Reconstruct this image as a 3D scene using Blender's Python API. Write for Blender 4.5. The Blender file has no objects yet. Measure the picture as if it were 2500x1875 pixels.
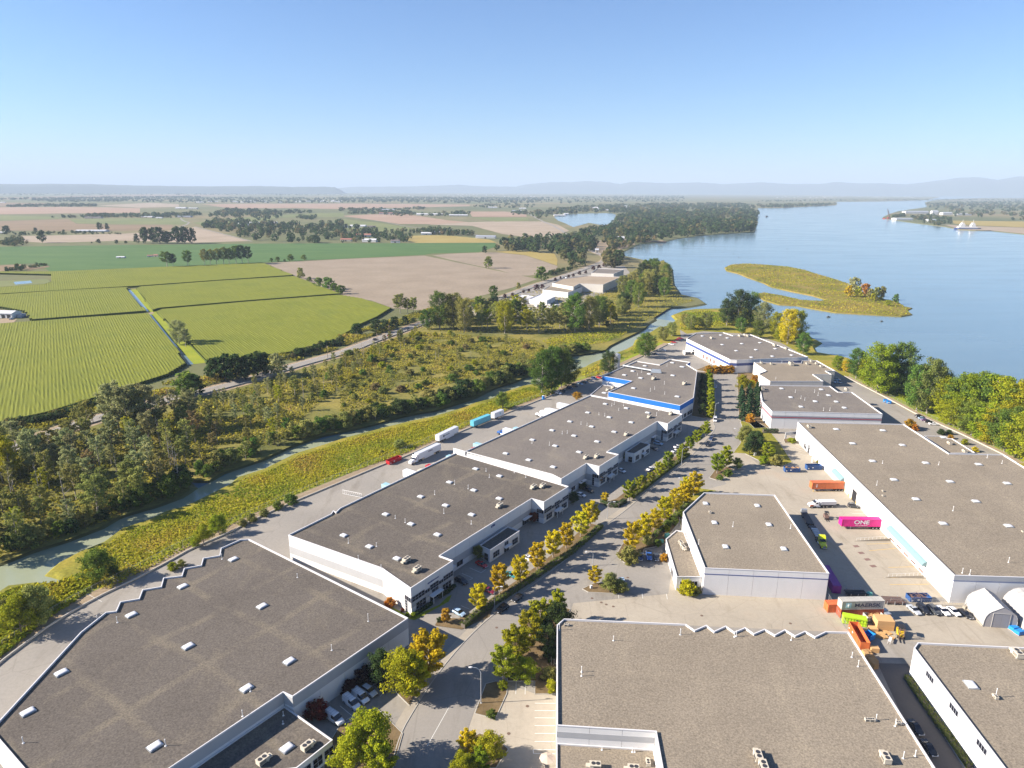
import bpy, math, random
import numpy as np
from mathutils import Vector, Matrix
from mathutils.geometry import tessellate_polygon

S = bpy.context.scene
COL = S.collection
R = math.radians

# ------------------------------------------------------------------ camera, sky, sun, exposure
CAM_H, FOC, PITCH, ROLL = 120.0, 1667.0 / 2500.0, math.atan((937.5 - 463.0) / 1667.0), R(0.30)
cd = bpy.data.cameras.new('camera')
cam = bpy.data.objects.new('camera', cd)
COL.objects.link(cam)
cd.sensor_fit = 'HORIZONTAL'
cd.sensor_width = 36.0
cd.lens = 36.0 * FOC
cd.clip_start = 1.0
cd.clip_end = 120000.0
cam.matrix_world = (Matrix.Translation((0, 0, CAM_H)) @ Matrix.Rotation(math.pi / 2 - PITCH, 4, 'X') @ Matrix.Rotation(ROLL, 4, 'Z'))
S.camera = cam

SUN_EL, SUN_TO = R(28.5), R(5.0)          # elevation; compass direction the shadows fall towards (from +X)
W = bpy.data.worlds.new('World')
S.world = W
W.use_nodes = True
wn = W.node_tree
wn.nodes.clear()
sky = wn.nodes.new('ShaderNodeTexSky')
sky.sky_type = 'NISHITA'
sky.sun_disc = False
sky.sun_elevation = SUN_EL
sky.sun_rotation = R(270) - SUN_TO
sky.altitude = 100
sky.air_density = 1.0
sky.dust_density = 0.25
sky.ozone_density = 1.6
bg = wn.nodes.new('ShaderNodeBackground')
bg.inputs['Strength'].default_value = 0.054
wo = wn.nodes.new('ShaderNodeOutputWorld')
tint = wn.nodes.new('ShaderNodeMix')
tint.data_type = 'RGBA'
tint.blend_type = 'MULTIPLY'
tint.inputs[0].default_value = 1.0
tint.inputs[7].default_value = (.55, .76, 1.06, 1)
wn.links.new(sky.outputs['Color'], tint.inputs[6])
wn.links.new(tint.outputs[2], bg.inputs['Color'])
wn.links.new(bg.outputs['Background'], wo.inputs['Surface'])

sd = bpy.data.lights.new('sun', 'SUN')
sd.energy = 5.0
sd.angle = R(0.5)
sd.color = (1.0, 0.90, 0.77)
sun = bpy.data.objects.new('sun', sd)
COL.objects.link(sun)
sun.rotation_euler = Vector((math.cos(SUN_EL) * math.cos(SUN_TO), math.cos(SUN_EL) * math.sin(SUN_TO), -math.sin(SUN_EL))).to_track_quat('-Z', 'Y').to_euler()
sun.location = (-100, -20, 200)

vs = S.view_settings
vs.view_transform = 'Standard'
vs.look = 'None'
vs.gamma = 1.0
vs.use_curve_mapping = False
vs.exposure = 1.6
S.cycles.max_bounces = 6
S.cycles.volume_bounces = 0

# ------------------------------------------------------------------ survey of the site
# Sightings noted on the aerial survey sheet (2500 x 1875) are turned into ground positions in metres
# on the level they lie on; sheets are named enlargements (x0, y0, scale) of it.
SHEET = dict(W=(0, 0, 1.1302), a=(0, 430, .37975), b=(830, 430, .37975), c=(1660, 430, .37975), d=(0, 840, .37975), e=(830, 840, .37975),
             f=(1660, 840, .37975), g=(0, 1245, .37975), h=(830, 1245, .37975), i=(1660, 1245, .37975), J=(1260, 780, .189873),
             K=(1660, 780, .189873), L=(2060, 840, .189873), M=(920, 980, .189873), N=(1260, 1060, .189873), Q=(1820, 1060, .189873),
             S=(940, 1240, .189873), T=(1980, 1370, .189873), P=(0, 0, 1.0))
_cr, _sr, _cp, _sp = math.cos(ROLL), math.sin(ROLL), math.cos(PITCH), math.sin(PITCH)


def sheet(v, x, y):
    o = SHEET[v]
    return o[0] + x * o[2], o[1] + y * o[2]


def at(v, x, y, z=0.0):
    u, w = sheet(v, x, y)
    p, q = (u - 1250) / 1667.0, (w - 937.5) / 1667.0
    xc, yc = p * _cr + q * _sr, -p * _sr + q * _cr
    t = (CAM_H - z) / (_sp + _cp * yc)
    return Vector((xc * t, (_cp - _sp * yc) * t))


def seen_y(X, Y, Z):
    dz = Z - CAM_H
    zc = Y * _cp - dz * _sp
    a, b = X / zc, -(Y * _sp + dz * _cp) / zc
    return 937.5 + 1667.0 * (a * _sr + b * _cr)


def height(v, bx, by, ty, z=0.0):
    """how tall a thing standing at sighting (bx, by) is when its top is sighted at ty"""
    g = at(v, bx, by, z)
    t = sheet(v, bx, ty)[1]
    lo, hi = 0.0, 80.0
    for _ in range(40):
        m = (lo + hi) / 2
        if seen_y(g.x, g.y, z + m) > t:
            lo = m
        else:
            hi = m
    return lo


def poly(s, z=0.0):
    """'g 1,2 3,4 h 5,6' -> list of ground points; a letter changes the sheet"""
    v, out = 'P', []
    for w in s.split():
        if w in SHEET:
            v = w
        else:
            x, y = w.split(',')
            out.append(at(v, float(x), float(y), z))
    return out


# ------------------------------------------------------------------ object helpers
def link(name, data, parent=None, loc=None, rz=0.0):
    o = bpy.data.objects.new(name, data)
    COL.objects.link(o)
    if parent is not None:
        o.parent = parent
    if loc is not None:
        o.location = loc
    if rz:
        o.rotation_euler = (0, 0, rz)
    return o


def tag(o, label=None, cat=None, group=None, kind=None):
    if label:
        o['label'] = label
    if cat:
        o['category'] = cat
    if group:
        o['group'] = group
    if kind:
        o['kind'] = kind
    return o


def thing(name, label, cat, loc, rz=0.0, group=None):
    return tag(link(name, None, None, loc, rz), label, cat, group)


KIDS = {}


def copy_tree(o, parent=None):
    c = o.copy()
    COL.objects.link(c)
    c.parent = parent
    for ch in KIDS.get(o.name) or o.children:
        copy_tree(ch, c)
    return c


def remember(root):
    """note the children once, so that copying many times stays fast"""
    ch = list(root.children)
    KIDS[root.name] = ch
    for c in ch:
        remember(c)


ONES = 'first second third fourth fifth sixth seventh eighth ninth tenth eleventh twelfth thirteenth fourteenth fifteenth sixteenth seventeenth eighteenth nineteenth'.split()
TENS = {2: ('twentieth', 'twenty'), 3: ('thirtieth', 'thirty'), 4: ('fortieth', 'forty'), 5: ('fiftieth', 'fifty'), 6: ('sixtieth', 'sixty')}


def nth(n):
    if n < 20:
        return ONES[n - 1]
    a, b = TENS[n // 10]
    return a if n % 10 == 0 else b + '-' + ONES[n % 10 - 1]


class MB:
    def __init__(self):
        self.v, self.f, self.m = [], [], []

    def face(self, pts, m=0):
        k = len(self.v)
        self.v += [tuple(p) for p in pts]
        self.f.append(tuple(range(k, k + len(pts))))
        self.m.append(m)

    def box(self, c, s, rz=0.0, m=0, top=None):
        """axis box, centre c, full size s; rotated rz about its own centre; top = scale of the upper face (x, y)"""
        k = len(self.v)
        hx, hy, hz = s[0] / 2, s[1] / 2, s[2] / 2
        tx, ty = top or (1, 1)
        co, si = math.cos(rz), math.sin(rz)
        for z, ax, ay in ((-hz, 1, 1), (hz, tx, ty)):
            for x, y in ((-hx, -hy), (hx, -hy), (hx, hy), (-hx, hy)):
                x, y = x * ax, y * ay
                self.v.append((c[0] + x * co - y * si, c[1] + x * si + y * co, c[2] + z))
        for q in ((0, 3, 2, 1), (4, 5, 6, 7), (0, 1, 5, 4), (1, 2, 6, 5), (2, 3, 7, 6), (3, 0, 4, 7)):
            self.f.append(tuple(k + i for i in q))
            self.m.append(m)
        return self

    def prism(self, pts, z0, z1, mt=0, ms=0, bottom=False):
        k, n = len(self.v), len(pts)
        self.v += [(p[0], p[1], z0) for p in pts] + [(p[0], p[1], z1) for p in pts]
        for i in range(n):
            j = (i + 1) % n
            self.f.append((k + i, k + j, k + n + j, k + n + i))
            self.m.append(ms)
        for t in tessellate_polygon([[Vector((p[0], p[1], 0)) for p in pts]]):
            a, b, c = t
            if cross(pts[a], pts[b], pts[c]) < 0:
                a, c = c, a
            self.f.append((k + n + a, k + n + b, k + n + c))
            self.m.append(mt)
            if bottom:
                self.f.append((k + c, k + b, k + a))
                self.m.append(ms)
        return self

    def sheet(self, pts, z, m=0):
        k = len(self.v)
        self.v += [(p[0], p[1], z) for p in pts]
        for t in tessellate_polygon([[Vector((p[0], p[1], 0)) for p in pts]]):
            a, b, c = t
            if cross(pts[a], pts[b], pts[c]) < 0:
                a, c = c, a
            self.f.append((k + a, k + b, k + c))
            self.m.append(m)
        return self

    def tube(self, pts, rads, n=6, m=0, caps=True):
        k = len(self.v)
        pts = [Vector(p) for p in pts]
        for i, p in enumerate(pts):
            d = (pts[min(i + 1, len(pts) - 1)] - pts[max(i - 1, 0)]).normalized()
            u = d.orthogonal().normalized()
            if abs(d.z) > 0.95:
                u = Vector((1, 0, 0)) - d * d.x
                u.normalize()
            w = d.cross(u)
            r = rads[i] if hasattr(rads, '__len__') else rads
            for a in range(n):
                t = 2 * math.pi * a / n
                self.v.append(tuple(p + u * (math.cos(t) * r) + w * (math.sin(t) * r)))
        for i in range(len(pts) - 1):
            for a in range(n):
                b = (a + 1) % n
                self.f.append((k + i * n + a, k + i * n + b, k + (i + 1) * n + b, k + (i + 1) * n + a))
                self.m.append(m)
        if caps:
            self.f.append(tuple(k + a for a in reversed(range(n))))
            self.m.append(m)
            self.f.append(tuple(k + (len(pts) - 1) * n + a for a in range(n)))
            self.m.append(m)
        return self

    def loft(self, rings, m=0, caps=True):
        """rings: equal-length loops of points"""
        k, n = len(self.v), len(rings[0])
        for r in rings:
            self.v += [tuple(p) for p in r]
        for i in range(len(rings) - 1):
            for a in range(n):
                b = (a + 1) % n
                self.f.append((k + i * n + a, k + i * n + b, k + (i + 1) * n + b, k + (i + 1) * n + a))
                self.m.append(m)
        if caps:
            self.f.append(tuple(k + a for a in reversed(range(n))))
            self.m.append(m)
            self.f.append(tuple(k + (len(rings) - 1) * n + a for a in range(n)))
            self.m.append(m)
        return self

    def build(self, name, mats, parent=None, loc=None, smooth=False, rz=0.0):
        return link(name, self.mesh(name, mats, smooth), parent, loc, rz)

    def mesh(self, name, mats, smooth=False):
        me = bpy.data.meshes.new(name)
        me.from_pydata(self.v, [], self.f)
        if not isinstance(mats, (list, tuple)):
            mats = [mats]
        for x in mats:
            me.materials.append(x)
        if len(mats) > 1:
            me.polygons.foreach_set('material_index', self.m)
        if smooth:
            me.polygons.foreach_set('use_smooth', [True] * len(me.polygons))
        me.update()
        return me


def cross(a, b, c):
    return (b[0] - a[0]) * (c[1] - a[1]) - (b[1] - a[1]) * (c[0] - a[0])


def area(p):
    return sum(p[i][0] * p[(i + 1) % len(p)][1] - p[(i + 1) % len(p)][0] * p[i][1] for i in range(len(p))) / 2


def ccw(p):
    return p if area(p) > 0 else list(reversed(p))


def offset(p, d):
    """mitred offset of a CCW polygon; d > 0 outwards"""
    out, n = [], len(p)
    for i in range(n):
        a, b, c = Vector(p[i - 1][:2]), Vector(p[i][:2]), Vector(p[(i + 1) % n][:2])
        u, v = (b - a).normalized(), (c - b).normalized()
        n1, n2 = Vector((u.y, -u.x)), Vector((v.y, -v.x))
        k = 1 + n1.dot(n2)
        mv = (n1 + n2) / max(k, 0.35)
        out.append(b + mv * d)
    return out


def inside(p, P):
    c, j = False, len(P) - 1
    for i in range(len(P)):
        if (P[i][1] > p[1]) != (P[j][1] > p[1]) and p[0] < (P[j][0] - P[i][0]) * (p[1] - P[i][1]) / (P[j][1] - P[i][1]) + P[i][0]:
            c = not c
        j = i
    return c


def along(pts, step):
    """points every `step` metres along a polyline, with the unit direction there"""
    out, left = [], 0.0
    for a, b in zip(pts, pts[1:]):
        a, b = Vector(a[:2]), Vector(b[:2])
        L = (b - a).length
        d = (b - a) / max(L, 1e-6)
        s = left
        while s < L:
            out.append((a + d * s, d))
            s += step
        left = s - L
    return out


def ribbon(pts, w0, w1):
    """polygon of a strip along pts between lateral offsets w0 and w1 (left of travel is positive)"""
    def side(w):
        o = []
        for i, p in enumerate(pts):
            a = Vector(pts[max(i - 1, 0)][:2])
            b = Vector(pts[min(i + 1, len(pts) - 1)][:2])
            d = (b - a).normalized()
            o.append(Vector(p[:2]) + Vector((-d.y, d.x)) * w)
        return o
    return side(w1), side(w0)


def strip(mb, pts, w0, w1, z, m=0):
    l, r = ribbon(pts, w0, w1)
    for i in range(len(l) - 1):
        mb.face([(r[i].x, r[i].y, z), (r[i + 1].x, r[i + 1].y, z), (l[i + 1].x, l[i + 1].y, z), (l[i].x, l[i].y, z)], m)


def wallstrip(mb, pts, w0, w1, z0, z1, m=0):
    l, r = ribbon(pts, w0, w1)
    for i in range(len(l) - 1):
        a, b, c, d = r[i], r[i + 1], l[i + 1], l[i]
        mb.face([(a.x, a.y, z1), (b.x, b.y, z1), (c.x, c.y, z1), (d.x, d.y, z1)], m)
        mb.face([(a.x, a.y, z0), (b.x, b.y, z0), (b.x, b.y, z1), (a.x, a.y, z1)], m)
        mb.face([(c.x, c.y, z0), (d.x, d.y, z0), (d.x, d.y, z1), (c.x, c.y, z1)], m)
    for i, fl in ((0, 1), (-1, 0)):
        a, d = (r[i], l[i]) if fl == 0 else (l[i], r[i])
        mb.face([(a.x, a.y, z0), (d.x, d.y, z0), (d.x, d.y, z1), (a.x, a.y, z1)], m)


def smooth_line(pts, it=2):
    for _ in range(it):
        q = [pts[0]]
        for a, b in zip(pts, pts[1:]):
            a, b = Vector(a[:2]), Vector(b[:2])
            q += [a * .75 + b * .25, a * .25 + b * .75]
        q.append(pts[-1])
        pts = q
    return pts


# ------------------------------------------------------------------ materials
def nodes(name):
    m = bpy.data.materials.new(name)
    m.use_nodes = True
    nt = m.node_tree
    return m, nt, nt.nodes['Principled BSDF']


def plain(name, col, rough=0.6, metal=0.0, spec=None):
    if max(col) > .3:
        col = tuple(.84 * x for x in col)
    m, nt, b = nodes(name)
    b.inputs['Base Color'].default_value = (*col, 1)
    b.inputs['Roughness'].default_value = rough
    b.inputs['Metallic'].default_value = metal
    if spec is not None:
        b.inputs['Specular IOR Level'].default_value = spec
    return m


def ramp(nt, fac, stops):
    r = nt.nodes.new('ShaderNodeValToRGB')
    e = r.color_ramp.elements
    while len(e) < len(stops):
        e.new(0.5)
    for i, (p, c) in enumerate(stops):
        e[i].position = p
        e[i].color = (*c, 1)
    nt.links.new(fac, r.inputs['Fac'])
    return r.outputs['Color']


def tex(nt, scale, detail=4.0, rough=0.55, kind='noise', coord='Object', stretch=None, rot=0.0):
    tc = nt.nodes.new('ShaderNodeTexCoord')
    src = tc.outputs[coord]
    if stretch or rot:
        mp = nt.nodes.new('ShaderNodeMapping')
        mp.inputs['Scale'].default_value = stretch or (1, 1, 1)
        mp.inputs['Rotation'].default_value = (0, 0, rot)
        nt.links.new(src, mp.inputs['Vector'])
        src = mp.outputs['Vector']
    if kind == 'voronoi':
        t = nt.nodes.new('ShaderNodeTexVoronoi')
        t.inputs['Scale'].default_value = scale
        out = t.outputs['Distance']
    elif kind == 'cell':
        t = nt.nodes.new('ShaderNodeTexVoronoi')
        t.inputs['Scale'].default_value = scale
        out = t.outputs['Color']
    else:
        t = nt.nodes.new('ShaderNodeTexNoise')
        t.inputs['Scale'].default_value = scale
        t.inputs['Detail'].default_value = detail
        t.inputs['Roughness'].default_value = rough
        out = t.outputs['Fac']
    nt.links.new(src, t.inputs['Vector'])
    return out


def mixc(nt, fac, a, b, mode='MIX'):
    x = nt.nodes.new('ShaderNodeMix')
    x.data_type = 'RGBA'
    x.blend_type = mode
    for sock, val in ((x.inputs[0], fac), (x.inputs[6], a), (x.inputs[7], b)):
        if isinstance(val, bpy.types.NodeSocket):
            nt.links.new(val, sock)
        elif isinstance(val, (int, float)):
            sock.default_value = val
        else:
            sock.default_value = (*val, 1)
    return x.outputs[2]


def ground_mat(name, big, small, sb, ss, rough=0.9, bump=0.0, patch=None, stretch=None, rot=0.0, sdetail=3, cracks=0.0):
    """big: colour stops of slow patches; small: grey stops of fine grain that multiplies it"""
    big = [(p, tuple(.80 * x for x in c)) for p, c in big]
    m, nt, b = nodes(name)
    c = ramp(nt, tex(nt, sb, 5, stretch=stretch, rot=rot), big)
    f = tex(nt, ss, sdetail, 0.7)
    g = ramp(nt, f, small)
    c = mixc(nt, 1.0, c, g, 'MULTIPLY')
    if patch:
        ps, lo, hi, pc = patch
        pf = ramp(nt, tex(nt, ps, 3), [(lo, (0, 0, 0)), (hi, (1, 1, 1))])
        c = mixc(nt, pf, c, pc)
    if cracks:
        vo = nt.nodes.new('ShaderNodeTexVoronoi')
        vo.feature = 'DISTANCE_TO_EDGE'
        vo.inputs['Scale'].default_value = cracks
        tc = nt.nodes.new('ShaderNodeTexCoord')
        nt.links.new(tc.outputs['Object'], vo.inputs['Vector'])
        c = mixc(nt, 1.0, c, ramp(nt, vo.outputs['Distance'], [(0.0, (.86, .855, .85)), (0.010, (1, 1, 1))]), 'MULTIPLY')
        c = mixc(nt, 1.0, c, ramp(nt, tex(nt, .16, 4, .7, stretch=(1, .22, 1), rot=.55), [(.55, (1, 1, 1)), (.72, (.80, .78, .75))]), 'MULTIPLY')
    nt.links.new(c, b.inputs['Base Color'])
    b.inputs['Roughness'].default_value = rough
    b.inputs['Specular IOR Level'].default_value = 0.2
    if bump:
        bp = nt.nodes.new('ShaderNodeBump')
        bp.inputs['Strength'].default_value = bump
        bp.inputs['Distance'].default_value = 0.15
        nt.links.new(f, bp.inputs['Height'])
        nt.links.new(bp.outputs['Normal'], b.inputs['Normal'])
    return m


def leaf_mat(name, a, b2, dry=None, jitter=0.10):
    """foliage: each leaf clump mixes two leaf colours by its own tone; each plant shifts a little"""
    m = bpy.data.materials.new(name)
    m.use_nodes = True
    nt = m.node_tree
    nt.nodes.clear()
    at_ = nt.nodes.new('ShaderNodeAttribute')
    at_.attribute_name = 'tone'
    a, b2, dry = [tuple(.88 * x for x in q) for q in (a, b2, dry or b2)]
    c = ramp(nt, at_.outputs['Fac'], [(0.0, a), (0.75, b2), (1.0, dry)])
    oi = nt.nodes.new('ShaderNodeObjectInfo')
    hv = nt.nodes.new('ShaderNodeHueSaturation')
    mr = nt.nodes.new('ShaderNodeMapRange')
    mr.inputs[3].default_value = 0.5 - jitter * 0.25
    mr.inputs[4].default_value = 0.5 + jitter * 0.25
    mv = nt.nodes.new('ShaderNodeMapRange')
    mv.inputs[3].default_value = 1.0 - jitter * 2
    mv.inputs[4].default_value = 1.0 + jitter * 2
    ml = nt.nodes.new('ShaderNodeMath')
    ml.operation = 'MULTIPLY'
    ml.inputs[1].default_value = 7.31
    fr = nt.nodes.new('ShaderNodeMath')
    fr.operation = 'FRACT'
    nt.links.new(oi.outputs['Random'], mr.inputs[0])
    nt.links.new(oi.outputs['Random'], ml.inputs[0])
    nt.links.new(ml.outputs[0], fr.inputs[0])
    nt.links.new(fr.outputs[0], mv.inputs[0])
    nt.links.new(mr.outputs[0], hv.inputs['Hue'])
    nt.links.new(mv.outputs[0], hv.inputs['Value'])
    nt.links.new(c, hv.inputs['Color'])
    d = nt.nodes.new('ShaderNodeBsdfDiffuse')
    t = nt.nodes.new('ShaderNodeBsdfTranslucent')
    mx = nt.nodes.new('ShaderNodeMixShader')
    mx.inputs[0].default_value = 0.38
    o = nt.nodes.new('ShaderNodeOutputMaterial')
    nt.links.new(hv.outputs[0], d.inputs['Color'])
    nt.links.new(hv.outputs[0], t.inputs['Color'])
    nt.links.new(d.outputs[0], mx.inputs[1])
    nt.links.new(t.outputs[0], mx.inputs[2])
    nt.links.new(mx.outputs[0], o.inputs['Surface'])
    return m


def wall_mat(name, col, dirt=0.12):
    col = tuple(.82 * x for x in col)
    m, nt, b = nodes(name)
    f = tex(nt, 0.35, 5, 0.6, stretch=(1, 1, 0.25))
    c = ramp(nt, f, [(0.3, tuple(x * (1 - dirt) for x in col)), (0.65, col)])
    nt.links.new(c, b.inputs['Base Color'])
    b.inputs['Roughness'].default_value = 0.75
    b.inputs['Specular IOR Level'].default_value = 0.25
    return m


def water_mat(name, col, rough, bump, scale, stretch, rot=0.3, big=None):
    m, nt, b = nodes(name)
    if big:
        c = ramp(nt, tex(nt, big[0], 4, 0.6, stretch=big[1], rot=big[2]), [(0.35, col), (0.7, big[3])])
        nt.links.new(c, b.inputs['Base Color'])
    else:
        b.inputs['Base Color'].default_value = (*col, 1)
    if big:
        nt.links.new(ramp(nt, tex(nt, big[0] * 1.7, 5, .65, stretch=big[1], rot=big[2]), [(.4, (rough * .9,) * 3), (.65, (rough * 1.25,) * 3)]), b.inputs['Roughness'])
    else:
        b.inputs['Roughness'].default_value = rough
    b.inputs['IOR'].default_value = 1.33
    bp = nt.nodes.new('ShaderNodeBump')
    bp.inputs['Strength'].default_value = bump
    bp.inputs['Distance'].default_value = 0.1
    nt.links.new(tex(nt, scale, 3, 0.6, stretch=stretch, rot=rot), bp.inputs['Height'])
    nt.links.new(bp.outputs['Normal'], b.inputs['Normal'])
    return m


M = {}
M['asphalt'] = ground_mat('asphalt', [(0.3, (.27, .25, .225)), (0.55, (.32, .295, .26)), (0.75, (.36, .33, .29))], [(0.2, (.86, .86, .86)), (0.8, (1.08, 1.08, 1.08))], 0.035, 1.1,
                          patch=(0.06, .60, .74, (.25, .225, .19)), cracks=.06)
M['yard'] = ground_mat('yard_concrete', [(0.3, (.37, .325, .26)), (0.6, (.43, .38, .305))], [(0.2, (.88, .88, .88)), (0.8, (1.06, 1.06, 1.06))], 0.05, 0.9,
                       patch=(0.045, .58, .72, (.34, .28, .215)), cracks=.075)
M['road'] = ground_mat('road_asphalt', [(0.3, (.275, .255, .23)), (0.7, (.32, .295, .262))], [(0.2, (.88, .88, .88)), (0.8, (1.06, 1.06, 1.06))], 0.06, 1.6, cracks=.05)
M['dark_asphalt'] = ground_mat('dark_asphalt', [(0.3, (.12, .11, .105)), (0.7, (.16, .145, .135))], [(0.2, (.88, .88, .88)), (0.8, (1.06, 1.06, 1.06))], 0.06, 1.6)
M['sidewalk'] = ground_mat('pavement_concrete', [(0.3, (.36, .32, .26)), (0.7, (.42, .37, .30))], [(0.2, (.85, .85, .85)), (0.8, (1.05, 1.05, 1.05))], 0.2, 2.0)
M['kerb'] = plain('kerb_concrete', (.42, .40, .36), .85)
M['mulch'] = ground_mat('mulch', [(0.3, (.15, .105, .05)), (0.7, (.25, .175, .09))], [(0.2, (.6, .6, .6)), (0.8, (1.15, 1.15, 1.15))], 0.25, 3.0)
M['path'] = ground_mat('gravel_path', [(0.3, (.33, .25, .16)), (0.7, (.40, .31, .21))], [(0.2, (.75, .75, .75)), (0.8, (1.1, 1.1, 1.1))], 0.2, 1.5)
M['paint'] = plain('road_paint', (.72, .71, .67), .7)
M['yellow_paint'] = plain('yellow_paint', (.62, .40, .10), .7)
M['grass'] = ground_mat('bank_grass', [(0.25, (.15, .16, .02)), (0.5, (.27, .25, .03)), (0.62, (.36, .29, .04)), (0.8, (.24, .16, .04))], [(0.2, (.5, .5, .5)), (0.8, (1.25, 1.25, 1.25))], 0.05, 0.8, bump=.6)
M['land'] = ground_mat('river_land', [(0.25, (.09, .105, .025)), (0.45, (.19, .18, .04)), (0.6, (.30, .25, .055)), (0.8, (.14, .11, .05))], [(0.2, (.5, .5, .5)), (0.8, (1.25, 1.25, 1.25))], 0.03, 0.5, bump=.6)
M['plain_land'] = ground_mat('delta_land', [(0.3, (.095, .12, .045)), (0.5, (.16, .16, .065)), (0.65, (.25, .20, .10)), (0.8, (.12, .14, .05))], [(0.2, (.8, .8, .8)), (0.8, (1.1, 1.1, 1.1))], 0.0012, 0.02)
M['corn'] = ground_mat('corn_leaf', [(0.3, (.148, .172, .010)), (0.55, (.178, .195, .012)), (0.75, (.135, .165, .012))], [(0.2, (.75, .75, .75)), (0.8, (1.15, 1.15, 1.15))], 0.02, 0.9)
M['corn_side'] = ground_mat('corn_stalk_shade', [(0.3, (.055, .09, .015)), (0.7, (.10, .13, .02))], [(0.2, (.5, .5, .5)), (0.8, (1.2, 1.2, 1.2))], 0.3, 1.2)  # stalk sides, with the shade of the field edges put into the colour
M['green_field'] = ground_mat('green_crop', [(0.3, (.062, .135, .032)), (0.7, (.095, .17, .042))], [(0.2, (.8, .8, .8)), (0.8, (1.1, 1.1, 1.1))], 0.008, 0.25, stretch=(1, 3, 1), rot=-.2)
M['plowed'] = ground_mat('tilled_soil', [(0.3, (.27, .215, .155)), (0.7, (.335, .27, .20))], [(0.3, (.86, .86, .86)), (0.7, (1.07, 1.07, 1.07))], 0.02, 0.22, stretch=(1, 1, 1))
M['tan_field'] = ground_mat('stubble', [(0.3, (.32, .255, .18)), (0.7, (.40, .32, .24))], [(0.2, (.9, .9, .9)), (0.8, (1.06, 1.06, 1.06))], 0.01, 0.1)
M['brown_field'] = ground_mat('brown_crop', [(0.3, (.21, .15, .085)), (0.7, (.27, .19, .11))], [(0.2, (.9, .9, .9)), (0.8, (1.06, 1.06, 1.06))], 0.008, 0.1)
M['pink_field'] = ground_mat('fallow', [(0.3, (.33, .22, .15)), (0.7, (.39, .27, .19))], [(0.2, (.9, .9, .9)), (0.8, (1.06, 1.06, 1.06))], 0.006, 0.1)
M['olive_field'] = ground_mat('pasture', [(0.3, (.14, .17, .055)), (0.7, (.20, .21, .075))], [(0.2, (.9, .9, .9)), (0.8, (1.06, 1.06, 1.06))], 0.008, 0.1)
M['gold_field'] = ground_mat('dry_grass', [(0.3, (.33, .25, .07)), (0.7, (.38, .30, .10))], [(0.2, (.85, .85, .85)), (0.8, (1.06, 1.06, 1.06))], 0.02, 0.2)
M['bright_grass'] = ground_mat('bright_grass', [(0.3, (.24, .30, .015)), (0.7, (.34, .36, .022))], [(0.2, (.6, .6, .6)), (0.8, (1.15, 1.15, 1.15))], 0.06, 0.9, bump=.5)
M['hill'] = plain('hill_forest', (.045, .065, .05), .95)
M['river'] = water_mat('river_water', (.11, .17, .205), .14, .15, .16, (1, 3.2, 1), .12, (0.0035, (1, 4, 1), .1, (.13, .195, .228)))
M['slough'] = water_mat('slough_water', (.215, .245, .165), .16, .15, .5, (1, 2, 1), .9, (0.03, (1, 1, 1), 0, (.26, .275, .19)))  # silty base colour, lightened to stand in for reflected sky

M['white_wall'] = wall_mat('white_wall', (.80, .79, .78), .06)
M['grey_wall'] = wall_mat('grey_band', (.46, .465, .48), .06)
M['joint'] = plain('panel_joint', (.30, .30, .31), .9)
M['cream_wall'] = wall_mat('cream_wall', (.70, .66, .60), .08)
M['grey_green_wall'] = wall_mat('grey_green_wall', (.36, .40, .40), .08)
M['green_wall'] = wall_mat('olive_wall', (.22, .27, .17), .08)
M['blue_wall'] = wall_mat('blue_band', (.015, .16, .56), .08)
M['navy'] = plain('navy_paint', (.035, .06, .20), .6)
M['red_stripe'] = plain('red_stripe', (.40, .035, .06), .6)
M['stripe_grey'] = plain('grey_stripe', (.30, .32, .36), .6)
M['blue_stripe'] = plain('blue_stripe', (.16, .18, .30), .6)
M['coping'] = plain('white_coping', (.66, .65, .66), .6)
M['glass'] = plain('dark_glass', (.012, .014, .022), .06, 0.0, .6)
M['mullion'] = plain('window_mullion', (.42, .43, .47), .5)
M['teal'] = plain('teal_awning', (.15, .235, .25), .8)
M['pale_teal'] = plain('pale_teal_awning', (.26, .40, .46), .75)
M['dome'] = plain('acrylic_dome', (.66, .66, .68), .3)
M['pvc'] = plain('white_pvc', (.72, .72, .72), .5)
M['galv'] = plain('galvanised_steel', (.50, .53, .56), .4, .6)
M['unit'] = wall_mat('beige_unit', (.60, .54, .44), .1)
M['fan'] = plain('fan_black', (.03, .03, .035), .6)
M['door_grey'] = plain('roller_door', (.55, .56, .58), .55)
M['black'] = plain('black_opening', (.01, .01, .014), .8)


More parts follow.
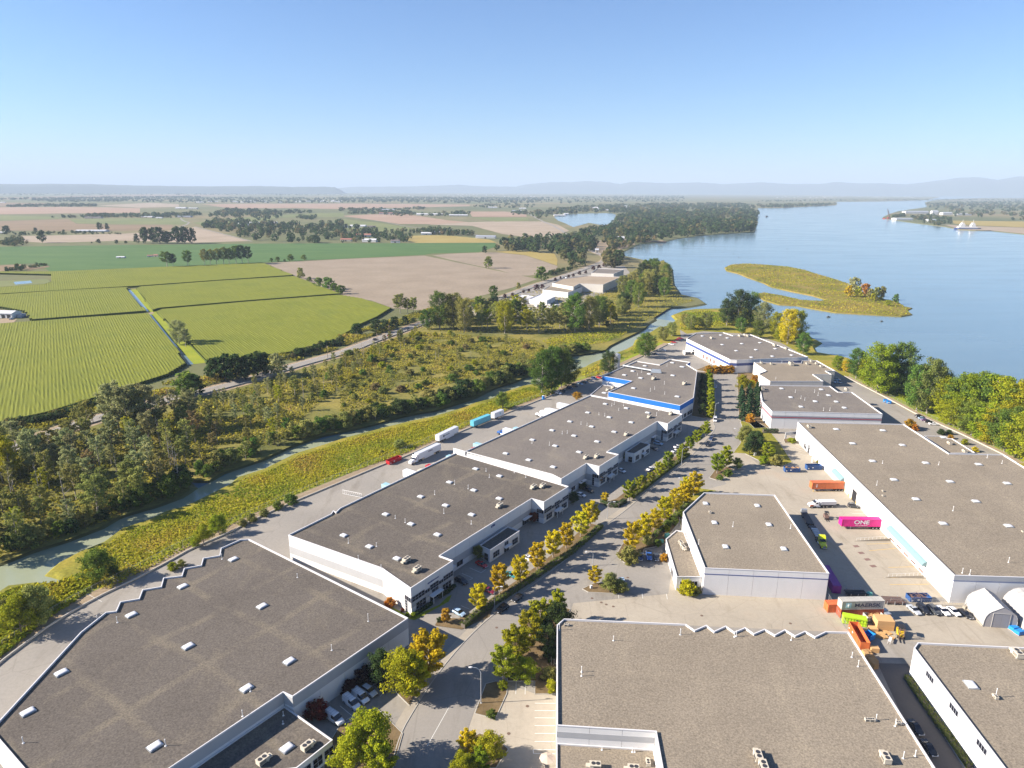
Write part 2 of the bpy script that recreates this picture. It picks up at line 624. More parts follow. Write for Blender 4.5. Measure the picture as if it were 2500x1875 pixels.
def roof_mat(name, c0, c1, c2, ridge):
    c0, c1, c2 = [tuple(.80 * x for x in q) for q in (c0, c1, c2)]
    m, nt, b = nodes(name)
    c = ramp(nt, tex(nt, 0.045, 5, .6), [(0.3, c0), (0.7, c1)])
    c = mixc(nt, ramp(nt, tex(nt, 0.11, 4, .65, stretch=(1, .35, 1), rot=ridge), [(.56, (0, 0, 0)), (.78, (.7, .7, .7))]), c, c2)
    nz = tex(nt, .09, 3)
    for k_ in (0, 1):
        tc_ = nt.nodes.new('ShaderNodeTexCoord')
        mp_ = nt.nodes.new('ShaderNodeMapping')
        mp_.inputs['Rotation'].default_value = (0, 0, ridge + k_ * math.pi / 2)
        wv = nt.nodes.new('ShaderNodeTexWave')
        wv.inputs['Scale'].default_value = .017
        wv.inputs['Distortion'].default_value = 1.2
        wv.inputs['Detail Scale'].default_value = 2.0
        nt.links.new(tc_.outputs['Object'], mp_.inputs['Vector'])
        nt.links.new(mp_.outputs['Vector'], wv.inputs['Vector'])
        pr = nt.nodes.new('ShaderNodeMath')
        pr.operation = 'MULTIPLY'
        nt.links.new(ramp(nt, wv.outputs['Fac'], [(.93, (0, 0, 0)), (.995, (.85, .85, .85) if 'dark' in name else (.3, .3, .3))]), pr.inputs[0])
        nt.links.new(ramp(nt, nz, [(.40, (0, 0, 0)), (.62, (1, 1, 1))]), pr.inputs[1])
        c = mixc(nt, pr.outputs[0], c, c2)
    f = tex(nt, 2.2, 4, .8)
    g = ramp(nt, f, [(0.30, (.52, .52, .52)), (0.5, (.95, .95, .95)), (0.70, (1.40, 1.38, 1.34))])
    c = mixc(nt, 1.0, c, g, 'MULTIPLY')
    nt.links.new(c, b.inputs['Base Color'])
    b.inputs['Roughness'].default_value = .95
    b.inputs['Specular IOR Level'].default_value = .1
    bp = nt.nodes.new('ShaderNodeBump')
    bp.inputs['Strength'].default_value = .5
    bp.inputs['Distance'].default_value = .1
    nt.links.new(f, bp.inputs['Height'])
    nt.links.new(bp.outputs['Normal'], b.inputs['Normal'])
    return m


M['roof_dark'] = roof_mat('dark_gravel', (.126, .110, .096), (.155, .136, .118), (.20, .172, .135), .6)
M['roof_mid'] = roof_mat('grey_gravel', (.18, .16, .145), (.222, .198, .175), (.26, .228, .185), .5)
M['roof_tan'] = roof_mat('tan_gravel', (.25, .212, .165), (.30, .255, .198), (.335, .285, .215), .1)

LEAF = {}
LEAF['gold'] = leaf_mat('golden_leaves', (.50,.40,.016), (.62,.52,.022), (.34,.36,.03), .08)
LEAF['amber'] = leaf_mat('amber_leaves', (.50,.38,.016), (.62,.50,.022), (.42,.40,.03), .08)
LEAF['gold_green'] = leaf_mat('yellow_green_leaves', (.26,.29,.018), (.42,.40,.022), (.16,.22,.025), .08)
LEAF['lime'] = leaf_mat('lime_leaves', (.19,.25,.018), (.31,.34,.024), (.11,.17,.025), .08)
LEAF['green'] = leaf_mat('green_leaves', (.085,.15,.028), (.17,.24,.042), (.24,.27,.05), .10)
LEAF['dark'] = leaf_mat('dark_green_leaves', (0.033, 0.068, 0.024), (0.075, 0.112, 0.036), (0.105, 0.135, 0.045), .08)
LEAF['cedar'] = leaf_mat('cedar_leaves', (0.028, 0.070, 0.036), (0.063, 0.112, 0.049), (0.084, 0.126, 0.042), .08)
LEAF['olive'] = leaf_mat('olive_leaves', (.195,.215,.055), (.34,.34,.095), (.40,.36,.12), .10)
LEAF['grey'] = leaf_mat('grey_green_leaves', (.23,.25,.105), (.37,.38,.165), (.42,.38,.19), .10)
LEAF['brown'] = leaf_mat('dull_brown_leaves', (.19,.15,.06), (.29,.23,.10), (.33,.28,.11), .12)
LEAF['orange'] = leaf_mat('orange_leaves', (.44,.19,.02), (.50,.27,.03), (.32,.27,.04), .10)
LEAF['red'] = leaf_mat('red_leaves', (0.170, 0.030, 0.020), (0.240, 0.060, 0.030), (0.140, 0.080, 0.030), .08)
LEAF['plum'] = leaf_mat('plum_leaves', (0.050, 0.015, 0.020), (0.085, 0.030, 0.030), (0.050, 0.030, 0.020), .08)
LEAF['reed'] = leaf_mat('marsh_reed', (.17,.25,.025), (.47,.42,.03), (.40,.28,.06), .0)
LEAF['marsh'] = leaf_mat('marsh_growth', (.18,.185,.03), (.42,.37,.05), (.33,.22,.07), .0)
LEAF['far'] = leaf_mat('distant_leaves', (.03,.062,.022), (.065,.10,.035), (.11,.115,.045), .0)
LEAF['far_warm'] = leaf_mat('distant_warm_leaves', (.10,.11,.04), (.17,.15,.06), (.20,.14,.07), .0)
M['bark'] = plain('bark', (.13, .105, .085), .9)
M['pale_bark'] = plain('pale_bark', (.34, .30, .26), .9)
# ------------------------------------------------------------------ terrain, water, hills, roads
WATER = -1.3


def land(name, pts, mat, z=0.0, bank=2.2, depth=-2.6):
    pts = ccw(pts)
    mb = MB()
    mb.sheet(pts, z, 0)
    out = []
    n = len(pts)
    for i in range(n):
        a, b = Vector(pts[i - 1][:2]), Vector(pts[(i + 1) % n][:2])
        d = (b - a).normalized()
        out.append(Vector(pts[i][:2]) + Vector((d.y, -d.x)) * bank)
    for i in range(n):
        j = (i + 1) % n
        mb.face([(*out[i], depth), (*out[j], depth), (pts[j][0], pts[j][1], z), (pts[i][0], pts[i][1], z)], 0)
    return tag(mb.build(name, mat), kind='structure')


def patch(name, pts, z, mat, kind='structure'):
    mb = MB()
    mb.sheet(ccw(pts), z)
    return tag(mb.build(name, mat), kind=kind)


# water: the river and the strait in one sheet that reaches the horizon
mb = MB()
mb.face([(-58000, -600, WATER), (58000, -600, WATER), (58000, 59500, WATER), (-58000, 59500, WATER)])
tag(mb.build('river', M['river']), kind='structure')

west_slough = 'd 0,1410 200,1330 430,1260 640,1180 750,1115 860,1080 1000,1040 1150,985 1230,935 1180,890 1250,875 1340,880 1420,830 1540,790 1690,740 1850,665 2060,590 2212,560 ' \
              'e 200,520 380,470 520,440 600,430 700,400 850,350 930,310 1000,280 1130,240 1215,200 J 150,730 J 420,640 560,540 J 740,460 900,440 1010,420 1150,390 1200,340 1280,300 1400,240 1530,180 1640,120 1720,60 ' \
              'b 1890,1000 2020,930 2010,890 2120,850 2212,847 c 80,840 160,825 110,790 0,765 b 2140,700 2130,600 1960,545 1825,515 1815,490 1920,440 2080,425 c 0,400 120,385 290,370 475,362 490,310 495,262 500,215 500,205 640,205 830,195 1000,187 1010,178 1003,165 1300,163 1570,160'
w_bank = poly(west_slough, WATER)
far_shore = poly('P 2262,481 2400,481 2700,483 3600,492', WATER)
x0 = -56000
left_edge = [Vector((x0, 17500)), Vector((-30000, 17500)), Vector((-17000, 300)), Vector((-420, 100)), Vector((-200, 172))]
# the delta's far shore towards the strait, sighted from right to left
shore = poly('P 2090,478.5 2000,476.5 1800,475 1600,474 1400,473 1200,472 1000,471 820,470.5 700,470 600,470', WATER)
land('delta_land', w_bank + [at('P', 2040, 490.5, WATER), at('P', 2200, 489.8, WATER), at('P', 2262, 488.5, WATER), at('P', 2300, 480, WATER)] + shore + [Vector((-20000, 26000)), Vector((-56000, 26000))] + left_edge[1:], M['plain_land'], bank=5.0, depth=-2.4)

# far right bank with the mill and the fields
right_bank = poly('c 1300,272 1370,283 1500,302 1700,326 1800,346 1900,352 2000,352 2212,376', WATER)
land('far_bank_land', right_bank + [Vector((4200, 900)), Vector((9000, 2500)), Vector((26000, 12000))] + [at('P', 3300, 488, WATER), at('P', 2700, 484, WATER), at('P', 2420, 483, WATER), at('P', 2330, 485.5, WATER), at('P', 2280, 489, WATER), at('P', 2258, 494, WATER)] + poly('c 1590,185 1590,200 1480,215 1400,228 1350,243 1310,262', WATER), M['plain_land'], bank=3.0)

east_slough = 'd 0,1615 60,1575 230,1555 400,1570 490,1545 500,1500 420,1500 330,1480 400,1420 530,1350 680,1290 800,1200 960,1150 1080,1090 1200,1060 1320,1000 1400,960 1500,910 1540,870 1700,820 1760,790 1900,720 2060,670 2212,620 ' \
              'e 100,600 250,560 450,510 600,480 800,420 870,390 980,360 1060,320 1180,280 1240,270 J 330,860 J 600,760 J 800,655 900,630 960,590 1100,530 1290,450 1420,400 1530,340 1560,270 1750,170 1860,100 b 2050,990 2130,960 2170,930 2140,900 2212,872 ' \
              'c 100,862 250,858 420,850 500,880 560,930 700,985 800,1010 840,1045 900,1075 850,1105 870,1140 1010,1165 1080,1180 1200,1240'
e_bank = poly(east_slough, WATER)
# hidden by the riverside trees: the shore runs on beside the service lane
lane = poly('L 0,415 200,520 550,700 900,890 1230,1040 1520,1170 2050,1430 2212,1530')
l0, l1 = lane[1], lane[-1]
ld = (l1 - l0).normalized()
ln = Vector((-ld.y, ld.x))
if ln.x < 0:
    ln = -ln
shore_r = [l0 + ld * s + ln * w for s, w in ((-20, 44), (40, 42), (90, 40), (140, 46), (190, 44), (260, 46), (420, 50))]
east = e_bank + shore_r + [Vector((520, -400)), Vector((-420, -400)), Vector((-420, 60)), Vector((-220, 130))]
land('estate_land', east, M['grass'], bank=4.0)

# slough water is siltier than the river, its colour lightened for reflected sky: its own sheet, slipped under both banks
sl = [p for p in w_bank[:40]]
mb = MB()
sw = poly('d -300,1500 0,1400 430,1250 860,1070 1230,930 1540,780 1850,655 2212,560 e 520,430 930,300 1215,190 J 400,600 740,440 900,430 1150,380 1280,290 1530,170 1720,50 b 2000,905')
se = poly('b 2160,925 J 1870,110 1540,350 1300,460 960,600 800,665 330,870 e 1060,330 600,490 100,610 d 2060,680 1760,800 1400,970 1080,1100 800,1210 530,1360 420,1500 500,1560 0,1640 -300,1760')
patch('slough_water', sw + se, WATER + 0.05, M['slough'])

# the wooded marsh between the slough and the highway
marsh = poly(west_slough.split(' b 1890')[0] + ' b 1880,985 1760,1000 1560,1005 1320,1010 1100,1020 800,1010 560,985 480,985 300,1050 100,1110 0,1150 d 2212,85 1900,165 1700,230 1400,320 1100,390 870,440 480,550 150,670 0,730')
marsh_poly = ccw(marsh)
patch('marsh_ground', marsh, 0.03, M['land'])
grove = poly('b 470,985 640,870 820,830 1050,770 1420,720 1760,700 1900,600 2080,540 2130,600 2140,700 2200,790 c 100,800 b 2110,852 2020,910 1890,985 1320,1010 800,1010')
patch('grove_ground', grove, 0.05, M['land'])

# river island
isl = poly('c 290,590 330,572 420,566 560,573 700,586 800,606 880,632 1000,667 1080,695 1160,745 1290,790 1400,812 1440,842 1490,852 1455,868 1490,893 1420,905 1250,895 1000,880 850,855 750,835 640,830 540,800 490,762 540,752 650,770 780,800 900,806 945,799 850,770 720,745 590,715 540,690 440,655 380,630 300,610', WATER)
M['island'] = ground_mat('island_marsh', [(0.25, (.10, .10, .018)), (0.45, (.22, .18, .03)), (0.6, (.30, .22, .05)), (0.8, (.12, .12, .03))], [(0.2, (.6, .6, .6)), (0.8, (1.2, 1.2, 1.2))], 0.03, 0.4, bump=.5)
land('island', isl, M['island'], z=-0.4, bank=2.5)

# side lagoon of the marina, a sheet of water lying in the delta land
patch('lagoon', poly('b 1375,262 1480,245 1600,240 1745,238 1775,250 1760,280 1745,310 1700,318 1600,300 1500,328 1440,300 1400,285'), 0.12, M['river'])

# ---- fields of the delta
FIELDS = [
    ('green_field', 'green_field', 'a 0,455 800,443 1620,434 2212,432 b 1000,430 1000,455 890,490 590,498 545,506 0,532 a 1700,556 1050,590 330,622 300,600 230,560 120,565 0,570 -400,580 -400,460'),
    ('plowed_field', 'plowed', 'a 1705,560 b 0,535 545,512 900,585 1270,662 1100,720 1000,745 860,783 700,830 520,862 340,850 200,800 0,766 a 2190,760 1890,642'),
    ('plowed_field', 'plowed', 'b 595,510 700,500 830,494 1000,490 1190,510 1300,545 1400,580 1380,612 1220,640 1150,640 1000,600 800,560'),
    ('tan_field', 'tan_field', 'a 120,385 430,380 800,370 1110,350 1250,328 1600,418 1250,428 800,415 300,430 150,420'),
    ('brown_field', 'brown_field', 'a -400,320 0,288 440,278 490,306 700,312 1110,312 1110,345 780,352 300,352 0,350 -400,380'),
    ('pasture', 'olive_field', 'a 440,277 700,272 1180,268 1230,310 1110,312 700,309 500,304'),
    ('fallow_field', 'pink_field', 'a -400,215 0,200 400,198 640,200 900,206 900,236 400,240 0,246 -400,250'),
    ('pasture', 'olive_field', 'a -300,265 0,252 380,262 380,272 0,286 -300,300'),
    ('fallow_field', 'pink_field', 'a 1300,180 1700,178 2212,176 b 400,178 840,184 830,194 400,204 0,206 a 2212,212 1900,206 1480,208'),
    ('fallow_field', 'pink_field', 'b 10,256 200,246 420,244 700,285 830,296 600,312 560,309 380,308 230,285'),
    ('tan_field', 'tan_field', 'b 570,312 700,300 1040,290 1310,292 1400,312 1475,352 1400,375 1260,402 1040,372 850,320'),
    ('pasture', 'olive_field', 'b 840,266 1210,266 1214,288 1000,293'),
    ('fallow_field', 'pink_field', 'b 830,228 1060,228 1200,248 1200,262 850,262'),
    ('pasture', 'olive_field', 'b 0,275 250,300 450,332 440,358 300,368 0,350'),
    ('dry_field', 'gold_field', 'b 430,385 560,380 700,382 960,408 1010,428 490,430 410,405'),
    ('dry_field', 'gold_field', 'b 1000,487 1150,478 1380,500 1400,540 1395,575 1300,543 1190,508'),
    ('pasture', 'olive_field', 'a 1240,300 1500,270 2000,240 2212,235 2212,262 1800,268 1640,300 1500,310 1340,330'),
    ('tan_field', 'tan_field', 'a 620,190 960,172 1150,180 1150,198 900,204'),
    ('brown_field', 'brown_field', 'a -300,180 0,170 300,175 300,190 0,196 -300,205'),
    ('brown_field', 'brown_field', 'a 0,140 300,132 900,118 1400,120 1500,128 900,132 300,145 0,152'),
    ('golden_field', 'gold_field', 'c 1750,286 1900,288 2212,292 2600,300 2600,335 2212,330 1900,318 1760,306'),
    ('tan_field', 'tan_field', 'c 1700,312 1900,322 2212,332 2600,340 2600,400 2212,372 2000,350 1890,348 1790,340'),
    ('pasture', 'olive_field', 'c 1990,170 2212,168 2212,178 2000,180'),
]
for i, (nm, mt, pl) in enumerate(FIELDS):
    pts = poly(pl)
    far = max(p.length for p in pts)
    patch(nm, pts, 0.10 + 0.02 * i * min(1.0, far / 4000) + far * 2e-5, M[mt])

# ---- corn: standing rows, cut along the field's own direction
ROW = (at('a', 830, 730) - at('a', 1210, 1200)).normalized()
ROWN = Vector((ROW.y, -ROW.x))


def corn(pts, spacing, seg, seed, top=2.3):
    pts = ccw(pts)
    rng = random.Random(seed)
    us = [(p.dot(ROWN), p.dot(ROW)) for p in pts]
    lo, hi = min(u for u, _ in us), max(u for u, _ in us)
    mb = MB()

    def cuts(u):
        r = []
        for i in range(len(us)):
            (a, b), (c, d) = us[i], us[(i + 1) % len(us)]
            if (a > u) != (c > u):
                r.append(b + (d - b) * (u - a) / (c - a))
        r.sort()
        return r
    u = lo + spacing / 2
    while u < hi:
        r = cuts(u)
        for s0, s1 in zip(r[::2], r[1::2]):
            n = max(2, int((s1 - s0) / seg))
            h = spacing * .5
            ring = []
            for k in range(n + 1):
                s = s0 + (s1 - s0) * k / n
                t = top + rng.uniform(-.13, .13)
                j = rng.uniform(-.12, .12) * spacing
                ring.append((u + j, s, t))
            for k in range(n):
                (ua, sa, ta), (ub, sb, tb) = ring[k], ring[k + 1]
                A = ROWN * ua + ROW * sa
                B = ROWN * ub + ROW * sb
                La, Ra = ROWN * (u - h) + ROW * sa, ROWN * (u + h) + ROW * sa
                Lb, Rb = ROWN * (u - h) + ROW * sb, ROWN * (u + h) + ROW * sb
                lowz = top - .15
                mb.face([(*La, lowz), (*A, ta), (*B, tb), (*Lb, lowz)][::-1], 0)
                mb.face([(*A, ta), (*Ra, lowz), (*Rb, lowz), (*B, tb)][::-1], 0)
            for s, sg in ((s0, 1), (s1, -1)):
                L_, R_, T_ = ROWN * (u - h) + ROW * s, ROWN * (u + h) + ROW * s, ROWN * u + ROW * s
                mb.face([(*L_, 0), (*R_, 0), (*R_, top - .15), (*T_, top), (*L_, top - .15)], 1)
        u += spacing
    # closing sides
    for i in range(len(pts)):
        a, b = pts[i], pts[(i + 1) % len(pts)]
        mb.face([(*a, 0), (*b, 0), (*b, top - .6), (*a, top - .6)], 1)
    o = mb.build('corn_crop', [M['corn'], M['corn_side']])
    return tag(o, kind='stuff')


corn(poly('a -250,985 0,962 500,925 955,893 1085,1065 1200,1215 1080,1290 860,1360 640,1435 300,1540 0,1605 -250,1660'), 2.0, 9, 1)
corn(poly('a -250,792 0,772 420,744 815,724 855,790 940,878 600,905 205,935 165,880 0,850 -250,860'), 2.2, 12, 2)
corn(poly('a -250,740 0,700 340,690 330,640 0,632 -250,640 -250,628 0,622 330,622 700,607 1050,592 1690,563 1885,645 1400,678 880,716 800,720 420,742 0,768 -250,780'), 2.4, 14, 3)
corn(poly('a 880,730 905,720 1400,683 1890,652 2185,765 1600,810 1020,860 985,872'), 2.2, 12, 4)
corn(poly('a 1010,885 1040,868 1600,818 b 0,774 150,800 330,858 240,915 130,965 70,1005 0,1042 a 2180,1062 1850,1150 1560,1180 1330,1205 1210,1080 1110,980'), 2.0, 10, 5)
# farm ditch between the corn fields, a thin run of water on a grassy strip
dl = poly('a 1240,1210 1100,1055 970,890 955,870 850,745 835,730')
mb = MB()
strip(mb, dl, -11, 7, 0.06)
tag(mb.build('ditch_bank', M['bright_grass']), kind='structure')
mb = MB()
strip(mb, dl[:3], -0.4, 3.4, 0.14)
strip(mb, dl[3:], -0.4, 3.0, 0.14)
tag(mb.build('ditch_water', M['river']), kind='structure')
patch('farm_track', poly('a 930,880 985,874 990,884 940,890'), .16, M['path'])
mb = MB()
for s in ('a 0,769 800,721 880,717 1400,680 1890,648', 'a 1020,862 1600,813 2190,768', 'a 205,936 600,906 940,880', 'a 1080,1292 860,1363 640,1438 300,1543 0,1610', 'a 2180,1066 1850,1155 1560,1185 1330,1210'):
    strip(mb, poly(s), -4, 4, 0.05)
tag(mb.build('field_margin', M['olive_field']), kind='structure')
# borrow pit by the left edge
patch('dugout_ground', poly('a -50,690 0,685 300,672 330,690 290,705 0,725'), 2.4, M['olive_field'])
patch('pond', poly('a 90,692 200,684 210,700 100,710'), 2.5, M['river'])
patch('bare_ground', poly('a -60,585 0,575 130,568 230,590 310,575 320,585 190,605 170,628 150,628 190,600 100,602 0,615'), .3, M['brown_field'])

# ---- highway on the left and the lanes near the far works
hw = smooth_line(poly('d -500,880 0,700 150,640 480,520 870,410 1100,352 1400,285 1700,200 1900,138 2212,55 b 200,1062 440,978 540,942 700,893 860,838 1000,795 1120,752 1250,702 1350,672 1500,622 1600,585 1690,552 1720,520 1640,490 1560,455'), 2)
mb = MB()
strip(mb, hw, -9.5, 8.5, .07)
tag(mb.build('highway_verge', M['path']), kind='structure')
mb = MB()
strip(mb, hw, -5.2, 5.2, .085)
tag(mb.build('highway', M['road']), kind='structure')
mb = MB()
strip(mb, hw, -4.7, -4.5, .10)
strip(mb, hw, 4.5, 4.7, .10)
for p, d in along(hw, 9):
    q = p + d * 3.2
    strip(mb, [p, q], -.1, .1, .10, 1)
tag(mb.build('highway_marking', [M['paint'], M['yellow_paint']]), kind='structure')
mb = MB()
wallstrip(mb, hw[:-16], -5.9, -5.5, .07, .85)
tag(mb.build('concrete_barrier', M['kerb']), 'long low concrete barrier along the marsh side of the highway', 'barrier')
for nm, pl, w in (('farm_road', 'a 1100,350 1230,300 1180,290 1160,270', 7), ('farm_road', 'b 1560,455 1400,330 1300,290 1210,240', 9), ('farm_road', 'b 0,262 250,285 450,330 700,345 1000,400', 6), ('farm_road', 'a 1250,325 1620,420', 6)):
    mb = MB()
    strip(mb, smooth_line(poly(pl), 1), -w / 2, w / 2, .30)
    tag(mb.build(nm, M['road']), kind='structure')
patch('works_yard', poly('b 980,800 1120,755 1300,690 1400,655 1560,610 1700,560 1830,580 1880,640 1800,720 1500,820 1200,850 1000,840'), .11, M['asphalt'])
patch('storage_yard', poly('b 850,850 1000,830 1380,790 1600,800 1640,880 1500,930 1000,930 850,900'), .12, M['sidewalk'])
patch('gravel_lot', poly('b 1640,420 1750,400 1860,395 1900,440 1815,470 1700,500 1620,470'), .4, M['path'])

# ---- hills on the skyline (real relief, twenty and thirty kilometres off)


def hills(name, prof, dist, depth, seed):
    rng = random.Random(seed)
    P2 = []
    for (xa, ya), (xb, yb) in zip(prof, prof[1:]):
        n = 6
        for k in range(n):
            t = k / n
            P2.append((xa + (xb - xa) * t, ya + (yb - ya) * t + rng.uniform(-.5, .5)))
    P2.append(prof[-1])
    rings = []
    for back, f in ((0, 0.0), (.25, .55), (.5, .85), (1.0, 1.0), (1.8, .7), (2.8, 0.0)):
        ring = []
        for (x, y) in P2:
            g = at('P', x, 520)
            d = g.normalized() * (dist + back * depth)
            ring.append((d.x, d.y, 0))
        rings.append((ring, f))
    mb = MB()
    k = len(P2)
    for ring, f in rings:
        for (px, py, _), (x, y) in zip(ring, P2):
            D = math.hypot(px, py)
            g = at('P', x, 520).normalized() * (dist + depth)
            lo, hi = 0.0, 2000.0
            for _ in range(30):
                m = (lo + hi) / 2
                if seen_y(g.x, g.y, m) > y:
                    lo = m
                else:
                    hi = m
            mb.v.append((px, py, -3 + lo * f * (1 + rng.uniform(-.05, .05) * (f < .99))))
    for r in range(len(rings) - 1):
        for i in range(k - 1):
            mb.f.append((r * k + i, r * k + i + 1, (r + 1) * k + i + 1, (r + 1) * k + i))
            mb.m.append(0)
    return tag(mb.build(name, M['hill'], smooth=True), kind='structure')


hills('upland_hills', [(-900, 450), (-300, 449.5), (0, 449), (110, 448.4), (220, 448.5), (300, 451.5), (420, 453.5), (520, 454.5), (640, 454), (720, 456), (800, 455.5), (822, 457), (836, 464), (846, 470)], 17000, 900, 4)
hills('far_hills', [(700, 471), (860, 456), (1000, 455), (1060, 453), (1120, 450.5), (1180, 455), (1260, 455), (1290, 449), (1340, 444.5), (1385, 444.5), (1430, 441.5), (1480, 444), (1510, 449), (1540, 443.5), (1570, 444.5), (1620, 447), (1700, 445), (1760, 449), (1800, 447), (1850, 444.5), (1900, 448), (1990, 449), (2030, 444), (2080, 447), (2150, 447), (2200, 450), (2260, 443), (2330, 433), (2375, 432), (2420, 439), (2470, 430), (2560, 432), (2700, 442), (3000, 436), (3400, 446)], 26000, 2500, 9)
# ------------------------------------------------------------------ estate ground: paving, road, kerbs, beds, lines
kerb_w = 'g -150,1130 0,990 170,862 330,742 600,582 860,457 1080,342 1240,250 1480,150 d 1600,1150 1850,1035 2212,885 e 300,770 420,728 610,640 820,548 1050,458 1270,368 1450,300 J 640,880 J 1100,735 1280,640 1550,510 1800,400 1980,310 2120,240 K 0,130 K 90,185'
lane_px = 'L 0,415 200,520 550,700 900,890 1230,1040 1520,1170 2050,1430 2212,1530'
wk = poly(kerb_w)
le = poly(lane_px)
pav = wk + poly('K 300,150 620,170 900,185 1300,300 1660,500 1990,650') + le + [le[-1] + (le[-1] - le[-2]).normalized() * 160, Vector((330, 60)), Vector((240, 40)), Vector((-140, 40)), Vector((-160, 80))]
patch('estate_paving', pav, .012, M['asphalt'])
patch('loading_yard', poly('f 330,700 420,700 500,770 640,790 690,740 600,660 560,580 640,560 770,620 1000,860 1200,1090 1480,1350 1740,1625 1500,1640 2000,1680 2400,1700 i 2212,890 1530,850 1100,790 0,740 h 1440,705 1480,660 1500,600 2110,540 2130,420 2100,200 f -40,1180 20,1060 150,940 300,900 230,800'), .022, M['yard'])
patch('car_park', poly('h 880,1250 1080,1120 1250,1180 1390,1190 1390,1500 1600,1659 900,1659 800,1480'), .022, M['yard'])
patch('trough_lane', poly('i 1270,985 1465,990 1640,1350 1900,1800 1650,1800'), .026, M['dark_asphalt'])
patch('concrete_apron', poly('Q 770,500 1020,460 1140,590 830,620'), .032, M['sidewalk'])
patch('concrete_apron', poly('i 1830,850 2212,870 2212,880 1850,862'), .032, M['sidewalk'])

road_l = smooth_line(poly('h 330,1659 390,1440 480,1285 590,1110 700,965 840,805 990,670 1300,440 1500,285 1700,100 N 1385,1005 1600,815 1900,560 2212,365 f 60,735 150,640 235,545 K 420,1330 470,1150 455,900 440,720'), 2)
road_r = smooth_line(poly('h 740,1659 820,1420 870,1270 930,1110 1060,930 1180,770 1330,600 1480,500 1640,410 1790,300 N 1310,1540 1420,1380 1560,1230 1720,1090 1880,960 2060,800 2212,660 f 120,830 235,780 340,700 390,480 365,200'), 2)
patch('estate_road', road_l + road_r[::-1], .034, M['road'])


def kerb(pts, w0=-.18, w1=0.0, h=.14, name='kerb'):
    mb = MB()
    wallstrip(mb, pts, w0, w1, .012, h)
    return tag(mb.build(name, M['kerb']), kind='structure')


kerb(road_l, 0, .2)
rr = road_r[::-1]
# pavement (sidewalk) beside the left kerb, and the hedge bed behind it
mb = MB()
strip(mb, road_l, .2, 2.4, .10)
tag(mb.build('sidewalk', M['sidewalk']), kind='structure')
bed_l = [p for p in road_l]
for nm, pl in (('h 990,672', None),):
    pass
seg_a = poly('h 960,690 1300,440 1500,285 1690,110')
seg_b = poly('N 1330,930 1450,880 1600,760 1900,510 2212,310 f 150,590 215,530')
for sg in (seg_a, seg_b):
    mb = MB()
    strip(mb, sg, 2.3, 5.6, .13)
    tag(mb.build('planting_bed', M['mulch']), kind='structure')
patch('planting_bed', poly('h 610,745 640,690 760,700 1000,600 960,690 780,770'), .14, M['mulch'])
patch('planting_bed', poly('h 275,600 300,610 460,690 640,610 690,560 720,545 700,590 480,710 440,700'), .08, M['bright_grass'])
# beds on the right of the road
BEDS = ['h 870,1310 940,1120 1000,1105 1075,1110 1070,1180 1000,1335 950,1330', 'h 1160,760 1240,700 1330,600 1480,640 1440,700 1390,750 1385,1180 1255,1185 1255,1100 1080,1100 1060,980',
        'h 1560,510 1640,470 1800,480 1830,540 1600,530', 'N 1290,1560 1370,1420 1560,1240 1880,970 2150,790 2212,760 2212,960 2110,1110 1960,1300 1900,1420 1640,1480 1620,1600 1400,1659',
        'f 0,930 60,860 140,930 240,945 150,960 20,1075 0,1180', 'f 190,860 235,800 270,790 340,790 310,840 235,875', 'f 345,700 390,640 410,560 390,500 460,480 560,540 640,640 720,760 640,790 500,745 420,705',
        'K 760,1290 740,680 1000,690 1040,1040 1060,1300 1150,1390 960,1400 900,1340', 'K 215,680 430,680 460,1250 300,1270 150,1240 200,980', 'K 1335,1540 1500,1525 1520,1575 1350,1590',
        'h 700,1659 780,1500 900,1440 1010,1480 1080,1540 1000,1659', 'h 200,1130 320,1130 450,1260 480,1180 640,940 560,880 350,900 0,1100 0,1190', 'h -100,1560 0,1390 250,1290 400,1440 340,1659 -100,1760',
        'f 0,1560 60,1500 130,1560 135,1610 0,1612', 'K 210,650 330,600 640,580 690,690 400,690', 'i 1445,1060 1480,1090 1900,1700 1860,1700']
for i, b in enumerate(BEDS):
    p = ccw(poly(b))
    mb = MB()
    mb.prism(p, .01, .13, 0, 1)
    tag(mb.build('planting_bed', [M['grass'] if i in (15, 6, 4) else M['mulch'], M['kerb']]), kind='structure')
    mb = MB()
    wallstrip(mb, p + [p[0]], -.2, -.02, .012, .17)
    tag(mb.build('kerb', M['kerb']), kind='structure')

# dirt walk, low wall and verge along the slough side
pw = smooth_line(wk[:-3], 1)
mb = MB()
strip(mb, pw, .5, 5.0, .03)
tag(mb.build('dirt_path', M['path']), kind='structure')
mb = MB()
wallstrip(mb, pw, .1, .45, .0, .55)
tag(mb.build('retaining_wall', M['kerb']), 'long low concrete wall between the truck yard and the dirt path', 'wall')
mb = MB()
strip(mb, pw, 5.0, 9.0, .02)
tag(mb.build('verge', M['bright_grass']), kind='structure')
lw = [p for p in le]
mb = MB()
sgn = 1 if (Vector((-(lw[1] - lw[0]).y, (lw[1] - lw[0]).x)).dot(ln) > 0) else -1
strip(mb, lw if sgn > 0 else lw[::-1], .8, 3.6, .03)
tag(mb.build('dirt_path', M['path']), kind='structure')
mb = MB()
wallstrip(mb, lw if sgn > 0 else lw[::-1], .2, .55, .0, .5)
tag(mb.build('retaining_wall', M['kerb']), 'low concrete kerb wall beside the riverside lane under the big trees', 'wall')
mb = MB()
strip(mb, lw if sgn > 0 else lw[::-1], 3.6, 12, .02)
tag(mb.build('verge', M['bright_grass']), kind='structure')

# painted lines: bays, lane lines
mb = MB()


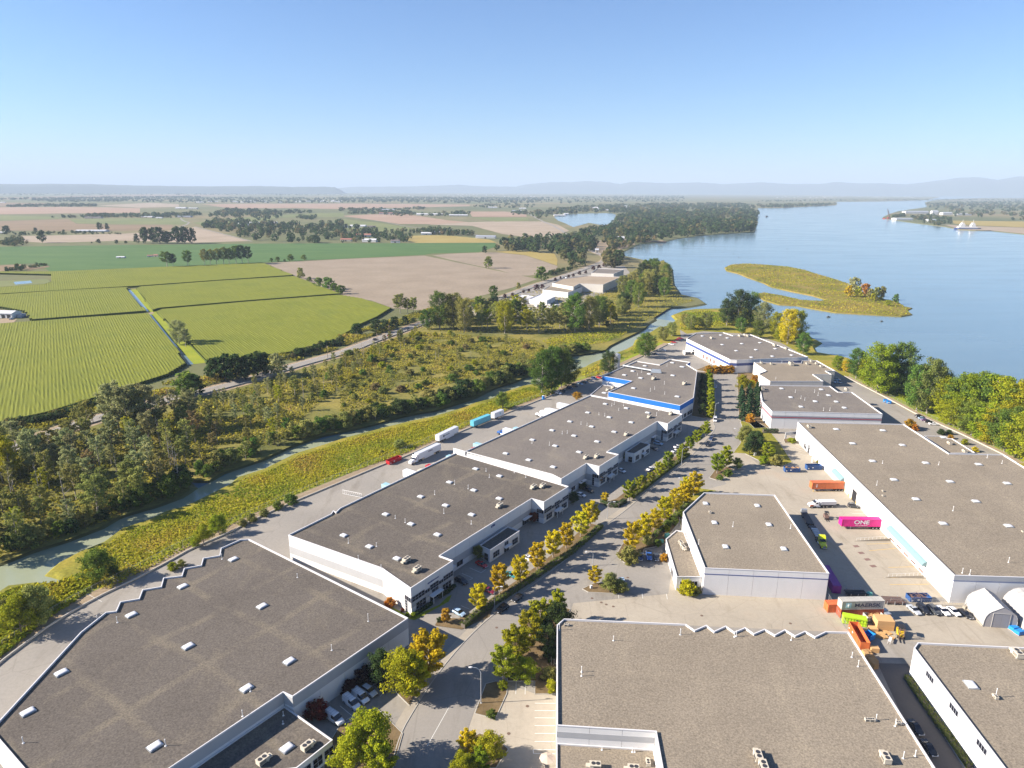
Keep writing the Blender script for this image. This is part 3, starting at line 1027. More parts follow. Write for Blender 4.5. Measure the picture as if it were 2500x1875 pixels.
def line(v, x0, y0, x1, y1, w=.13, m=0, z=.045):
    a, b = at(v, x0, y0), at(v, x1, y1)
    strip(mb, [a, b], -w / 2, w / 2, z, m)


for y in (1243, 1290, 1337, 1387, 1437, 1489):
    line('h', 1252, y, 1385, y + 1)
for a in ((1242, 1541, 1385, 1543), (1242, 1541, 1244, 1566), (1244, 1566, 1385, 1569), (1133, 1105, 1130, 1185), (1193, 1105, 1190, 1187), (1255, 1105, 1254, 1183), (1790, 540, 1793, 570), (1942, 535, 1947, 570), (2098, 540, 2105, 575)):
    line('h', *a)
line('h', 560, 1520, 700, 1270, .12)
for (a, b) in (((1085, 770), (1235, 835)), ((985, 840), (1130, 905)), ((980, 1260), (1090, 1305)), ((1060, 1200), (1120, 1225)), ((1235, 835), (1300, 790)), ((1085, 930), (1130, 905)), ((800, 1390), (870, 1420)), ((1330, 985), (1400, 1010))):
    line('S', *a, *b)
for k in range(7):
    line('d', 540 - 999 if 0 else 2212, 9999 if 0 else 900, 2212, 901) if 0 else None
for (a, b) in (((655, 1470), (560, 1420)), ((790, 1350), (690, 1300)), ((900, 1260), (800, 1215)), ((1010, 1165), (905, 1120)), ((500, 1570), (425, 1540))):
    line('g', a[0], a[1] - 800 if 0 else a[1] - 880, b[0], b[1] - 880)
for a in ((0, 1260, 85, 1330), (40, 1350, 90, 1325), (310, 1130, 260, 1200)):
    line('h', *a)
for a in ((0, 625, 160, 650), (30, 645, 200, 690), (60, 690, 215, 720)):
    line('f', 620 + a[0], a[1], 620 + a[2], a[3])
for x0, y0, x1 in ((830, 740, 1270), (1010, 1185, 1280)):
    pass
for (a, b) in (((870, 742), (1270, 735)), ((880, 450), (1020, 450))):
    line('Q', *a, *b, .2, 1)
for (a, b) in (((1270, 1210), (1700, 1212)), ((1560, 1415), (1860, 1405)), ((1590, 1500), (1930, 1470))):
    line('Q', *a, *b, .2, 1)
for (a, b) in (((1310, 435), (1570, 435)), ((1340, 370), (1520, 365)), ((1350, 480), (1600, 478))):
    line('i', *a, *b, .2, 1)
line('T', 940, 210, 1460, 205, .3, 0)
line('T', 1440, 140, 1560, 130, .2, 1)
line('L', 620, 760, 940, 915, .15, 1)
for (a, b) in (((1370, 1020), (1530, 1025)), ((1400, 975), (1480, 980))):
    line('Q', *a, *b)
tag(mb.build('road_markings', [M['paint'], M['yellow_paint']]), kind='structure')
# worn rust-brown patches where trailers' landing legs stand
mb = MB()
for x, y in ((1133, 1300), (1165, 1343), (1205, 1385), (1242, 1428)):
    c = at('f', x, y)
    mb.box((c.x, c.y, .05), (1.9, 1.3, .04), .2)
M['rust'] = plain('rust_plate', (.17, .10, .085), .8)
tag(mb.build('ground_plate', M['rust']), kind='structure')
M['manhole'] = plain('manhole_iron', (.13, .085, .06), .7)
for v, x, y in (('h', 1620, 568), ('h', 1680, 595), ('h', 1712, 608), ('h', 1757, 621), ('h', 1085, 1438), ('h', 1205, 1262), ('i', 140, 680), ('i', 710, 730), ('h', 1850, 435), ('S', 1435, 1540)):
    c = at(v, x, y)
    mb = MB()
    mb.tube([(0, 0, .03), (0, 0, .055)], [.42, .42], 12)
    tag(mb.build('manhole_cover', M['manhole'], None, (c.x, c.y, 0)), kind='structure')
# ------------------------------------------------------------------ warehouses
SKY_ME, PIPE_ME, UNIT_ME = {}, {}, {}


def dome_mesh(L, Wd):
    k = (round(L, 1), round(Wd, 1))
    if k not in SKY_ME:
        c = MB()
        c.box((0, 0, .16), (L + .14, Wd + .14, .32))
        d = MB()
        rings = []
        for z, s in ((.32, .98), (.42, .96), (.50, .86), (.55, .6), (.57, .25)):
            x, y = L / 2 * s, Wd / 2 * s
            q = min(x, y) * .25
            rings.append([(-x + q, -y, z), (x - q, -y, z), (x, -y + q, z), (x, y - q, z), (x - q, y, z), (-x + q, y, z), (-x, y - q, z), (-x, -y + q, z)])
        d.loft(rings)
        SKY_ME[k] = (c.mesh('skylight_kerb', M['galv']), d.mesh('skylight_dome', M['dome'], True))
    return SKY_ME[k]


def pipe_mesh(h):
    k = round(h, 1)
    if k not in PIPE_ME:
        p = MB()
        p.tube([(0, 0, 0), (0, 0, .12)], [.28, .2], 8)
        p.tube([(0, 0, .1), (0, 0, h)], [.07, .07], 8)
        p.tube([(0, 0, h - .02), (0, 0, h + .14)], [.13, .10], 8)
        PIPE_ME[k] = p.mesh('vent_pipe', M['pvc'])
    return PIPE_ME[k]


def unit_meshes():
    if not UNIT_ME:
        b = MB()
        b.box((0, 0, .80), (2.5, 1.5, 1.1))
        b.box((0, 0, 1.38), (2.62, 1.6, .07))
        b.box((-1.7, 0, .62), (.9, 1.1, .5))
        g = MB()
        for z in (.5, .7, .9, 1.1):
            g.box((0.3, -.77, z), (1.5, .05, .08))
            g.box((0.3, .77, z), (1.5, .05, .08))
        f = MB()
        f.tube([(0, 0, 0), (0, 0, .10)], [.46, .46], 12)
        s = MB()
        for x in (-1, 1):
            s.box((x, 0, .13), (.16, 1.7, .26))
        UNIT_ME.update(body=b.mesh('unit_body', M['unit']), grille=g.mesh('unit_grille', M['fan']), fan=f.mesh('unit_fan', M['fan']), skid=s.mesh('unit_skid', M['galv']))
    return UNIT_ME


class Warehouse:
    def __init__(self, label, roof_pts, H, rmat='roof_mid', wmat='white_wall', panel=7.0, bands=(), para=.45, name='warehouse', cat='warehouse', group=None, cop='coping', copw=.22):
        self.p = ccw(roof_pts)
        self.H = H
        self.para = para
        c = sum((Vector(q[:2]) for q in self.p), Vector((0, 0))) / len(self.p)
        self.c = c
        self.o = thing(name, label, cat, (c.x, c.y, 0), 0, group)
        p = [Vector(q[:2]) - c for q in self.p]
        self.l = p
        self.dir = None
        best = 0
        mb = MB()
        mb.prism(offset(p, -.19), 0, H - para, 0, 1)
        mb.build('roof', [M[rmat], M['joint']], self.o)
        # parapet cap: one mitred ring
        mb = MB()
        a, b = offset(p, .05), offset(p, -copw)
        n = len(p)
        for i in range(n):
            j = (i + 1) % n
            mb.face([(*a[i], H + .07), (*a[j], H + .07), (*b[j], H + .07), (*b[i], H + .07)])
            mb.face([(*a[i], H - .12), (*a[j], H - .12), (*a[j], H + .07), (*a[i], H + .07)])
            mb.face([(*b[j], H - para + .02), (*b[i], H - para + .02), (*b[i], H + .07), (*b[j], H + .07)])
        mb.build('coping', M[cop], self.o)
        for i in range(n):
            A, B = p[i], p[(i + 1) % n]
            L = (B - A).length
            d = (B - A) / L
            if L > best:
                best, self.dir = L, math.atan2(d.y, d.x)
            k = max(1, round(L / panel))
            w = (L - .04) / k
            mb = MB()
            mb.box((0, .10, (H - .02) / 2), (w - .07, .16, H - .02))
            me = mb.mesh('wall_panel', M[wmat])
            for q in range(k):
                s = .02 + w * (q + .5)
                link('wall_panel', me, self.o, (A.x + d.x * s, A.y + d.y * s, 0), math.atan2(d.y, d.x))
            for z0, z1, bm in bands:
                mb = MB()
                mb.box((L / 2, .05 if 0 else -.005, (z0 + z1) / 2), (L - .06, .05, z1 - z0))
                mb.build('painted_band', M[bm], self.o, (A.x, A.y, 0), rz=math.atan2(d.y, d.x))

    def edge(self, i):
        A, B = self.l[i % len(self.l)], self.l[(i + 1) % len(self.l)]
        return A, B

    def edge_near(self, v, x, y, z=None):
        """index of the wall nearest to a sighting, and the distance along it"""
        g = at(v, x, y, self.H if z is None else z) - self.c
        best = None
        for i in range(len(self.l)):
            A, B = self.edge(i)
            d = (B - A).normalized()
            s = max(0, min((B - A).length, (g - A).dot(d)))
            e = (A + d * s - g).length
            if best is None or e < best[0]:
                best = (e, i, s)
        return best[1], best[2]

    def frame(self, i):
        A, B = self.edge(i)
        d = (B - A).normalized()
        return A, d, math.atan2(d.y, d.x), (B - A).length

    def window(self, i, s0, s1, z0, z1, nc=1, nr=1, glass='glass', name='window'):
        A, d, rz, L = self.frame(i)
        w, h = (s1 - s0), (z1 - z0)
        fr = MB()
        t = .07
        for k in range(nc + 1):
            fr.box((w * k / nc, -.06, h / 2), (t, .13, h))
        for k in range(nr + 1):
            for c in range(nc):
                fr.box((w * (c + .5) / nc, -.055, h * k / nr), (w / nc - t - .004, .12, t))
        f = fr.build(name, M['mullion'], self.o, (A.x + d.x * s0, A.y + d.y * s0, z0), rz=rz)
        pm = MB()
        pm.box((0, 0, 0), (w / nc - t - .006, .05, h / nr - t - .006))
        me = pm.mesh('pane', M[glass])
        for c in range(nc):
            for r in range(nr):
                link('pane', me, f, (w * (c + .5) / nc, -.045, h * (r + .5) / nr))
        return f

    def slab(self, name, i, s0, s1, z0, z1, out0, out1, mat):
        """a box on wall i, from out0 to out1 metres proud of it"""
        A, d, rz, L = self.frame(i)
        mb = MB()
        mb.box(((s0 + s1) / 2, -(out0 + out1) / 2, (z0 + z1) / 2), (s1 - s0, out1 - out0, z1 - z0))
        return mb.build(name, M[mat], self.o, (A.x, A.y, 0), rz=rz)

    def awning(self, i, s0, s1, z0, z1, out, mat='teal'):
        A, d, rz, L = self.frame(i)
        mb = MB()
        prof = [(.03, z1), (out * .55, z1 - (z1 - z0) * .25), (out, z0 + .3), (out, z0)]
        for (a, za), (b, zb) in zip(prof, prof[1:]):
            mb.face([(s0, -a, za), (s1, -a, za), (s1, -b, zb), (s0, -b, zb)])
        for s, fl in ((s0, 1), (s1, 0)):
            q = [(s, -a, z) for a, z in prof] + [(s, -.03, z0)]
            mb.face(q if fl else q[::-1])
        return mb.build('awning', M[mat], self.o, (A.x, A.y, 0), rz=rz)

    def roof_at(self, v, x, y, z=None):
        g = at(v, x, y, (self.H - self.para) if z is None else z)
        return g.x - self.c.x, g.y - self.c.y

    def skylights(self, spec, L=2.7, Wd=2.0, turn=0.0):
        a, b = dome_mesh(L, Wd)
        v = None
        for w in spec.split():
            if w in SHEET:
                v = w
                continue
            x, y = map(float, w.split(','))
            gx, gy = self.roof_at(v, x, y)
            k = link('skylight', a, self.o, (gx, gy, self.H - self.para - .01), self.dir + turn)
            link('dome', b, k, (0, 0, 0))

    def pipes(self, spec, h=1.5):
        v = None
        for w in spec.split():
            if w in SHEET:
                v = w
                continue
            x, y = map(float, w.split(',')[:2])
            gx, gy = self.roof_at(v, x, y)
            hh = h * random.Random(gx + gy).uniform(.75, 1.2)
            link('vent_pipe', pipe_mesh(hh), self.o, (gx, gy, self.H - self.para - .02))

    def units(self, spec, turn=0.0, s=1.0):
        u = unit_meshes()
        v = None
        for w in spec.split():
            if w in SHEET:
                v = w
                continue
            x, y = map(float, w.split(',')[:2])
            gx, gy = self.roof_at(v, x, y)
            k = link('rooftop_unit', u['body'], self.o, (gx, gy, self.H - self.para), self.dir + turn)
            k.scale = (s, s, s)
            link('grille', u['grille'], k)
            link('skid', u['skid'], k, (0, 0, 0))
            link('fan', u['fan'], k, (.62, 0, 1.40))
            link('fan', u['fan'], k, (-.45, 0, 1.40))


def text_mesh(name, s, size, mat, ext=.03, sx=1.0):
    cu = bpy.data.curves.new(name, 'FONT')
    cu.body = s
    cu.size = size
    cu.extrude = ext
    cu.offset = size * .022
    cu.align_x = 'CENTER'
    cu.align_y = 'CENTER'
    o = bpy.data.objects.new(name, cu)
    COL.objects.link(o)
    bpy.context.view_layer.update()
    me = bpy.data.meshes.new_from_object(o.evaluated_get(bpy.context.evaluated_depsgraph_get()))
    bpy.data.objects.remove(o)
    bpy.data.curves.remove(cu)
    for v in me.vertices:
        v.co.x *= sx
    me.materials.clear()
    me.materials.append(mat)
    me.name = name
    return me


# A: the large dark roof at the lower left with the saw-tooth dock side
HA = 8.3
pA = poly('g 520,785 680,658 745,650 772,590 893,570 915,513 1035,493 1050,437 1168,423 1183,375 1293,355 1305,310 1412,292 1420,245 1545,190 1600,187 h 438,695 g 1880,1200 1820,1172 1085,1662', HA)
dd = (pA[-2] - pA[-1]).normalized()
near = pA[-1] - dd * 42
pA2 = pA[:-1] + [near]
corner = at('g', -60, 1415, HA)
wA = Warehouse('large dark gravel roofed warehouse at the lower left with a saw-toothed dock side', pA2 + [at('g', 330, 1870, HA), corner], HA, 'roof_dark', bands=((HA - 3.0, HA - .35, 'grey_wall'),), cop='coping')
wA.dir = math.atan2(dd.y, dd.x)
wA.skylights('g 1500,320 1175,495 845,678 1685,622 1210,880 395,1050 180,1303 1860,976 1585,1150 995,1523', 2.6, 1.9)
wA.pipes('g 1428,316 1912,434 755,724 627,709 2133,902 150,1499 1065,1517 1560,1327 1610,1167', 1.6)
wA.pipes('h 182,716', 2.6)
lowA = poly('g 1826,1285 1952,1365 2150,1500 2135,1570', 4.6)
q0, q1, q2 = lowA[0], lowA[1], lowA[2]
nA = Vector((-dd.y, dd.x))
if (q2 - q0).dot(nA) < 0:
    nA = -nA
wdt = (q2 - q0).dot(nA)
# office block of A: butts against the recessed wall
bA = at('g', 1820, 1172, HA)
offA = [bA + nA * .08 - dd * 40, bA + nA * .08 - dd * .1, bA + nA * wdt - dd * .1, bA + nA * wdt - dd * 9.5, bA + nA * (wdt - 1.5) - dd * 11, bA + nA * (wdt - 1.5) - dd * 40]
wA2 = Warehouse('low dark roofed office wing with two beige rooftop units below the lower left warehouse', offA, 4.6, 'roof_dark', name='office_wing', cat='building', para=.3)
wA2.skylights('g 1845,1534', 2.6, 2.0)
wA2.units('g 1690,1625 1975,1535', .0, .95)
wA2.pipes('g 1822,1322 1820,1375', .9)
i, s = wA2.edge_near('g', 2150, 1500)
for e in range(len(wA2.l)):
    A_, B_ = wA2.edge(e)
    if (B_ - A_).length > 6 and e in (2, 4):
        n = int((B_ - A_).length // 3)
        for k in range(n):
            wA2.window(e, 1.0 + k * 3, 3.4 + k * 3, .9, 3.3, 2, 2)

# B1, B2: the long row on the far side of the road
HB = 8.9
pB1 = poly('d 1853,1228 e 268,1440 455,1570 728,1392 642,1360 1233,993 1312,1015 1470,915 745,700 0,1055 d 2160,1080 2142,1070 2128,1092', HB)
wB1 = Warehouse('long grey roofed white warehouse nearest of the roadside row, with glazed offices', pB1, HB, 'roof_dark', bands=((2.2, 4.9, 'grey_wall'),))
wB1.dir = math.atan2(*(pB1[3] - pB1[4]).yx)
wB1.skylights('M 1272,872 1578,965 935,1045 1247,1148 565,1230 885,1343 1575,1255 1220,1462 115,1458 440,1583 S 675,350 155,658 e 25,1233 190,1305', 2.35, 1.7)
wB1.pipes('M 1405,897 1447,977 1000,1067 1175,1124 745,1199 862,1440 238,1505 365,1557 1768,917 1915,977 1215,1577 e 55,1280 118,1382 235,1300 265,1447', 1.5)
wB1.units('S 275,690 415,810 M 1580,1355 2015,1115 2135,1100', 1.571, .95)
HB2 = 9.4
pB2 = poly('M 985,600 1155,643 e 805,690 J 950,975 1190,1018 2140,1215 1950,1340 1815,1310 N 1170,225 1320,260 1070,415 905,375 580,575 460,515', HB2)
pB2 = pB2[:1] + pB2[2:]
wB2 = Warehouse('long grey roofed white warehouse second in the roadside row', pB2, HB2, 'roof_mid', bands=((2.2, 4.9, 'grey_wall'),))
wB2.dir = wB1.dir
wB2.skylights('J 1147,1090 1418,1145 922,1202 1197,1262 1692,1203 692,1317 972,1382 1480,1327 463,1430 747,1500 1262,1450 210,1553 1042,1575 503,1630 N 810,235 162,337 477,427 M 1658,675', 2.35, 1.7)
wB2.pipes('J 1230,1112 1262,1092 1320,1167 1065,1227 1140,1242 835,1347 912,1362 593,1472 657,1462 205,1592 428,1617 1383,1112 1832,1172 1805,1237', 1.4)
wB2.units('J 1712,1262 1418,1488 1990,1222 N 900,310 1040,297', 1.571, .95)


def office_front(w, v, x, y):
    """the two-storey glazed end of a row warehouse, facing the road"""
    i, _ = w.edge_near(v, x, y)
    A, d, rz, L = w.frame(i)
    st = [(0.005, .30, 5.7, 4, 2), (.30, .42, 5.1, 2, 1), (.42, .63, 5.7, 3, 2), (.63, .74, 5.1, 2, 1), (.74, .985, 5.7, 4, 2)]
    if x < 0:
        st = st[::-1]
    for a, b, zt, nc, nr in st:
        w.window(i, a * L + .12, b * L - .04, 3.95, zt, nc, nr)
    w.window(i, .46 * L, .62 * L, 2.75, 3.85, 2, 1)
    w.window(i, .10 * L, .32 * L, .8, 3.0, 3, 2)
    w.window(i, .72 * L, .93 * L, .8, 3.0, 3, 2)
    w.window(i, .42 * L, .62 * L, .05, 2.35, 3, 1, name='entrance')
    w.slab('canopy', i, .39 * L, .66 * L, 2.42, 2.68, .14, 1.7, 'white_wall')
    for f in (.42, .63):
        a = A + d * (f * L) + Vector((d.y, -d.x)) * 1.5
        mb = MB()
        mb.tube([(0, 0, 0), (0, 0, 2.42)], .11, 8)
        mb.build('column', M['white_wall'], w.o, (a.x, a.y, 0))
    j = (i - 1) % len(w.l)
    return i, j


for w, v, x, y in ((wB1, 'S', 600, 860), (wB1, 'N', 500, 780), (wB2, 'N', 1190, 340), (wB2, 'J', 2040, 1280)):
    i, j = office_front(w, v, x, y)
    A, d, rz, L = w.frame(j)
    w.window(j, L - 3.0, L - .15, 3.95, 5.5, 3, 1)
    w.window(j, L - 3.0, L - 2.1, .3, 3.85, 1, 4)
    if L > 20:
        w.window(j, L - 12, L - 6.5, .8, 2.3, 5, 1)
for w, v, x, y in ((wB1, 'S', 1290, 350), (wB2, 'N', 1500, 150), (wB2, 'N', 740, 480)):
    i, _ = w.edge_near(v, x, y)
    L = w.frame(i)[3]
    w.window(i, 1.2, 5.0, .1, 2.7, 3, 1, name='entrance')
    w.slab('canopy', i, .8, 6, 2.8, 3.0, .14, 1.5, 'white_wall')
    w.window(i, L - 6, L - 2.0, .1, 2.7, 3, 1, name='entrance')
    w.slab('canopy', i, L - 6.5, L - 1.6, 2.8, 3.0, .14, 1.5, 'white_wall')
    w.window(i, 8, 11, .9, 2.7, 2, 1)
# number and lettering on the first row building
nm = text_mesh('wall_number', '6780', 1.15, M['navy'])
i, s = wB1.edge_near('S', 1390, 190)
A, d, rz, L = wB1.frame(i)
o = link('wall_number', nm, wB1.o, (A.x + d.x * s + d.y * .06, A.y + d.y * s - d.x * .06, HB - 1.2))
o.rotation_euler = (math.pi / 2, 0, rz)
i, s = wB1.edge_near('S', 600, 860)
A, d, rz, L = wB1.frame(i)
mb = MB()
rng = random.Random(3)
u = .38 * L
while u < .64 * L:
    wd = rng.uniform(.16, .30)
    mb.box((u, -.04, 6.75), (wd * .75, .06, .5 if u < .5 * L else .34))
    u += wd + .05
mb.build('wall_lettering', M['navy'], wB1.o, (A.x, A.y, 0), rz=rz)
# low roadside offices in front of the row
for lbl, pl, hgt in (('low flat office with dark roof against the first row warehouse', 'S 1215,480 1575,240 1730,295 1350,545', 4.6), ('low flat office with dark roof against the second row warehouse', 'N 1400,230 1600,95 1725,130 1520,250', 4.6)):
    wv = Warehouse(lbl, poly(pl, hgt), hgt, 'roof_dark', name='office_wing', cat='building', para=.3, panel=8)
    v, xy = pl.split()[0], pl.split()[3:5]
    p1 = tuple(map(float, xy[1].split(',')))
    p2 = tuple(map(float, pl.split()[3].split(',')))
    i, _ = wv.edge_near(v, (p1[0] + p2[0]) / 2, (p1[1] + p2[1]) / 2)
    L = wv.frame(i)[3]
    wv.window(i, .10 * L, .30 * L, .8, 2.9, 3, 2)
    wv.window(i, .48 * L, .60 * L, 2.6, 3.9, 2, 1)
    wv.window(i, .46 * L, .62 * L, .05, 2.3, 2, 1, name='entrance')
    wv.slab('canopy', i, .43 * L, .65 * L, 2.36, 2.55, .14, 1.4, 'white_wall')
    wv.window(i, .74 * L, .93 * L, .8, 2.9, 3, 2)
    wv.window((i - 1) % 4, wv.frame((i - 1) % 4)[3] - 2.6, wv.frame((i - 1) % 4)[3] - .8, .2, 2.8, 1, 2)

# D: the building with the blue band
HD = 9.2
pD = poly('J 1110,725 1490,790 1190,930 2110,1105 K 175,1005 220,658 85,575 135,548 J 2240,548 1990,510 1845,582 1550,535', HD)
wD = Warehouse('grey roofed warehouse with a broad bright blue band under its parapet', pD, HD, 'roof_mid', bands=((HD - 2.9, HD - .1, 'blue_wall'),))
wD.dir = wB1.dir
wD.skylights('J 1657,600 1500,668 1393,718 1603,757 1712,705 2015,723 2140,613 2010,560 1510,888 2072,995 K 25,612', 2.6, 1.9)
wD.pipes('J 1725,922 1780,898 1907,832 1910,960 1940,600 1560,715 1613,680', 1.6)
wD.units('J 1770,770 2165,835', 1.571, 1.2)
a, b = wD.roof_at('J', 1375, 615), wD.roof_at('J', 1740, 680)
zr = HD - wD.para
mb = MB()
mb.tube([(a[0], a[1], zr + 1.3), (b[0], b[1], zr + 1.3)], .55, 10)
c_ = wD.roof_at('J', 1860, 690)
e_ = Vector(c_) - Vector(b)
mb.box(((b[0] + c_[0]) / 2, (b[1] + c_[1]) / 2, zr + 1.2), (e_.length + 1, 2.4, 2.0), math.atan2(e_.y, e_.x), top=(.75, .7))
mb.build('exhaust_duct', M['galv'], wD.o)
t = at('J', 1295, 635)
mb = MB()
mb.tube([(0, 0, 0), (0, 0, 10.5)], 2.1, 20)
si = thing('silo', 'round galvanised dust silo beside the blue banded warehouse', 'silo', (t.x, t.y, 0))
mb.build('tank', M['galv'], si, smooth=False)
mb = MB()
mb.tube([(0, 0, 10.5), (0, 0, 11.2)], [2.1, .5], 20)
mb.build('cap', M['galv'], si)
mb = MB()
for z in (2.6, 5.2, 7.8):
    mb.tube([(0, 0, z), (0, 0, z + .12)], 2.14, 20)
mb.build('band', M['mullion'], si)
pDl = poly('J 955,968 1108,838 1340,868 1185,930 1180,1012', 5.0)
wDl = Warehouse('low grey roofed link wing between the blue banded warehouse and the row', pDl, 5.0, 'roof_mid', name='office_wing', cat='building', bands=((3.2, 4.9, 'blue_wall'),), para=.3)
wDl.dir = wB1.dir
wDl.units('J 1180,915 1245,885', 1.571)
wDl.skylights('J 1135,948')
i, _ = wD.edge_near('K', 90, 1060)
L = wD.frame(i)[3]
for f in (.1, .35, .6, .8):
    wD.window(i, f * L, f * L + 3, .6, 2.8, 2, 1)

# C: pentagon roof in the middle of the yard, with the office wing on its left
HC = 9.15
wC = Warehouse('brown roofed warehouse with one thin navy stripe, alone in the yard', poly('f 155,955 610,970 960,1475 160,1440 20,1080', HC), HC, 'roof_tan', bands=((HC - 2.15, HC - 1.9, 'navy'),), panel=8)
wC.dir = math.atan2(*(wC.l[1] - wC.l[0]).yx)
wC.skylights('f 165,1028 497,1042 222,1151 572,1164 293,1306 668,1320', 2.2, 1.7, 0)
wC.pipes('f 340,1174 711,1185 120,1287', 1.6)
wC.units('f 193,1087', 0, .5)
i, _ = wC.edge_near('f', 560, 1460)
pCl = poly('N 1925,1350 2060,1235 f 28,1215 147,1497 0,1495 h 2165,430', 4.7)
pCl = [at('N', 1925, 1350, 4.7), at('h', 2165, 430, 4.7), at('f', 140, 1497, 4.7), at('f', 26, 1205, 4.7), at('N', 2060, 1235, 4.7)]
wCl = Warehouse('low tan roofed office wing with white walls on the left side of the yard warehouse', pCl, 4.7, 'roof_tan', name='office_wing', cat='building', para=.3)
wCl.units('N 2120,1420 2150,1475', .3, .8)
i, _ = wCl.edge_near('h', 2230, 430)
L = wCl.frame(i)[3]
wCl.window(i, .15 * L, .45 * L, .3, 3.2, 2, 2)
wCl.window(i, .6 * L, .85 * L, .3, 3.2, 2, 2)
i, _ = wCl.edge_near('h', 2130, 330)
L = wCl.frame(i)[3]
wCl.window(i, .6 * L, .75 * L, .4, 2.8, 2, 1)
wCl.window(i, .2 * L, .4 * L, .8, 2.6, 3, 1)

# E: the long loading-bay warehouse on the right
HE = 9.4
e_bl, e_fl = at('f', 757, 500, HE), at('f', 1765, 1487, HE)
eb1, eb2, eb3 = at('f', 1440, 515, HE), at('f', 1730, 703, HE), at('f', 2080, 710, HE)
fd = (at('f', 2212, 1500, HE) - e_fl).normalized()
bd = (at('f', 2212, 790, HE) - eb3).normalized()
k_ = ((e_fl - eb3).x * fd.y - (e_fl - eb3).y * fd.x) / (bd.x * fd.y - bd.y * fd.x)
e_fr = eb3 + bd * k_
wE = Warehouse('long tan roofed white warehouse with teal dock awnings along the loading yard', [e_bl, eb1, eb2, eb3, e_fr, e_fl], HE, 'roof_tan', bands=((HE - 1.6, HE - .1, 'stripe_grey' if 0 else 'grey_wall'), (HE - 1.95, HE - 1.7, 'blue_stripe')))
wE.skylights('f 1005,550 1305,558 1110,642 1430,652 1238,755 1580,767 1920,776 1376,875 1737,887 2103,898 1517,1000 1902,1014 1692,1157 2112,1172', 2.4, 2.0, 1.571)
wE.pipes('f 1302,767 1265,907 1755,1072 2112,1404 1815,1472 1863,1482 1663,777 1975,732 2070,767', 1.5)
wE.units('f 830,538', 0, .9)
wE.units('f 1305,948 1305,978 2205,1210', 0, .35)
i, _ = wE.edge_near('f', 1260, 1000)
A, d, rz, L = wE.frame(i)


def onwall(w, i, v, x, y):
    A, d, rz, L = w.frame(i)
    return (at(v, x, y) - w.c - A).dot(d)


def spans(v, xa, ya, xb, yb):
    s = sorted((onwall(wE, i, v, xa, ya), onwall(wE, i, v, xb, yb)))
    return s


s0, s1 = spans('Q', 1145, 590, 1265, 720)
wE.awning(i, s0, s1, 3.9, 5.6, 1.6)
wE.slab('dock_door', i, s0 + 1.2, s0 + 4.2, 1.2, 3.8, -.05, .05, 'door_grey')
s0, s1 = spans('Q', 1285, 740, 1345, 800)
wE.slab('roller_door', i, s0, s1, .05, 4.6, -.05, .06, 'door_grey')
s0, s1 = spans('Q', 1385, 835, 1440, 890)
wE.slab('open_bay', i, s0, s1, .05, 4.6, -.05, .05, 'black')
s0, s1 = spans('Q', 1690, 1110, 1745, 1165)
wE.slab('dock_door', i, s0, s1, 1.1, 4.2, -.05, .06, 'door_grey')
s0, s1 = spans('Q', 1870, 1345, 'x' and 2212, 'x' and 1690)
s1 = onwall(wE, i, 'i', 1560, 430)
s0, s1 = min(s0, s1), max(s0, s1)
wE.awning(i, s0, s1, 3.9, 5.5, 1.5)
for k in range(5):
    c = s0 + (s1 - s0) * (k + .5) / 5
    wE.slab('dock_door', i, c - 1.3, c + 1.3, 1.2, 3.8, -.05, .05, 'door_grey')
    wE.slab('dock_bumper', i, c - 1.4, c + 1.4, .75, 1.1, .0, .28, 'rust')
s0, s1 = spans('i', 1588, 460, 1628, 500)
wE.slab('roller_door', i, s0, s1, .1, 4.2, -.05, .06, 'door_grey')
for x, y in ((1643, 505), (1707, 570), (1325, 160), (1212, 40 if 0 else 50)):
    c = onwall(wE, i, 'i', x, y)
    wE.slab('door', i, c - .5, c + .5, .05, 2.2, -.05, .05, 'door_grey')
for x, y in ((1522, 985), (1577, 1040)):
    c = onwall(wE, i, 'Q', x, y)
    wE.slab('door', i, c - .5, c + .5, .05, 2.2, -.05, .05, 'door_grey')
c = onwall(wE, i, 'Q', 770, 200)
wE.window(i, c - 1.6, c + 1.6, .6, 3.0, 2, 1)
c = onwall(wE, i, 'Q', 825, 245)
wE.slab('porch', i, c - 1.4, c + 1.4, 3.0, 4.6, .0, 1.2, 'grey_wall')
wE.window(i, c - 1.2, c + 1.2, .1, 2.9, 2, 1, name='entrance')
# E: entrance tower step and the loading fin walls
pEl = poly('L 1035,1180 1300,1183 1330,1210 1395,1215 1690,1398 1345,1402', 4.5)
wEl = Warehouse('low tan roofed wing tucked into the river side of the long loading warehouse', pEl, 4.5, 'roof_tan', name='office_wing', cat='building', para=.3)
wEl.units('L 1360,1290 1555,1395', 0, .9)
wEl.skylights('L 1275,1203')

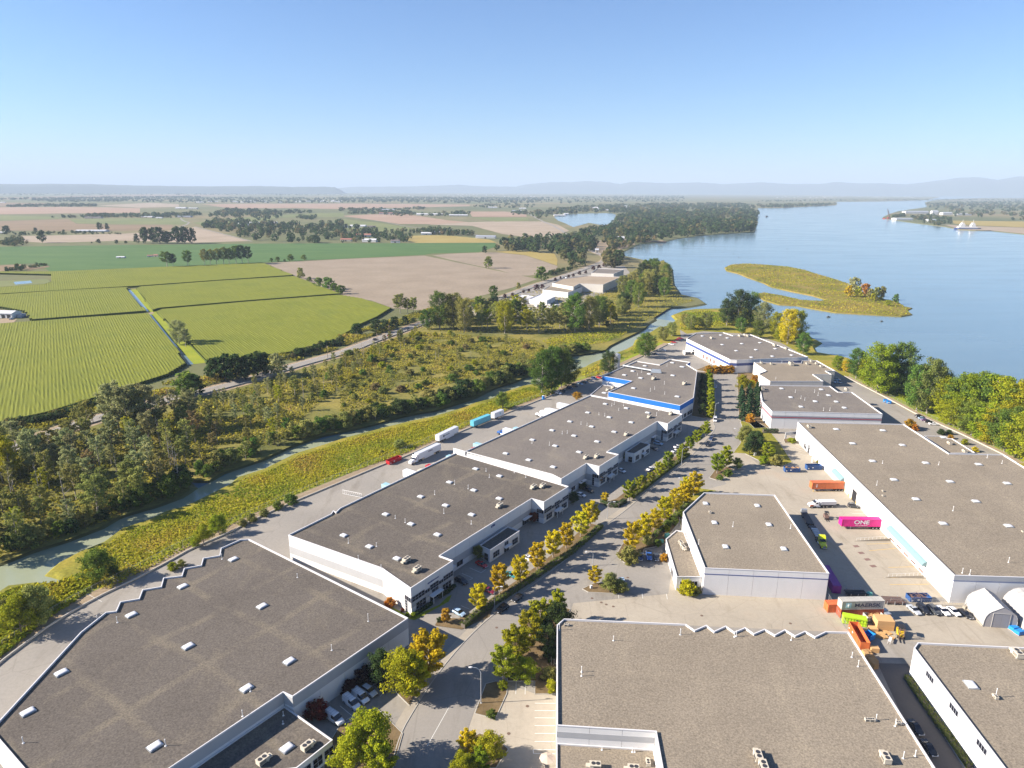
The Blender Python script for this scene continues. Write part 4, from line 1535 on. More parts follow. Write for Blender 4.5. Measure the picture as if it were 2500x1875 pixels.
# F: tan roof at the bottom of the picture, saw-toothed towards the yard
HF = 9.0
pF = poly('h 1440,700 1395,740 1395,1385 2030,1425', HF)
sawF = poly('i 1085,785 935,782 868,815 805,778 740,808 675,768 610,803 545,765 475,795 420,755 350,785 295,745 220,780 170,740 95,773 40,735 0,733', HF)
fN = (pF[2] - pF[3]).normalized()
fdn = (pF[2] - pF[1]).normalized()
rd = (at('i', 1640, 1659, HF) - sawF[0]).normalized()
wF = Warehouse('wide tan gravel roofed warehouse at the bottom of the picture with a saw-toothed edge', [pF[0], pF[1], pF[2], pF[3], pF[3] + fdn * 26, sawF[0] + rd * 118, sawF[0]] + sawF[1:], HF, 'roof_tan', bands=((HF - 3.0, HF - 1.6, 'grey_wall'),))
wF.dir = math.atan2(fN.y, fN.x)
wF.pipes('h 1410,772 1758,840 2190,802 1553,1042 1553,1068 i 2,802 350,817 362,812 715,837 1105,947 1145,1007 1260,1352 1435,1597 1512,1582 1383,1390', 1.5)
wF.units('i 500,1600 535,1665 1320,1612', 1.571, .95)
wF.units('h 1455,745 i 1405,1378 1205,1355 1235,1357', 0, .45)
pFl = [pF[2] + fdn * .1, pF[3] + fdn * .1 + fN * .1, pF[3] + fdn * 30 + fN * .1, pF[2] + fdn * 30]
wFl = Warehouse('low tan roofed wing at the bottom of the picture below the wide tan warehouse', pFl, 4.4, 'roof_tan', name='office_wing', cat='building', para=.3)
wFl.units('h 1640,1660 1885,1680', 1.571, .9)
wFl.units('h 1980,1635', 0, .6)
wFl.pipes('h 1685,1542 1880,1556 1895,1556', .9)

# G: corner building at the lower right with strip windows
HG = 8.3
gA, gB, gC = at('i', 1530, 853, HG), at('i', 1505, 887, HG), at('i', 2090, 1662, HG)
gT = at('i', 2212, 885, HG)
gd, gt = (gC - gB).normalized(), (gT - gA).normalized()
wG = Warehouse('tan roofed building at the lower right corner with strip windows in its white side', [gA, gB, gB + gd * 100, gB + gd * 100 + gt * 60, gA + gt * 62], HG, 'roof_tan', bands=((HG - 2.7, HG - .5, 'grey_wall'),))
wG.dir = math.atan2(gd.y, gd.x)
wG.skylights('i 1870,1128', 2.8, 2.2)
wG.pipes('i 2028,1205', 2.4)
wG.units('i 2028,1210', 0, .5)
wG.units('i 2165,940', 0, 1.1)
i, _ = wG.edge_near('i', 1700, 1150)
for xa, ya, xb, yb in ((1568, 1040, 1615, 1100), (1722, 1243, 1776, 1313), (1898, 1478, 1960, 1560)):
    A, d, rz, L = wG.frame(i)
    sa, sb = sorted((at('i', x, y, HG - 1.6) - wG.c - A).dot(d) for x, y in ((xa, ya), (xb, yb)))
    wG.window(i, sa, sb, HG - 2.5, HG - 1.1, 4, 1)

# K1, K2, K3: the buildings that close the road at the far end
H1 = 9.4
wK1 = Warehouse('grey roofed warehouse with a red line between grey stripes, behind the loading warehouse', poly('K 1020,842 1930,855 2030,930 2095,935 L 105,618 500,900 K 1185,1180 1062,1055', H1), H1, 'roof_mid', bands=((H1 - 3.4, H1 - 3.0, 'red_stripe'), (H1 - 2.95, H1 - 2.2, 'stripe_grey'), (H1 - 3.95, H1 - 3.45, 'stripe_grey')))
wK1.dir = math.atan2(*(wK1.l[1] - wK1.l[0]).yx)
wK1.skylights('K 1307,893 1818,905 1425,1005 1910,980 1740,1058 2010,1062 1557,1127 2115,1140', 2.5, 2.0, 0)
wK1.pipes('K 1483,938 1555,1018 1605,1038 1730,938 1775,978 1845,1172 1927,1172', 1.7)
wK1.units('K 1060,905 2145,915', 0, 1.1)
pK1l = poly('L 470,845 520,843 610,905 650,935 775,1020 712,1025 500,890', 4.5)
H2 = 8.2
wK2 = Warehouse('cream walled flat building with many roof boxes between two larger warehouses', poly('K 950,550 1560,560 1570,527 1760,527 1995,660 1872,660 1955,708 1710,705 1845,795 1160,795 1010,700 1112,660', H2), H2, 'roof_tan', 'cream_wall')
wK2.dir = wK1.dir
wK2.units('K 1430,590', 0, 1.6)
wK2.units('K 1690,548 1755,578 1815,612 1635,580 1175,580 1050,570', 0, .9)
wK2.pipes('K 1232,765 1030,548 1310,550', 1.4)
H3 = 9.3
wK3 = Warehouse('far grey roofed warehouse with navy stripe at the end of the road near the river', poly('K 85,245 200,180 555,165 680,207 905,192 1650,482 735,520 645,515', H3), H3, 'roof_mid', bands=((H3 - 4.2, H3 - 2.4, 'navy'),))
wK3.dir = math.atan2(*(wK3.l[0] - wK3.l[-1]).yx)
wK3.skylights('K 290,217 545,327 610,242 527,205 797,315 1030,302 725,405 978,393 1227,380 920,490 1190,477 1437,463', 2.6, 2.0)
wK3.units('K 410,250 840,210 875,222 770,222 1220,345 1365,385', 0, 1.1)
i, _ = wK3.edge_near('K', 380, 390)
A, d, rz, L = wK3.frame(i)
for f in (.18, .42, .50, .58, .66):
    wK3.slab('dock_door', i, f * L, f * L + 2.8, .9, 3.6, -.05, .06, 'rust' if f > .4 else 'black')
sm = MB()
c = at('K', 105, 445)
bx = thing('loading_shelter', 'small white flat topped shelter at the dock of the far warehouse', 'shelter', (c.x, c.y, 0), .1)
sm.box((0, 0, 2.3), (7, 5, .3))
sm.build('roof', M['white_wall'], bx)
sm = MB()
sm.box((-3.2, 0, 1.07), (.25, 5, 2.13))
sm.box((0, 2.3, 1.07), (6.0, .25, 2.13))
sm.build('wall', M['white_wall'], bx)

# far works beyond the poplars
FARB = [('pale flat roofed works hall farthest along the highway', 'b 1615,622 1655,592 1825,600 1760,628', 9, 'cream_wall', 'roof_mid'),
        ('big cream works hall with pale roof beyond the poplar grove', 'b 1365,688 1425,660 1590,640 1806,648 1692,697 1540,690 1500,712', 10, 'cream_wall', 'tan_field'),
        ('low white works office in front of the big cream hall', 'b 1303,730 1345,705 1558,712 1466,748', 6.5, 'white_wall', 'roof_tan'),
        ('small white shed nearest the poplar grove', 'b 1215,790 1290,757 1386,772 1330,800', 5.5, 'white_wall', 'coping'),
        ('white low shed left of the small shed near the poplars', 'b 1108,778 1165,764 1245,772 1180,797', 4.5, 'white_wall', 'coping')]
for lbl, pl, hgt, wm, rm in FARB:
    w_ = Warehouse(lbl, poly(pl, hgt), hgt, rm, wm, panel=14, name='works_hall', cat='building')
    i, _ = w_.edge_near('b', *map(float, pl.split()[-1].split(',')))
    L = w_.frame(i)[3]
    if L > 12:
        w_.slab('roller_door', i, L * .3, L * .3 + 5, .1, 4.2, -.05, .08, 'door_grey')
# ------------------------------------------------------------------ plants: prototypes, then individuals
def clump_mesh(name, mats, C, N, Sz, T, seed=0, bend=True):
    """many leaf clumps as small quads: centres C, facing N, size Sz, tone T (numpy)"""
    rng = np.random.default_rng(seed)
    n = len(C)
    N = N / np.maximum(np.linalg.norm(N, axis=1, keepdims=True), 1e-6)
    r = rng.normal(size=(n, 3))
    U = np.cross(N, r)
    U /= np.maximum(np.linalg.norm(U, axis=1, keepdims=True), 1e-6)
    V = np.cross(N, U)
    a = Sz[:, None] * rng.uniform(.38, .62, (n, 1))
    b = Sz[:, None] * rng.uniform(.28, .5, (n, 1))
    P = np.empty((n, 4, 3), np.float32)
    P[:, 0] = C - U * a
    P[:, 1] = C - V * b + N * a * .25
    P[:, 2] = C + U * a
    P[:, 3] = C + V * b + N * a * .25 * rng.uniform(-1, 1, (n, 1))
    me = bpy.data.meshes.new(name)
    me.vertices.add(n * 4)
    me.vertices.foreach_set('co', P.reshape(-1))
    me.loops.add(n * 4)
    me.loops.foreach_set('vertex_index', np.arange(n * 4, dtype=np.int32))
    me.polygons.add(n)
    me.polygons.foreach_set('loop_start', np.arange(0, n * 4, 4, dtype=np.int32))
    if not isinstance(mats, (list, tuple)):
        mats = [mats]
    for m in mats:
        me.materials.append(m)
    at_ = me.attributes.new('tone', 'FLOAT', 'FACE')
    at_.data.foreach_set('value', np.clip(T, 0, 1).astype(np.float32))
    me.update(calc_edges=True)
    return me


def fib(n, rng):
    v = rng.normal(size=(n, 3))
    return v / np.linalg.norm(v, axis=1, keepdims=True)


PROTO = {}


def make_tree(kind, seed, form, n, size, rad, clear, trunk_r, boughs, bark='bark', up=.5, spread=.3):
    """a tree one metre tall: trunk and limbs, and a crown of leaf clumps gathered round each limb's end"""
    rng = np.random.default_rng(seed)
    tb = MB()
    lean = rng.uniform(-.02, .02, 2)
    top = .86 if form != 'snag' else 1.0
    tp = [(0, 0, -.02), (lean[0] * .4, lean[1] * .4, .3), (lean[0], lean[1], .62), (lean[0] * 1.4, lean[1] * 1.4, top)]
    tb.tube(tp, [trunk_r * 1.2, trunk_r * .85, trunk_r * .55, trunk_r * .15], 6)
    Cs, Ns, Ts = [], [], []
    for k in range(boughs):
        t = (k + rng.uniform(.1, .9)) / boughs
        if form == 'cone':
            f = max(.06, (1 - t) ** .85)
            hz = clear + (1 - clear) * t * .97
        elif form == 'column':
            f = .55 + .45 * math.sin(math.pi * min(1, t * .8 + .15))
            hz = clear + (.95 - clear) * t
        elif form == 'dome':
            f = max(.12, math.sqrt(max(0, 1 - (t * .98) ** 2)))
            hz = clear + (.82 - clear) * t
        elif form == 'high':
            f = .45 + .55 * math.sin(math.pi * min(1, .25 + t * .7))
            hz = clear + (.9 - clear) * t
        else:
            f = math.sin(math.pi * (.18 + .74 * t)) ** .7
            hz = clear + (.9 - clear) * t
        az = k * 2.39996 + rng.uniform(-.5, .5)
        L = rad * f * rng.uniform(.72, 1.12)
        rise = L * up * rng.uniform(.5, 1.4)
        base = np.array([lean[0] * hz, lean[1] * hz, max(clear * .7, hz - rise * .6)])
        end = np.array([math.cos(az) * L, math.sin(az) * L, min(.97, hz + rise * .5)])
        if L > rad * .3:
            tb.tube([tuple(base), tuple((base + end) / 2 + np.array([0, 0, -.01])), tuple(base * .12 + end * .88)], [trunk_r * .4, trunk_r * .26, trunk_r * .1], 4, caps=False)
        if form == 'snag':
            continue
        m = int(n / boughs * rng.uniform(.7, 1.35))
        u = rng.uniform(.30, 1.08, m) ** .8
        off = fib(m, rng) * (rng.uniform(0, 1, m) ** .45)[:, None]
        wd = rad * spread * (1.15 - .35 * u)
        c = base + (end - base) * u[:, None] + off * wd[:, None] * np.array([1, 1, .75])
        Cs.append(c)
        Ns.append(off * .9 + fib(m, rng) * .8 + np.array([0, 0, .35]))
        Ts.append(rng.uniform(-.15, .15) + rng.uniform(0.05, .85, m))
    trunk = tb.mesh(kind + '_trunk', M[bark])
    if form == 'snag':
        return trunk, None
    C, Nn, T = np.concatenate(Cs), np.concatenate(Ns), np.concatenate(Ts)
    C[:, 2] = np.clip(C[:, 2], .015, 1.0)
    sz = size * rng.uniform(.65, 1.35, len(C))
    return trunk, clump_mesh(kind + '_crown', LEAF['green'], C, Nn, sz, T, seed)


def protos(kind, count, *args, **kw):
    PROTO[kind] = [make_tree(kind, 100 * len(PROTO) + 7 * k + 1, *args, **kw) for k in range(count)]


#        kind       n   form     leaves size  rad  clear trunk boughs
protos('street', 5, 'oval', 6600, .034, .285, .17, .016, 24, bark='pale_bark', up=.75, spread=.27)
protos('round', 4, 'dome', 6500, .034, .42, .20, .018, 22, up=.4, spread=.34)
protos('big', 4, 'oval', 9500, .024, .34, .10, .016, 34, bark='pale_bark', up=.5, spread=.32)
protos('tall', 4, 'high', 3600, .030, .22, .30, .013, 22, bark='pale_bark', up=.6, spread=.34)
protos('thin', 5, 'high', 1500, .034, .18, .30, .012, 17, bark='pale_bark', up=.7, spread=.36)
protos('column', 3, 'column', 1800, .055, .17, .05, .014, 26, up=.5, spread=.5)
protos('cedar', 3, 'cone', 2400, .050, .24, .03, .016, 44, up=-.1, spread=.26)
protos('shrub', 5, 'dome', 2400, .085, .55, .04, .02, 15, up=.5, spread=.42)
protos('snag', 3, 'snag', 0, 0, .16, .35, .011, 9, bark='pale_bark', up=.8)
protos('mid', 4, 'dome', 520, .10, .34, .12, .018, 14, up=.5, spread=.42)
PICK = random.Random(77)


def plant(kind, x, y, h, leaf, label, cat='tree', group=None, w=1.0, name=None, z=0.0):
    trunk, crown = PICK.choice(PROTO[kind])
    nm = name or {'shrub': 'shrub', 'snag': 'dead_tree', 'cedar': 'cedar_tree', 'column': 'column_tree', 'street': 'street_tree', 'big': 'riverside_tree', 'mid': 'field_tree', 'tall': 'field_tree'}.get(kind, 'garden_tree')
    o = link(nm, None, None, (x, y, z - .02), PICK.uniform(0, 6.28))
    o.scale = (h * w, h * w, h)
    tag(o, label, cat, group)
    link('stem' if kind == 'shrub' else 'trunk', trunk, o)
    if crown:
        c = link('crown', crown, o)
        c.material_slots[0].link = 'OBJECT'
        c.material_slots[0].material = LEAF[leaf]
    return o


def grow(kind, v, bx, by, ty, leaf, label, cat='tree', group=None, w=1.0, name=None, z=0.0):
    g = at(v, bx, by, z)
    return plant(kind, g.x, g.y, height(v, bx, by, ty, z), leaf, label, cat, group, w, name, z)


def row(label, group, kind, items, cat='tree', w=1.0, z=0.0, name=None):
    for k, it in enumerate(items):
        v, bx, by, ty, leaf = it[:5]
        grow(it[6] if len(it) > 6 else kind, v, bx, by, ty, leaf, label.format(nth(k + 1)), cat, group, it[5] if len(it) > 5 else w, name, z)


# street trees
row('{} golden street tree from the near end of the row along the left kerb', 'golden street trees on the left kerb', 'street', [
    ('S', 1205, 1330, 965, 'amber'), ('S', 1475, 1112, 708, 'amber'), ('S', 1745, 970, 605, 'gold'), ('S', 1960, 800, 425, 'amber'), ('S', 2160, 640, 280, 'gold'),
    ('N', 645, 1470, 1120, 'amber'), ('N', 828, 1320, 970, 'gold'), ('N', 953, 1185, 850, 'amber')])
row('{} green street tree past the driveway on the left kerb', 'green street trees on the left kerb', 'street', [
    ('N', 1455, 850, 585, 'lime', 1.1), ('N', 1600, 730, 525, 'lime', 1.1), ('N', 1725, 640, 480, 'lime', 1.1), ('N', 1835, 545, 345, 'gold_green', 1.1), ('N', 1945, 470, 210, 'lime'), ('N', 2100, 350, 180, 'gold_green'),
    ('K', 30, 1770, 1590, 'lime', 1.1), ('K', 120, 1680, 1490, 'lime', 1.1), ('K', 215, 1600, 1410, 'lime', 1.1), ('K', 330, 1500, 1300, 'lime', 1.1)])
row('{} yellow street tree from the near end of the right roadside bed', 'yellow street trees right of the road', 'street', [
    ('N', 1480, 1500, 1120, 'gold'), ('N', 1635, 1375, 1010, 'gold'), ('N', 1775, 1240, 950, 'gold'), ('N', 1905, 1125, 780, 'gold'), ('N', 2035, 1010, 690, 'gold'), ('N', 2150, 900, 620, 'gold'),
    ('f', 40, 1020, 885, 'gold'), ('f', 88, 975, 815, 'gold'), ('f', 30, 965, 850, 'gold')])
for v, bx, by, ty, lf, k, w, lb in [
    ('h', 680, 727, 632, 'orange', 'street', 1.1, 'small orange tipped tree in the corner bed behind the hedge'),
    ('N', 1135, 880, 745, 'amber', 'street', 1.2, 'small bronze green tree in the driveway island by the lamp'),
    ('h', 1635, 477, 358, 'gold', 'street', 1.1, 'lone bright yellow tree at the car park entrance'),
    ('f', 238, 832, 700, 'lime', 'street', 1.2, 'yellow green tree in the long island before the loading yard'),
    ('f', 290, 800, 650, 'gold_green', 'street', 1.1, 'second yellow green tree in the island before the loading yard'),
    ('h', 1215, 885, 640, 'gold_green', 'street', 1.1, 'yellow green tree above the brown bed beside the wide tan roof'),
    ('h', 1285, 790, 565, 'gold_green', 'street', 1.0, 'tall yellow tree in front of the dark evergreen by the road'),
    ('h', 1130, 975, 740, 'gold_green', 'street', 1.2, 'full yellow green tree at the road edge above the lamp'),
    ('h', 1050, 1095, 868, 'lime', 'street', 1.1, 'green tree at the lower end of the roadside clump'),
    ('h', 1190, 1085, 935, 'lime', 'round', 1.2, 'wide low green tree over the car park hedge'),
    ('h', 1395, 745, 515, 'gold_green', 'street', .9, 'pointed yellow topped tree behind the dark evergreen'),
    ('h', 1395, 830, 575, 'dark', 'round', .95, 'dark round evergreen at the corner of the wide tan roof'),
    ('h', 1325, 915, 700, 'dark', 'round', .8, 'dark shrubby evergreen below the round one by the tan roof'),
    ('h', 575, 1075, 768, 'gold', 'street', 1.15, 'tall golden tree at the corner of the lower left warehouse'),
    ('h', 415, 1185, 872, 'gold_green', 'round', .95, 'broad golden tree overhanging the parking bays at lower left'),
    ('h', 480, 1195, 930, 'gold', 'street', 1.2, 'golden tree leaning over the kerb at lower left'),
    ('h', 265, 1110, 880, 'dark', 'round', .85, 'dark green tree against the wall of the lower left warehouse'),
    ('h', 200, 1640, 1255, 'gold_green', 'round', .82, 'big yellow green tree at the bottom edge left of the road'),
    ('h', 105, 1690, 1380, 'gold_green', 'round', .9, 'broad yellow tree at the bottom edge in front of the parked vans'),
    ('h', 250, 1760, 1480, 'gold_green', 'street', 1.1, 'yellow green tree cut by the bottom edge left of the road'),
    ('h', 820, 1570, 1408, 'gold', 'street', 1.1, 'small golden tree in the bottom island right of the road'),
    ('h', 960, 1610, 1420, 'gold_green', 'round', 1.05, 'twiggy orange and green tree in the bottom island'),
    ('h', 790, 1720, 1555, 'gold_green', 'round', 1.0, 'yellow green tree at the bottom edge in the bottom island'),
    ('h', 900, 1690, 1540, 'lime', 'street', 1.3, 'green tree low in the bottom island by the bays'),
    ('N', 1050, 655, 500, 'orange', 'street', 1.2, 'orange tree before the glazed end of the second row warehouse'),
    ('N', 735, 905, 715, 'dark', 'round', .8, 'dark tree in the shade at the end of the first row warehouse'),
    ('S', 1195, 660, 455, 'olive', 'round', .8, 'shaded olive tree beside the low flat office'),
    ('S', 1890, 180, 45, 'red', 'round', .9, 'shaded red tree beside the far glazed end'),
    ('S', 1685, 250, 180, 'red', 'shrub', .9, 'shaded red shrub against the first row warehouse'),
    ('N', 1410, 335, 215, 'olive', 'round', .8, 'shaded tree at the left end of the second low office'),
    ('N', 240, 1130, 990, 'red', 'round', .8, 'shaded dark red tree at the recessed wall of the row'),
    ('f', 415, 650, 512, 'olive', 'round', .8, 'pale olive tree at the head of the green island'),
    ('f', 478, 700, 545, 'dark', 'round', .9, 'dark bushy tree in the middle of the green island'),
    ('f', 445, 715, 600, 'dark', 'round', .8, 'dark tree at the left edge of the green island'),
    ('f', 560, 735, 628, 'lime', 'street', 1.3, 'bright green cone shaped tree in the green island'),
    ('f', 620, 778, 708, 'olive', 'shrub', 1.0, 'broad olive bush at the lower end of the green island'),
    ('f', 540, 770, 715, 'lime', 'shrub', 1.0, 'yellow green bush beside the broad olive bush'),
    ('f', 365, 805, 722, 'green', 'round', 1.0, 'flat topped dark tree at the right of the long island'),
    ('f', 255, 872, 836, 'green', 'shrub', 1.0, 'low shrub at the front of the long island'),
    ('f', 305, 848, 800, 'green', 'shrub', 1.0, 'low shrub along the right side of the long island'),
    ('h', 1735, 530, 388, 'olive', 'round', .8, 'bronze bush beside the lone bright yellow tree'),
    ('h', 1790, 525, 440, 'olive', 'shrub', 1.0, 'olive shrub at the end of the car park island'),
    ('h', 975, 1330, 1282, 'green', 'shrub', 1.0, 'small clipped round shrub on the brown island by the lamp'),
    ('h', 1345, 1085, 1008, 'olive', 'shrub', 1.0, 'olive shrub along the left side of the wide tan roof'),
    ('h', 1360, 1165, 1090, 'gold_green', 'shrub', .8, 'yellowish shrub nearest the bays by the wide tan roof'),
    ('h', 1350, 960, 880, 'dark', 'shrub', .8, 'dark shrub by the wall above the olive shrub'),
    ('h', 1050, 1145, 1095, 'lime', 'shrub', 1.0, 'small bright shrub under the roadside clump'),
    ('N', 1450, 1645, 1430, 'olive', 'shrub', 1.0, 'broad olive bush beside the parked blue pickup'),
    ('N', 1690, 1420, 1290, 'olive', 'shrub', .9, 'brownish bush in the bed behind the yellow trees'),
    ('N', 1820, 1435, 1345, 'green', 'shrub', 1.0, 'green bush before the green cabinet by the yard office'),
    ('N', 1935, 1250, 1170, 'lime', 'shrub', 1.0, 'bright clipped bush behind the yellow trees'),
    ('N', 2020, 1150, 1050, 'green', 'shrub', 1.0, 'clipped hedge bush near the point of the yard warehouse'),
    ('N', 1950, 1190, 1100, 'green', 'shrub', 1.0, 'second clipped hedge bush near the yard warehouse'),
    ('N', 1900, 1630, 1525, 'orange', 'shrub', .8, 'bright orange shrub at the wall of the yard office'),
    ('N', 2130, 1050, 960, 'green', 'shrub', 1.0, 'hedge bush at the top of the bed by the yard warehouse'),
    ('i', 42, 545, 442, 'gold', 'shrub', .8, 'yellow shrub at the front corner of the yard office'),
    ('i', 100, 548, 488, 'olive', 'shrub', .9, 'olive shrub at the wall corner of the yard warehouse'),
    ('g', 2045, 1335, 1215, 'red', 'shrub', .9, 'dark red shrub by the wall near the parked vans'),
    ('h', 155, 1105, 1000, 'plum', 'shrub', .9, 'plum red shrub above the parked vans'),
    ('h', 65, 1175, 1088, 'plum', 'shrub', .9, 'lower plum red shrub left of the parked vans'),
    ('S', 60, 1275, 1150, 'orange', 'shrub', .9, 'orange shrub at the foot of the bright end wall'),
    ('S', 225, 1335, 1285, 'red', 'shrub', .8, 'small red shrub at the foot of the bright end wall'),
    ('S', 365, 1405, 1340, 'lime', 'shrub', .9, 'pale clipped shrub at the corner of the first row warehouse'),
    ('S', 285, 1395, 1340, 'lime', 'shrub', .9, 'green shrub left of the row warehouse corner'),
    ('S', 700, 1460, 1400, 'dark', 'shrub', 1.0, 'round clipped shrub at the tip of the corner bed'),
    ('N', 850, 700, 605, 'dark', 'shrub', 1.0, 'shaded shrub against the second row warehouse'),
    ('Q', 590, 108, 45, 'lime', 'shrub', 1.4, 'low bright bush by the concrete portal'),
    ('Q', 865, 290, 250, 'lime', 'shrub', 1.0, 'small round bush against the loading warehouse'),
    ('Q', 930, 375, 335, 'gold_green', 'shrub', .9, 'ragged bush behind the blue skip at the wall'),
    ('L', 840, 1090, 955, 'orange', 'shrub', .9, 'big orange shrub beside the riverside lane'),
    ('L', 905, 1110, 1020, 'orange', 'shrub', .9, 'lower orange shrub beside the riverside lane'),
    ('L', 1370, 1215, 1162, 'orange', 'shrub', 1.2, 'low rust coloured shrub by the riverside wing'),
    ('L', 1550, 1290, 1215, 'gold_green', 'shrub', 1.0, 'spiky yellow green shrub by the riverside wing'),
    ('L', 1680, 1385, 1315, 'amber', 'shrub', 1.0, 'bronze shrub at the end of the riverside wing'),
    ('L', 1250, 1165, 1085, 'dark', 'shrub', 1.0, 'dark square hedge by the riverside lane'),
    ('L', 1350, 1160, 1095, 'dark', 'shrub', 1.0, 'dark clipped bush next to the square hedge'),
    ('J', 785, 1035, 915, 'orange', 'round', 1.15, 'small copper tree on a mulch square behind the row'),
    ('K', 900, 1325, 1200, 'orange', 'shrub', .75, 'bright orange shrub at the foot of the dark cedars'),
    ('K', 830, 1600, 1330, 'olive', 'round', .8, 'olive tree on the corner below the orange shrub'),
    ('K', 975, 1650, 1400, 'dark', 'round', .9, 'dark leaning tree on the corner below the cedars'),
    ('K', 1130, 1720, 1560, 'lime', 'round', .9, 'lime green tree beside the bays at the road corner'),
]:
    grow(k, v, bx, by, ty, lf, lb, 'shrub' if k == 'shrub' else 'tree', None, w)
row('{} orange shrub in the row before the far warehouse', 'orange shrubs before the far warehouse', 'shrub', [('K', x, 690, 580, 'orange', .9) for x in (370, 450, 530, 600, 650)], 'shrub')
row('{} slim yellow green tree from the near end, left of the far road', 'slim trees left of the far road', 'column', [
    ('K', 390, 1265, 1050, 'gold_green', 1.25), ('K', 388, 1170, 960, 'lime', 1.2), ('K', 386, 1085, 880, 'gold_green', 1.2), ('K', 384, 1000, 800, 'lime', 1.2), ('K', 382, 920, 745, 'lime', 1.2), ('K', 378, 845, 690, 'lime', 1.2), ('K', 360, 780, 640, 'lime', 1.2)])
row('{} dark tree against the wall of the blue banded warehouse', 'dark trees beside the blue banded warehouse', 'round', [
    ('K', 285, 1240, 1060, 'dark', .8), ('K', 270, 1150, 970, 'dark', .8), ('K', 275, 1060, 890, 'dark', .8), ('K', 280, 970, 820, 'dark', .8), ('K', 285, 890, 740, 'dark', .8), ('K', 290, 800, 680, 'dark', .8)])
row('{} dark cedar in the clump right of the far road', 'dark cedars right of the far road', 'cedar', [
    ('K', 800, 1290, 1070, 'cedar', 1.0), ('K', 880, 1240, 1000, 'cedar', 1.1), ('K', 985, 1240, 980, 'cedar', 1.1), ('K', 790, 1150, 900, 'cedar', 1.1), ('K', 900, 1140, 890, 'cedar', 1.1), ('K', 1000, 1120, 860, 'cedar', 1.1),
    ('K', 780, 1040, 840, 'cedar', 1.1), ('K', 880, 1040, 820, 'cedar', 1.1), ('K', 980, 1010, 800, 'cedar', 1.1)])
row('{} autumn tinted tree at the head of the right row on the far road', 'autumn trees at the far road', 'round', [
    ('K', 790, 930, 680, 'gold_green', .75), ('K', 850, 900, 740, 'gold_green', .8), ('K', 960, 850, 690, 'orange', .8), ('K', 920, 900, 760, 'amber', .8)])
# riverside trees
row('{} tree from the left among the big riverside trees beside the lane', 'riverside trees beside the lane', 'big', [
    ('c', 1010, 1245, 1150, 'lime', 1.1), ('c', 1065, 1260, 1180, 'amber', 1.1), ('c', 1130, 1300, 1100, 'green', 1.0), ('c', 1185, 1315, 1165, 'lime', 1.0), ('c', 1265, 1395, 1062, 'lime', .95), ('c', 1330, 1395, 1160, 'green', 1.0), ('c', 1395, 1395, 1052, 'green', .8),
    ('c', 1440, 1410, 1180, 'dark', .9), ('c', 1520, 1510, 1195, 'green', .8), ('c', 1585, 1525, 1155, 'olive', .75), ('c', 1625, 1500, 1210, 'green', .9), ('c', 1705, 1560, 1285, 'gold_green', 1.1), ('c', 1780, 1590, 1255, 'green', 1.0),
    ('c', 1860, 1620, 1248, 'lime', 1.0), ('c', 1930, 1640, 1262, 'green', 1.0), ('c', 2000, 1660, 1262, 'lime', 1.0), ('c', 2075, 1690, 1285, 'gold_green', 1.0), ('c', 2150, 1715, 1335, 'green', 1.0), ('c', 2205, 1740, 1300, 'gold_green', 1.0), ('c', 2290, 1770, 1340, 'lime', 1.0)])
row('{} front tree from the left in the leafy riverside mass at the right edge', 'front trees of the riverside mass', 'big', [
    ('f', 1730, 520, 345, 'gold_green', 1.3), ('f', 1800, 550, 330, 'lime', 1.2), ('f', 1870, 590, 350, 'green', 1.2), ('f', 1945, 620, 365, 'lime', 1.2), ('f', 2015, 650, 380, 'gold_green', 1.2), ('f', 2085, 690, 400, 'green', 1.2), ('f', 2155, 720, 425, 'lime', 1.2), ('f', 2215, 760, 440, 'lime', 1.2)])
row('{} tree from the left in the stand behind the far warehouse', 'trees behind the far warehouse', 'big', [
    ('c', 70, 985, 885, 'olive', 1.2), ('c', 165, 985, 872, 'olive', 1.2), ('c', 300, 960, 778, 'dark', .9), ('c', 370, 965, 718, 'dark', .95), ('c', 450, 955, 735, 'green', .85), ('c', 390, 1012, 905, 'green', 1.0),
    ('c', 530, 1005, 800, 'grey', .8), ('c', 500, 1040, 920, 'green', 1.0), ('c', 612, 1045, 868, 'gold_green', .8), ('c', 690, 1080, 842, 'amber', .8), ('c', 745, 1070, 850, 'gold_green', .8), ('c', 645, 1065, 960, 'gold_green', 1.0), ('c', 790, 1145, 1000, 'green', 1.0)])
row('{} tree from the near end between the slough and the truck yards', 'trees on the estate bank of the slough', 'big', [
    ('J', 330, 945, 400, 'green', .9), ('J', 455, 915, 325, 'green', .85), ('J', 580, 880, 345, 'green', .85), ('J', 690, 830, 480, 'dark', 1.0), ('J', 1190, 690, 390, 'dark', 1.0), ('J', 1120, 660, 500, 'green', 1.0), ('J', 1650, 490, 155, 'green', .95), ('J', 1590, 450, 260, 'lime', 1.0),
    ('J', 1740, 410, 190, 'olive', 1.0), ('J', 1890, 270, 80, 'olive', 1.1), ('J', 2000, 210, 25, 'olive', 1.1), ('c', 30, 960, 880, 'olive', 1.2)])
row('{} bank tree from the left along the dirt path by the slough', 'trees along the slough path', 'round', [
    ('g', 35, 740, 560, 'olive', 1.0), ('g', 140, 800, 520, 'lime', .85), ('g', 255, 750, 455, 'olive', .8), ('g', 195, 650, 480, 'green', 1.0), ('g', 640, 450, 235, 'green', 1.15), ('g', 735, 440, 350, 'dark', 1.0), ('g', 1255, 245, 165, 'lime', 1.0), ('g', 1310, 225, 80, 'lime', .9), ('g', 1410, 160, 15, 'lime', .9), ('e', 1045, 415, 295, 'green', .9)])
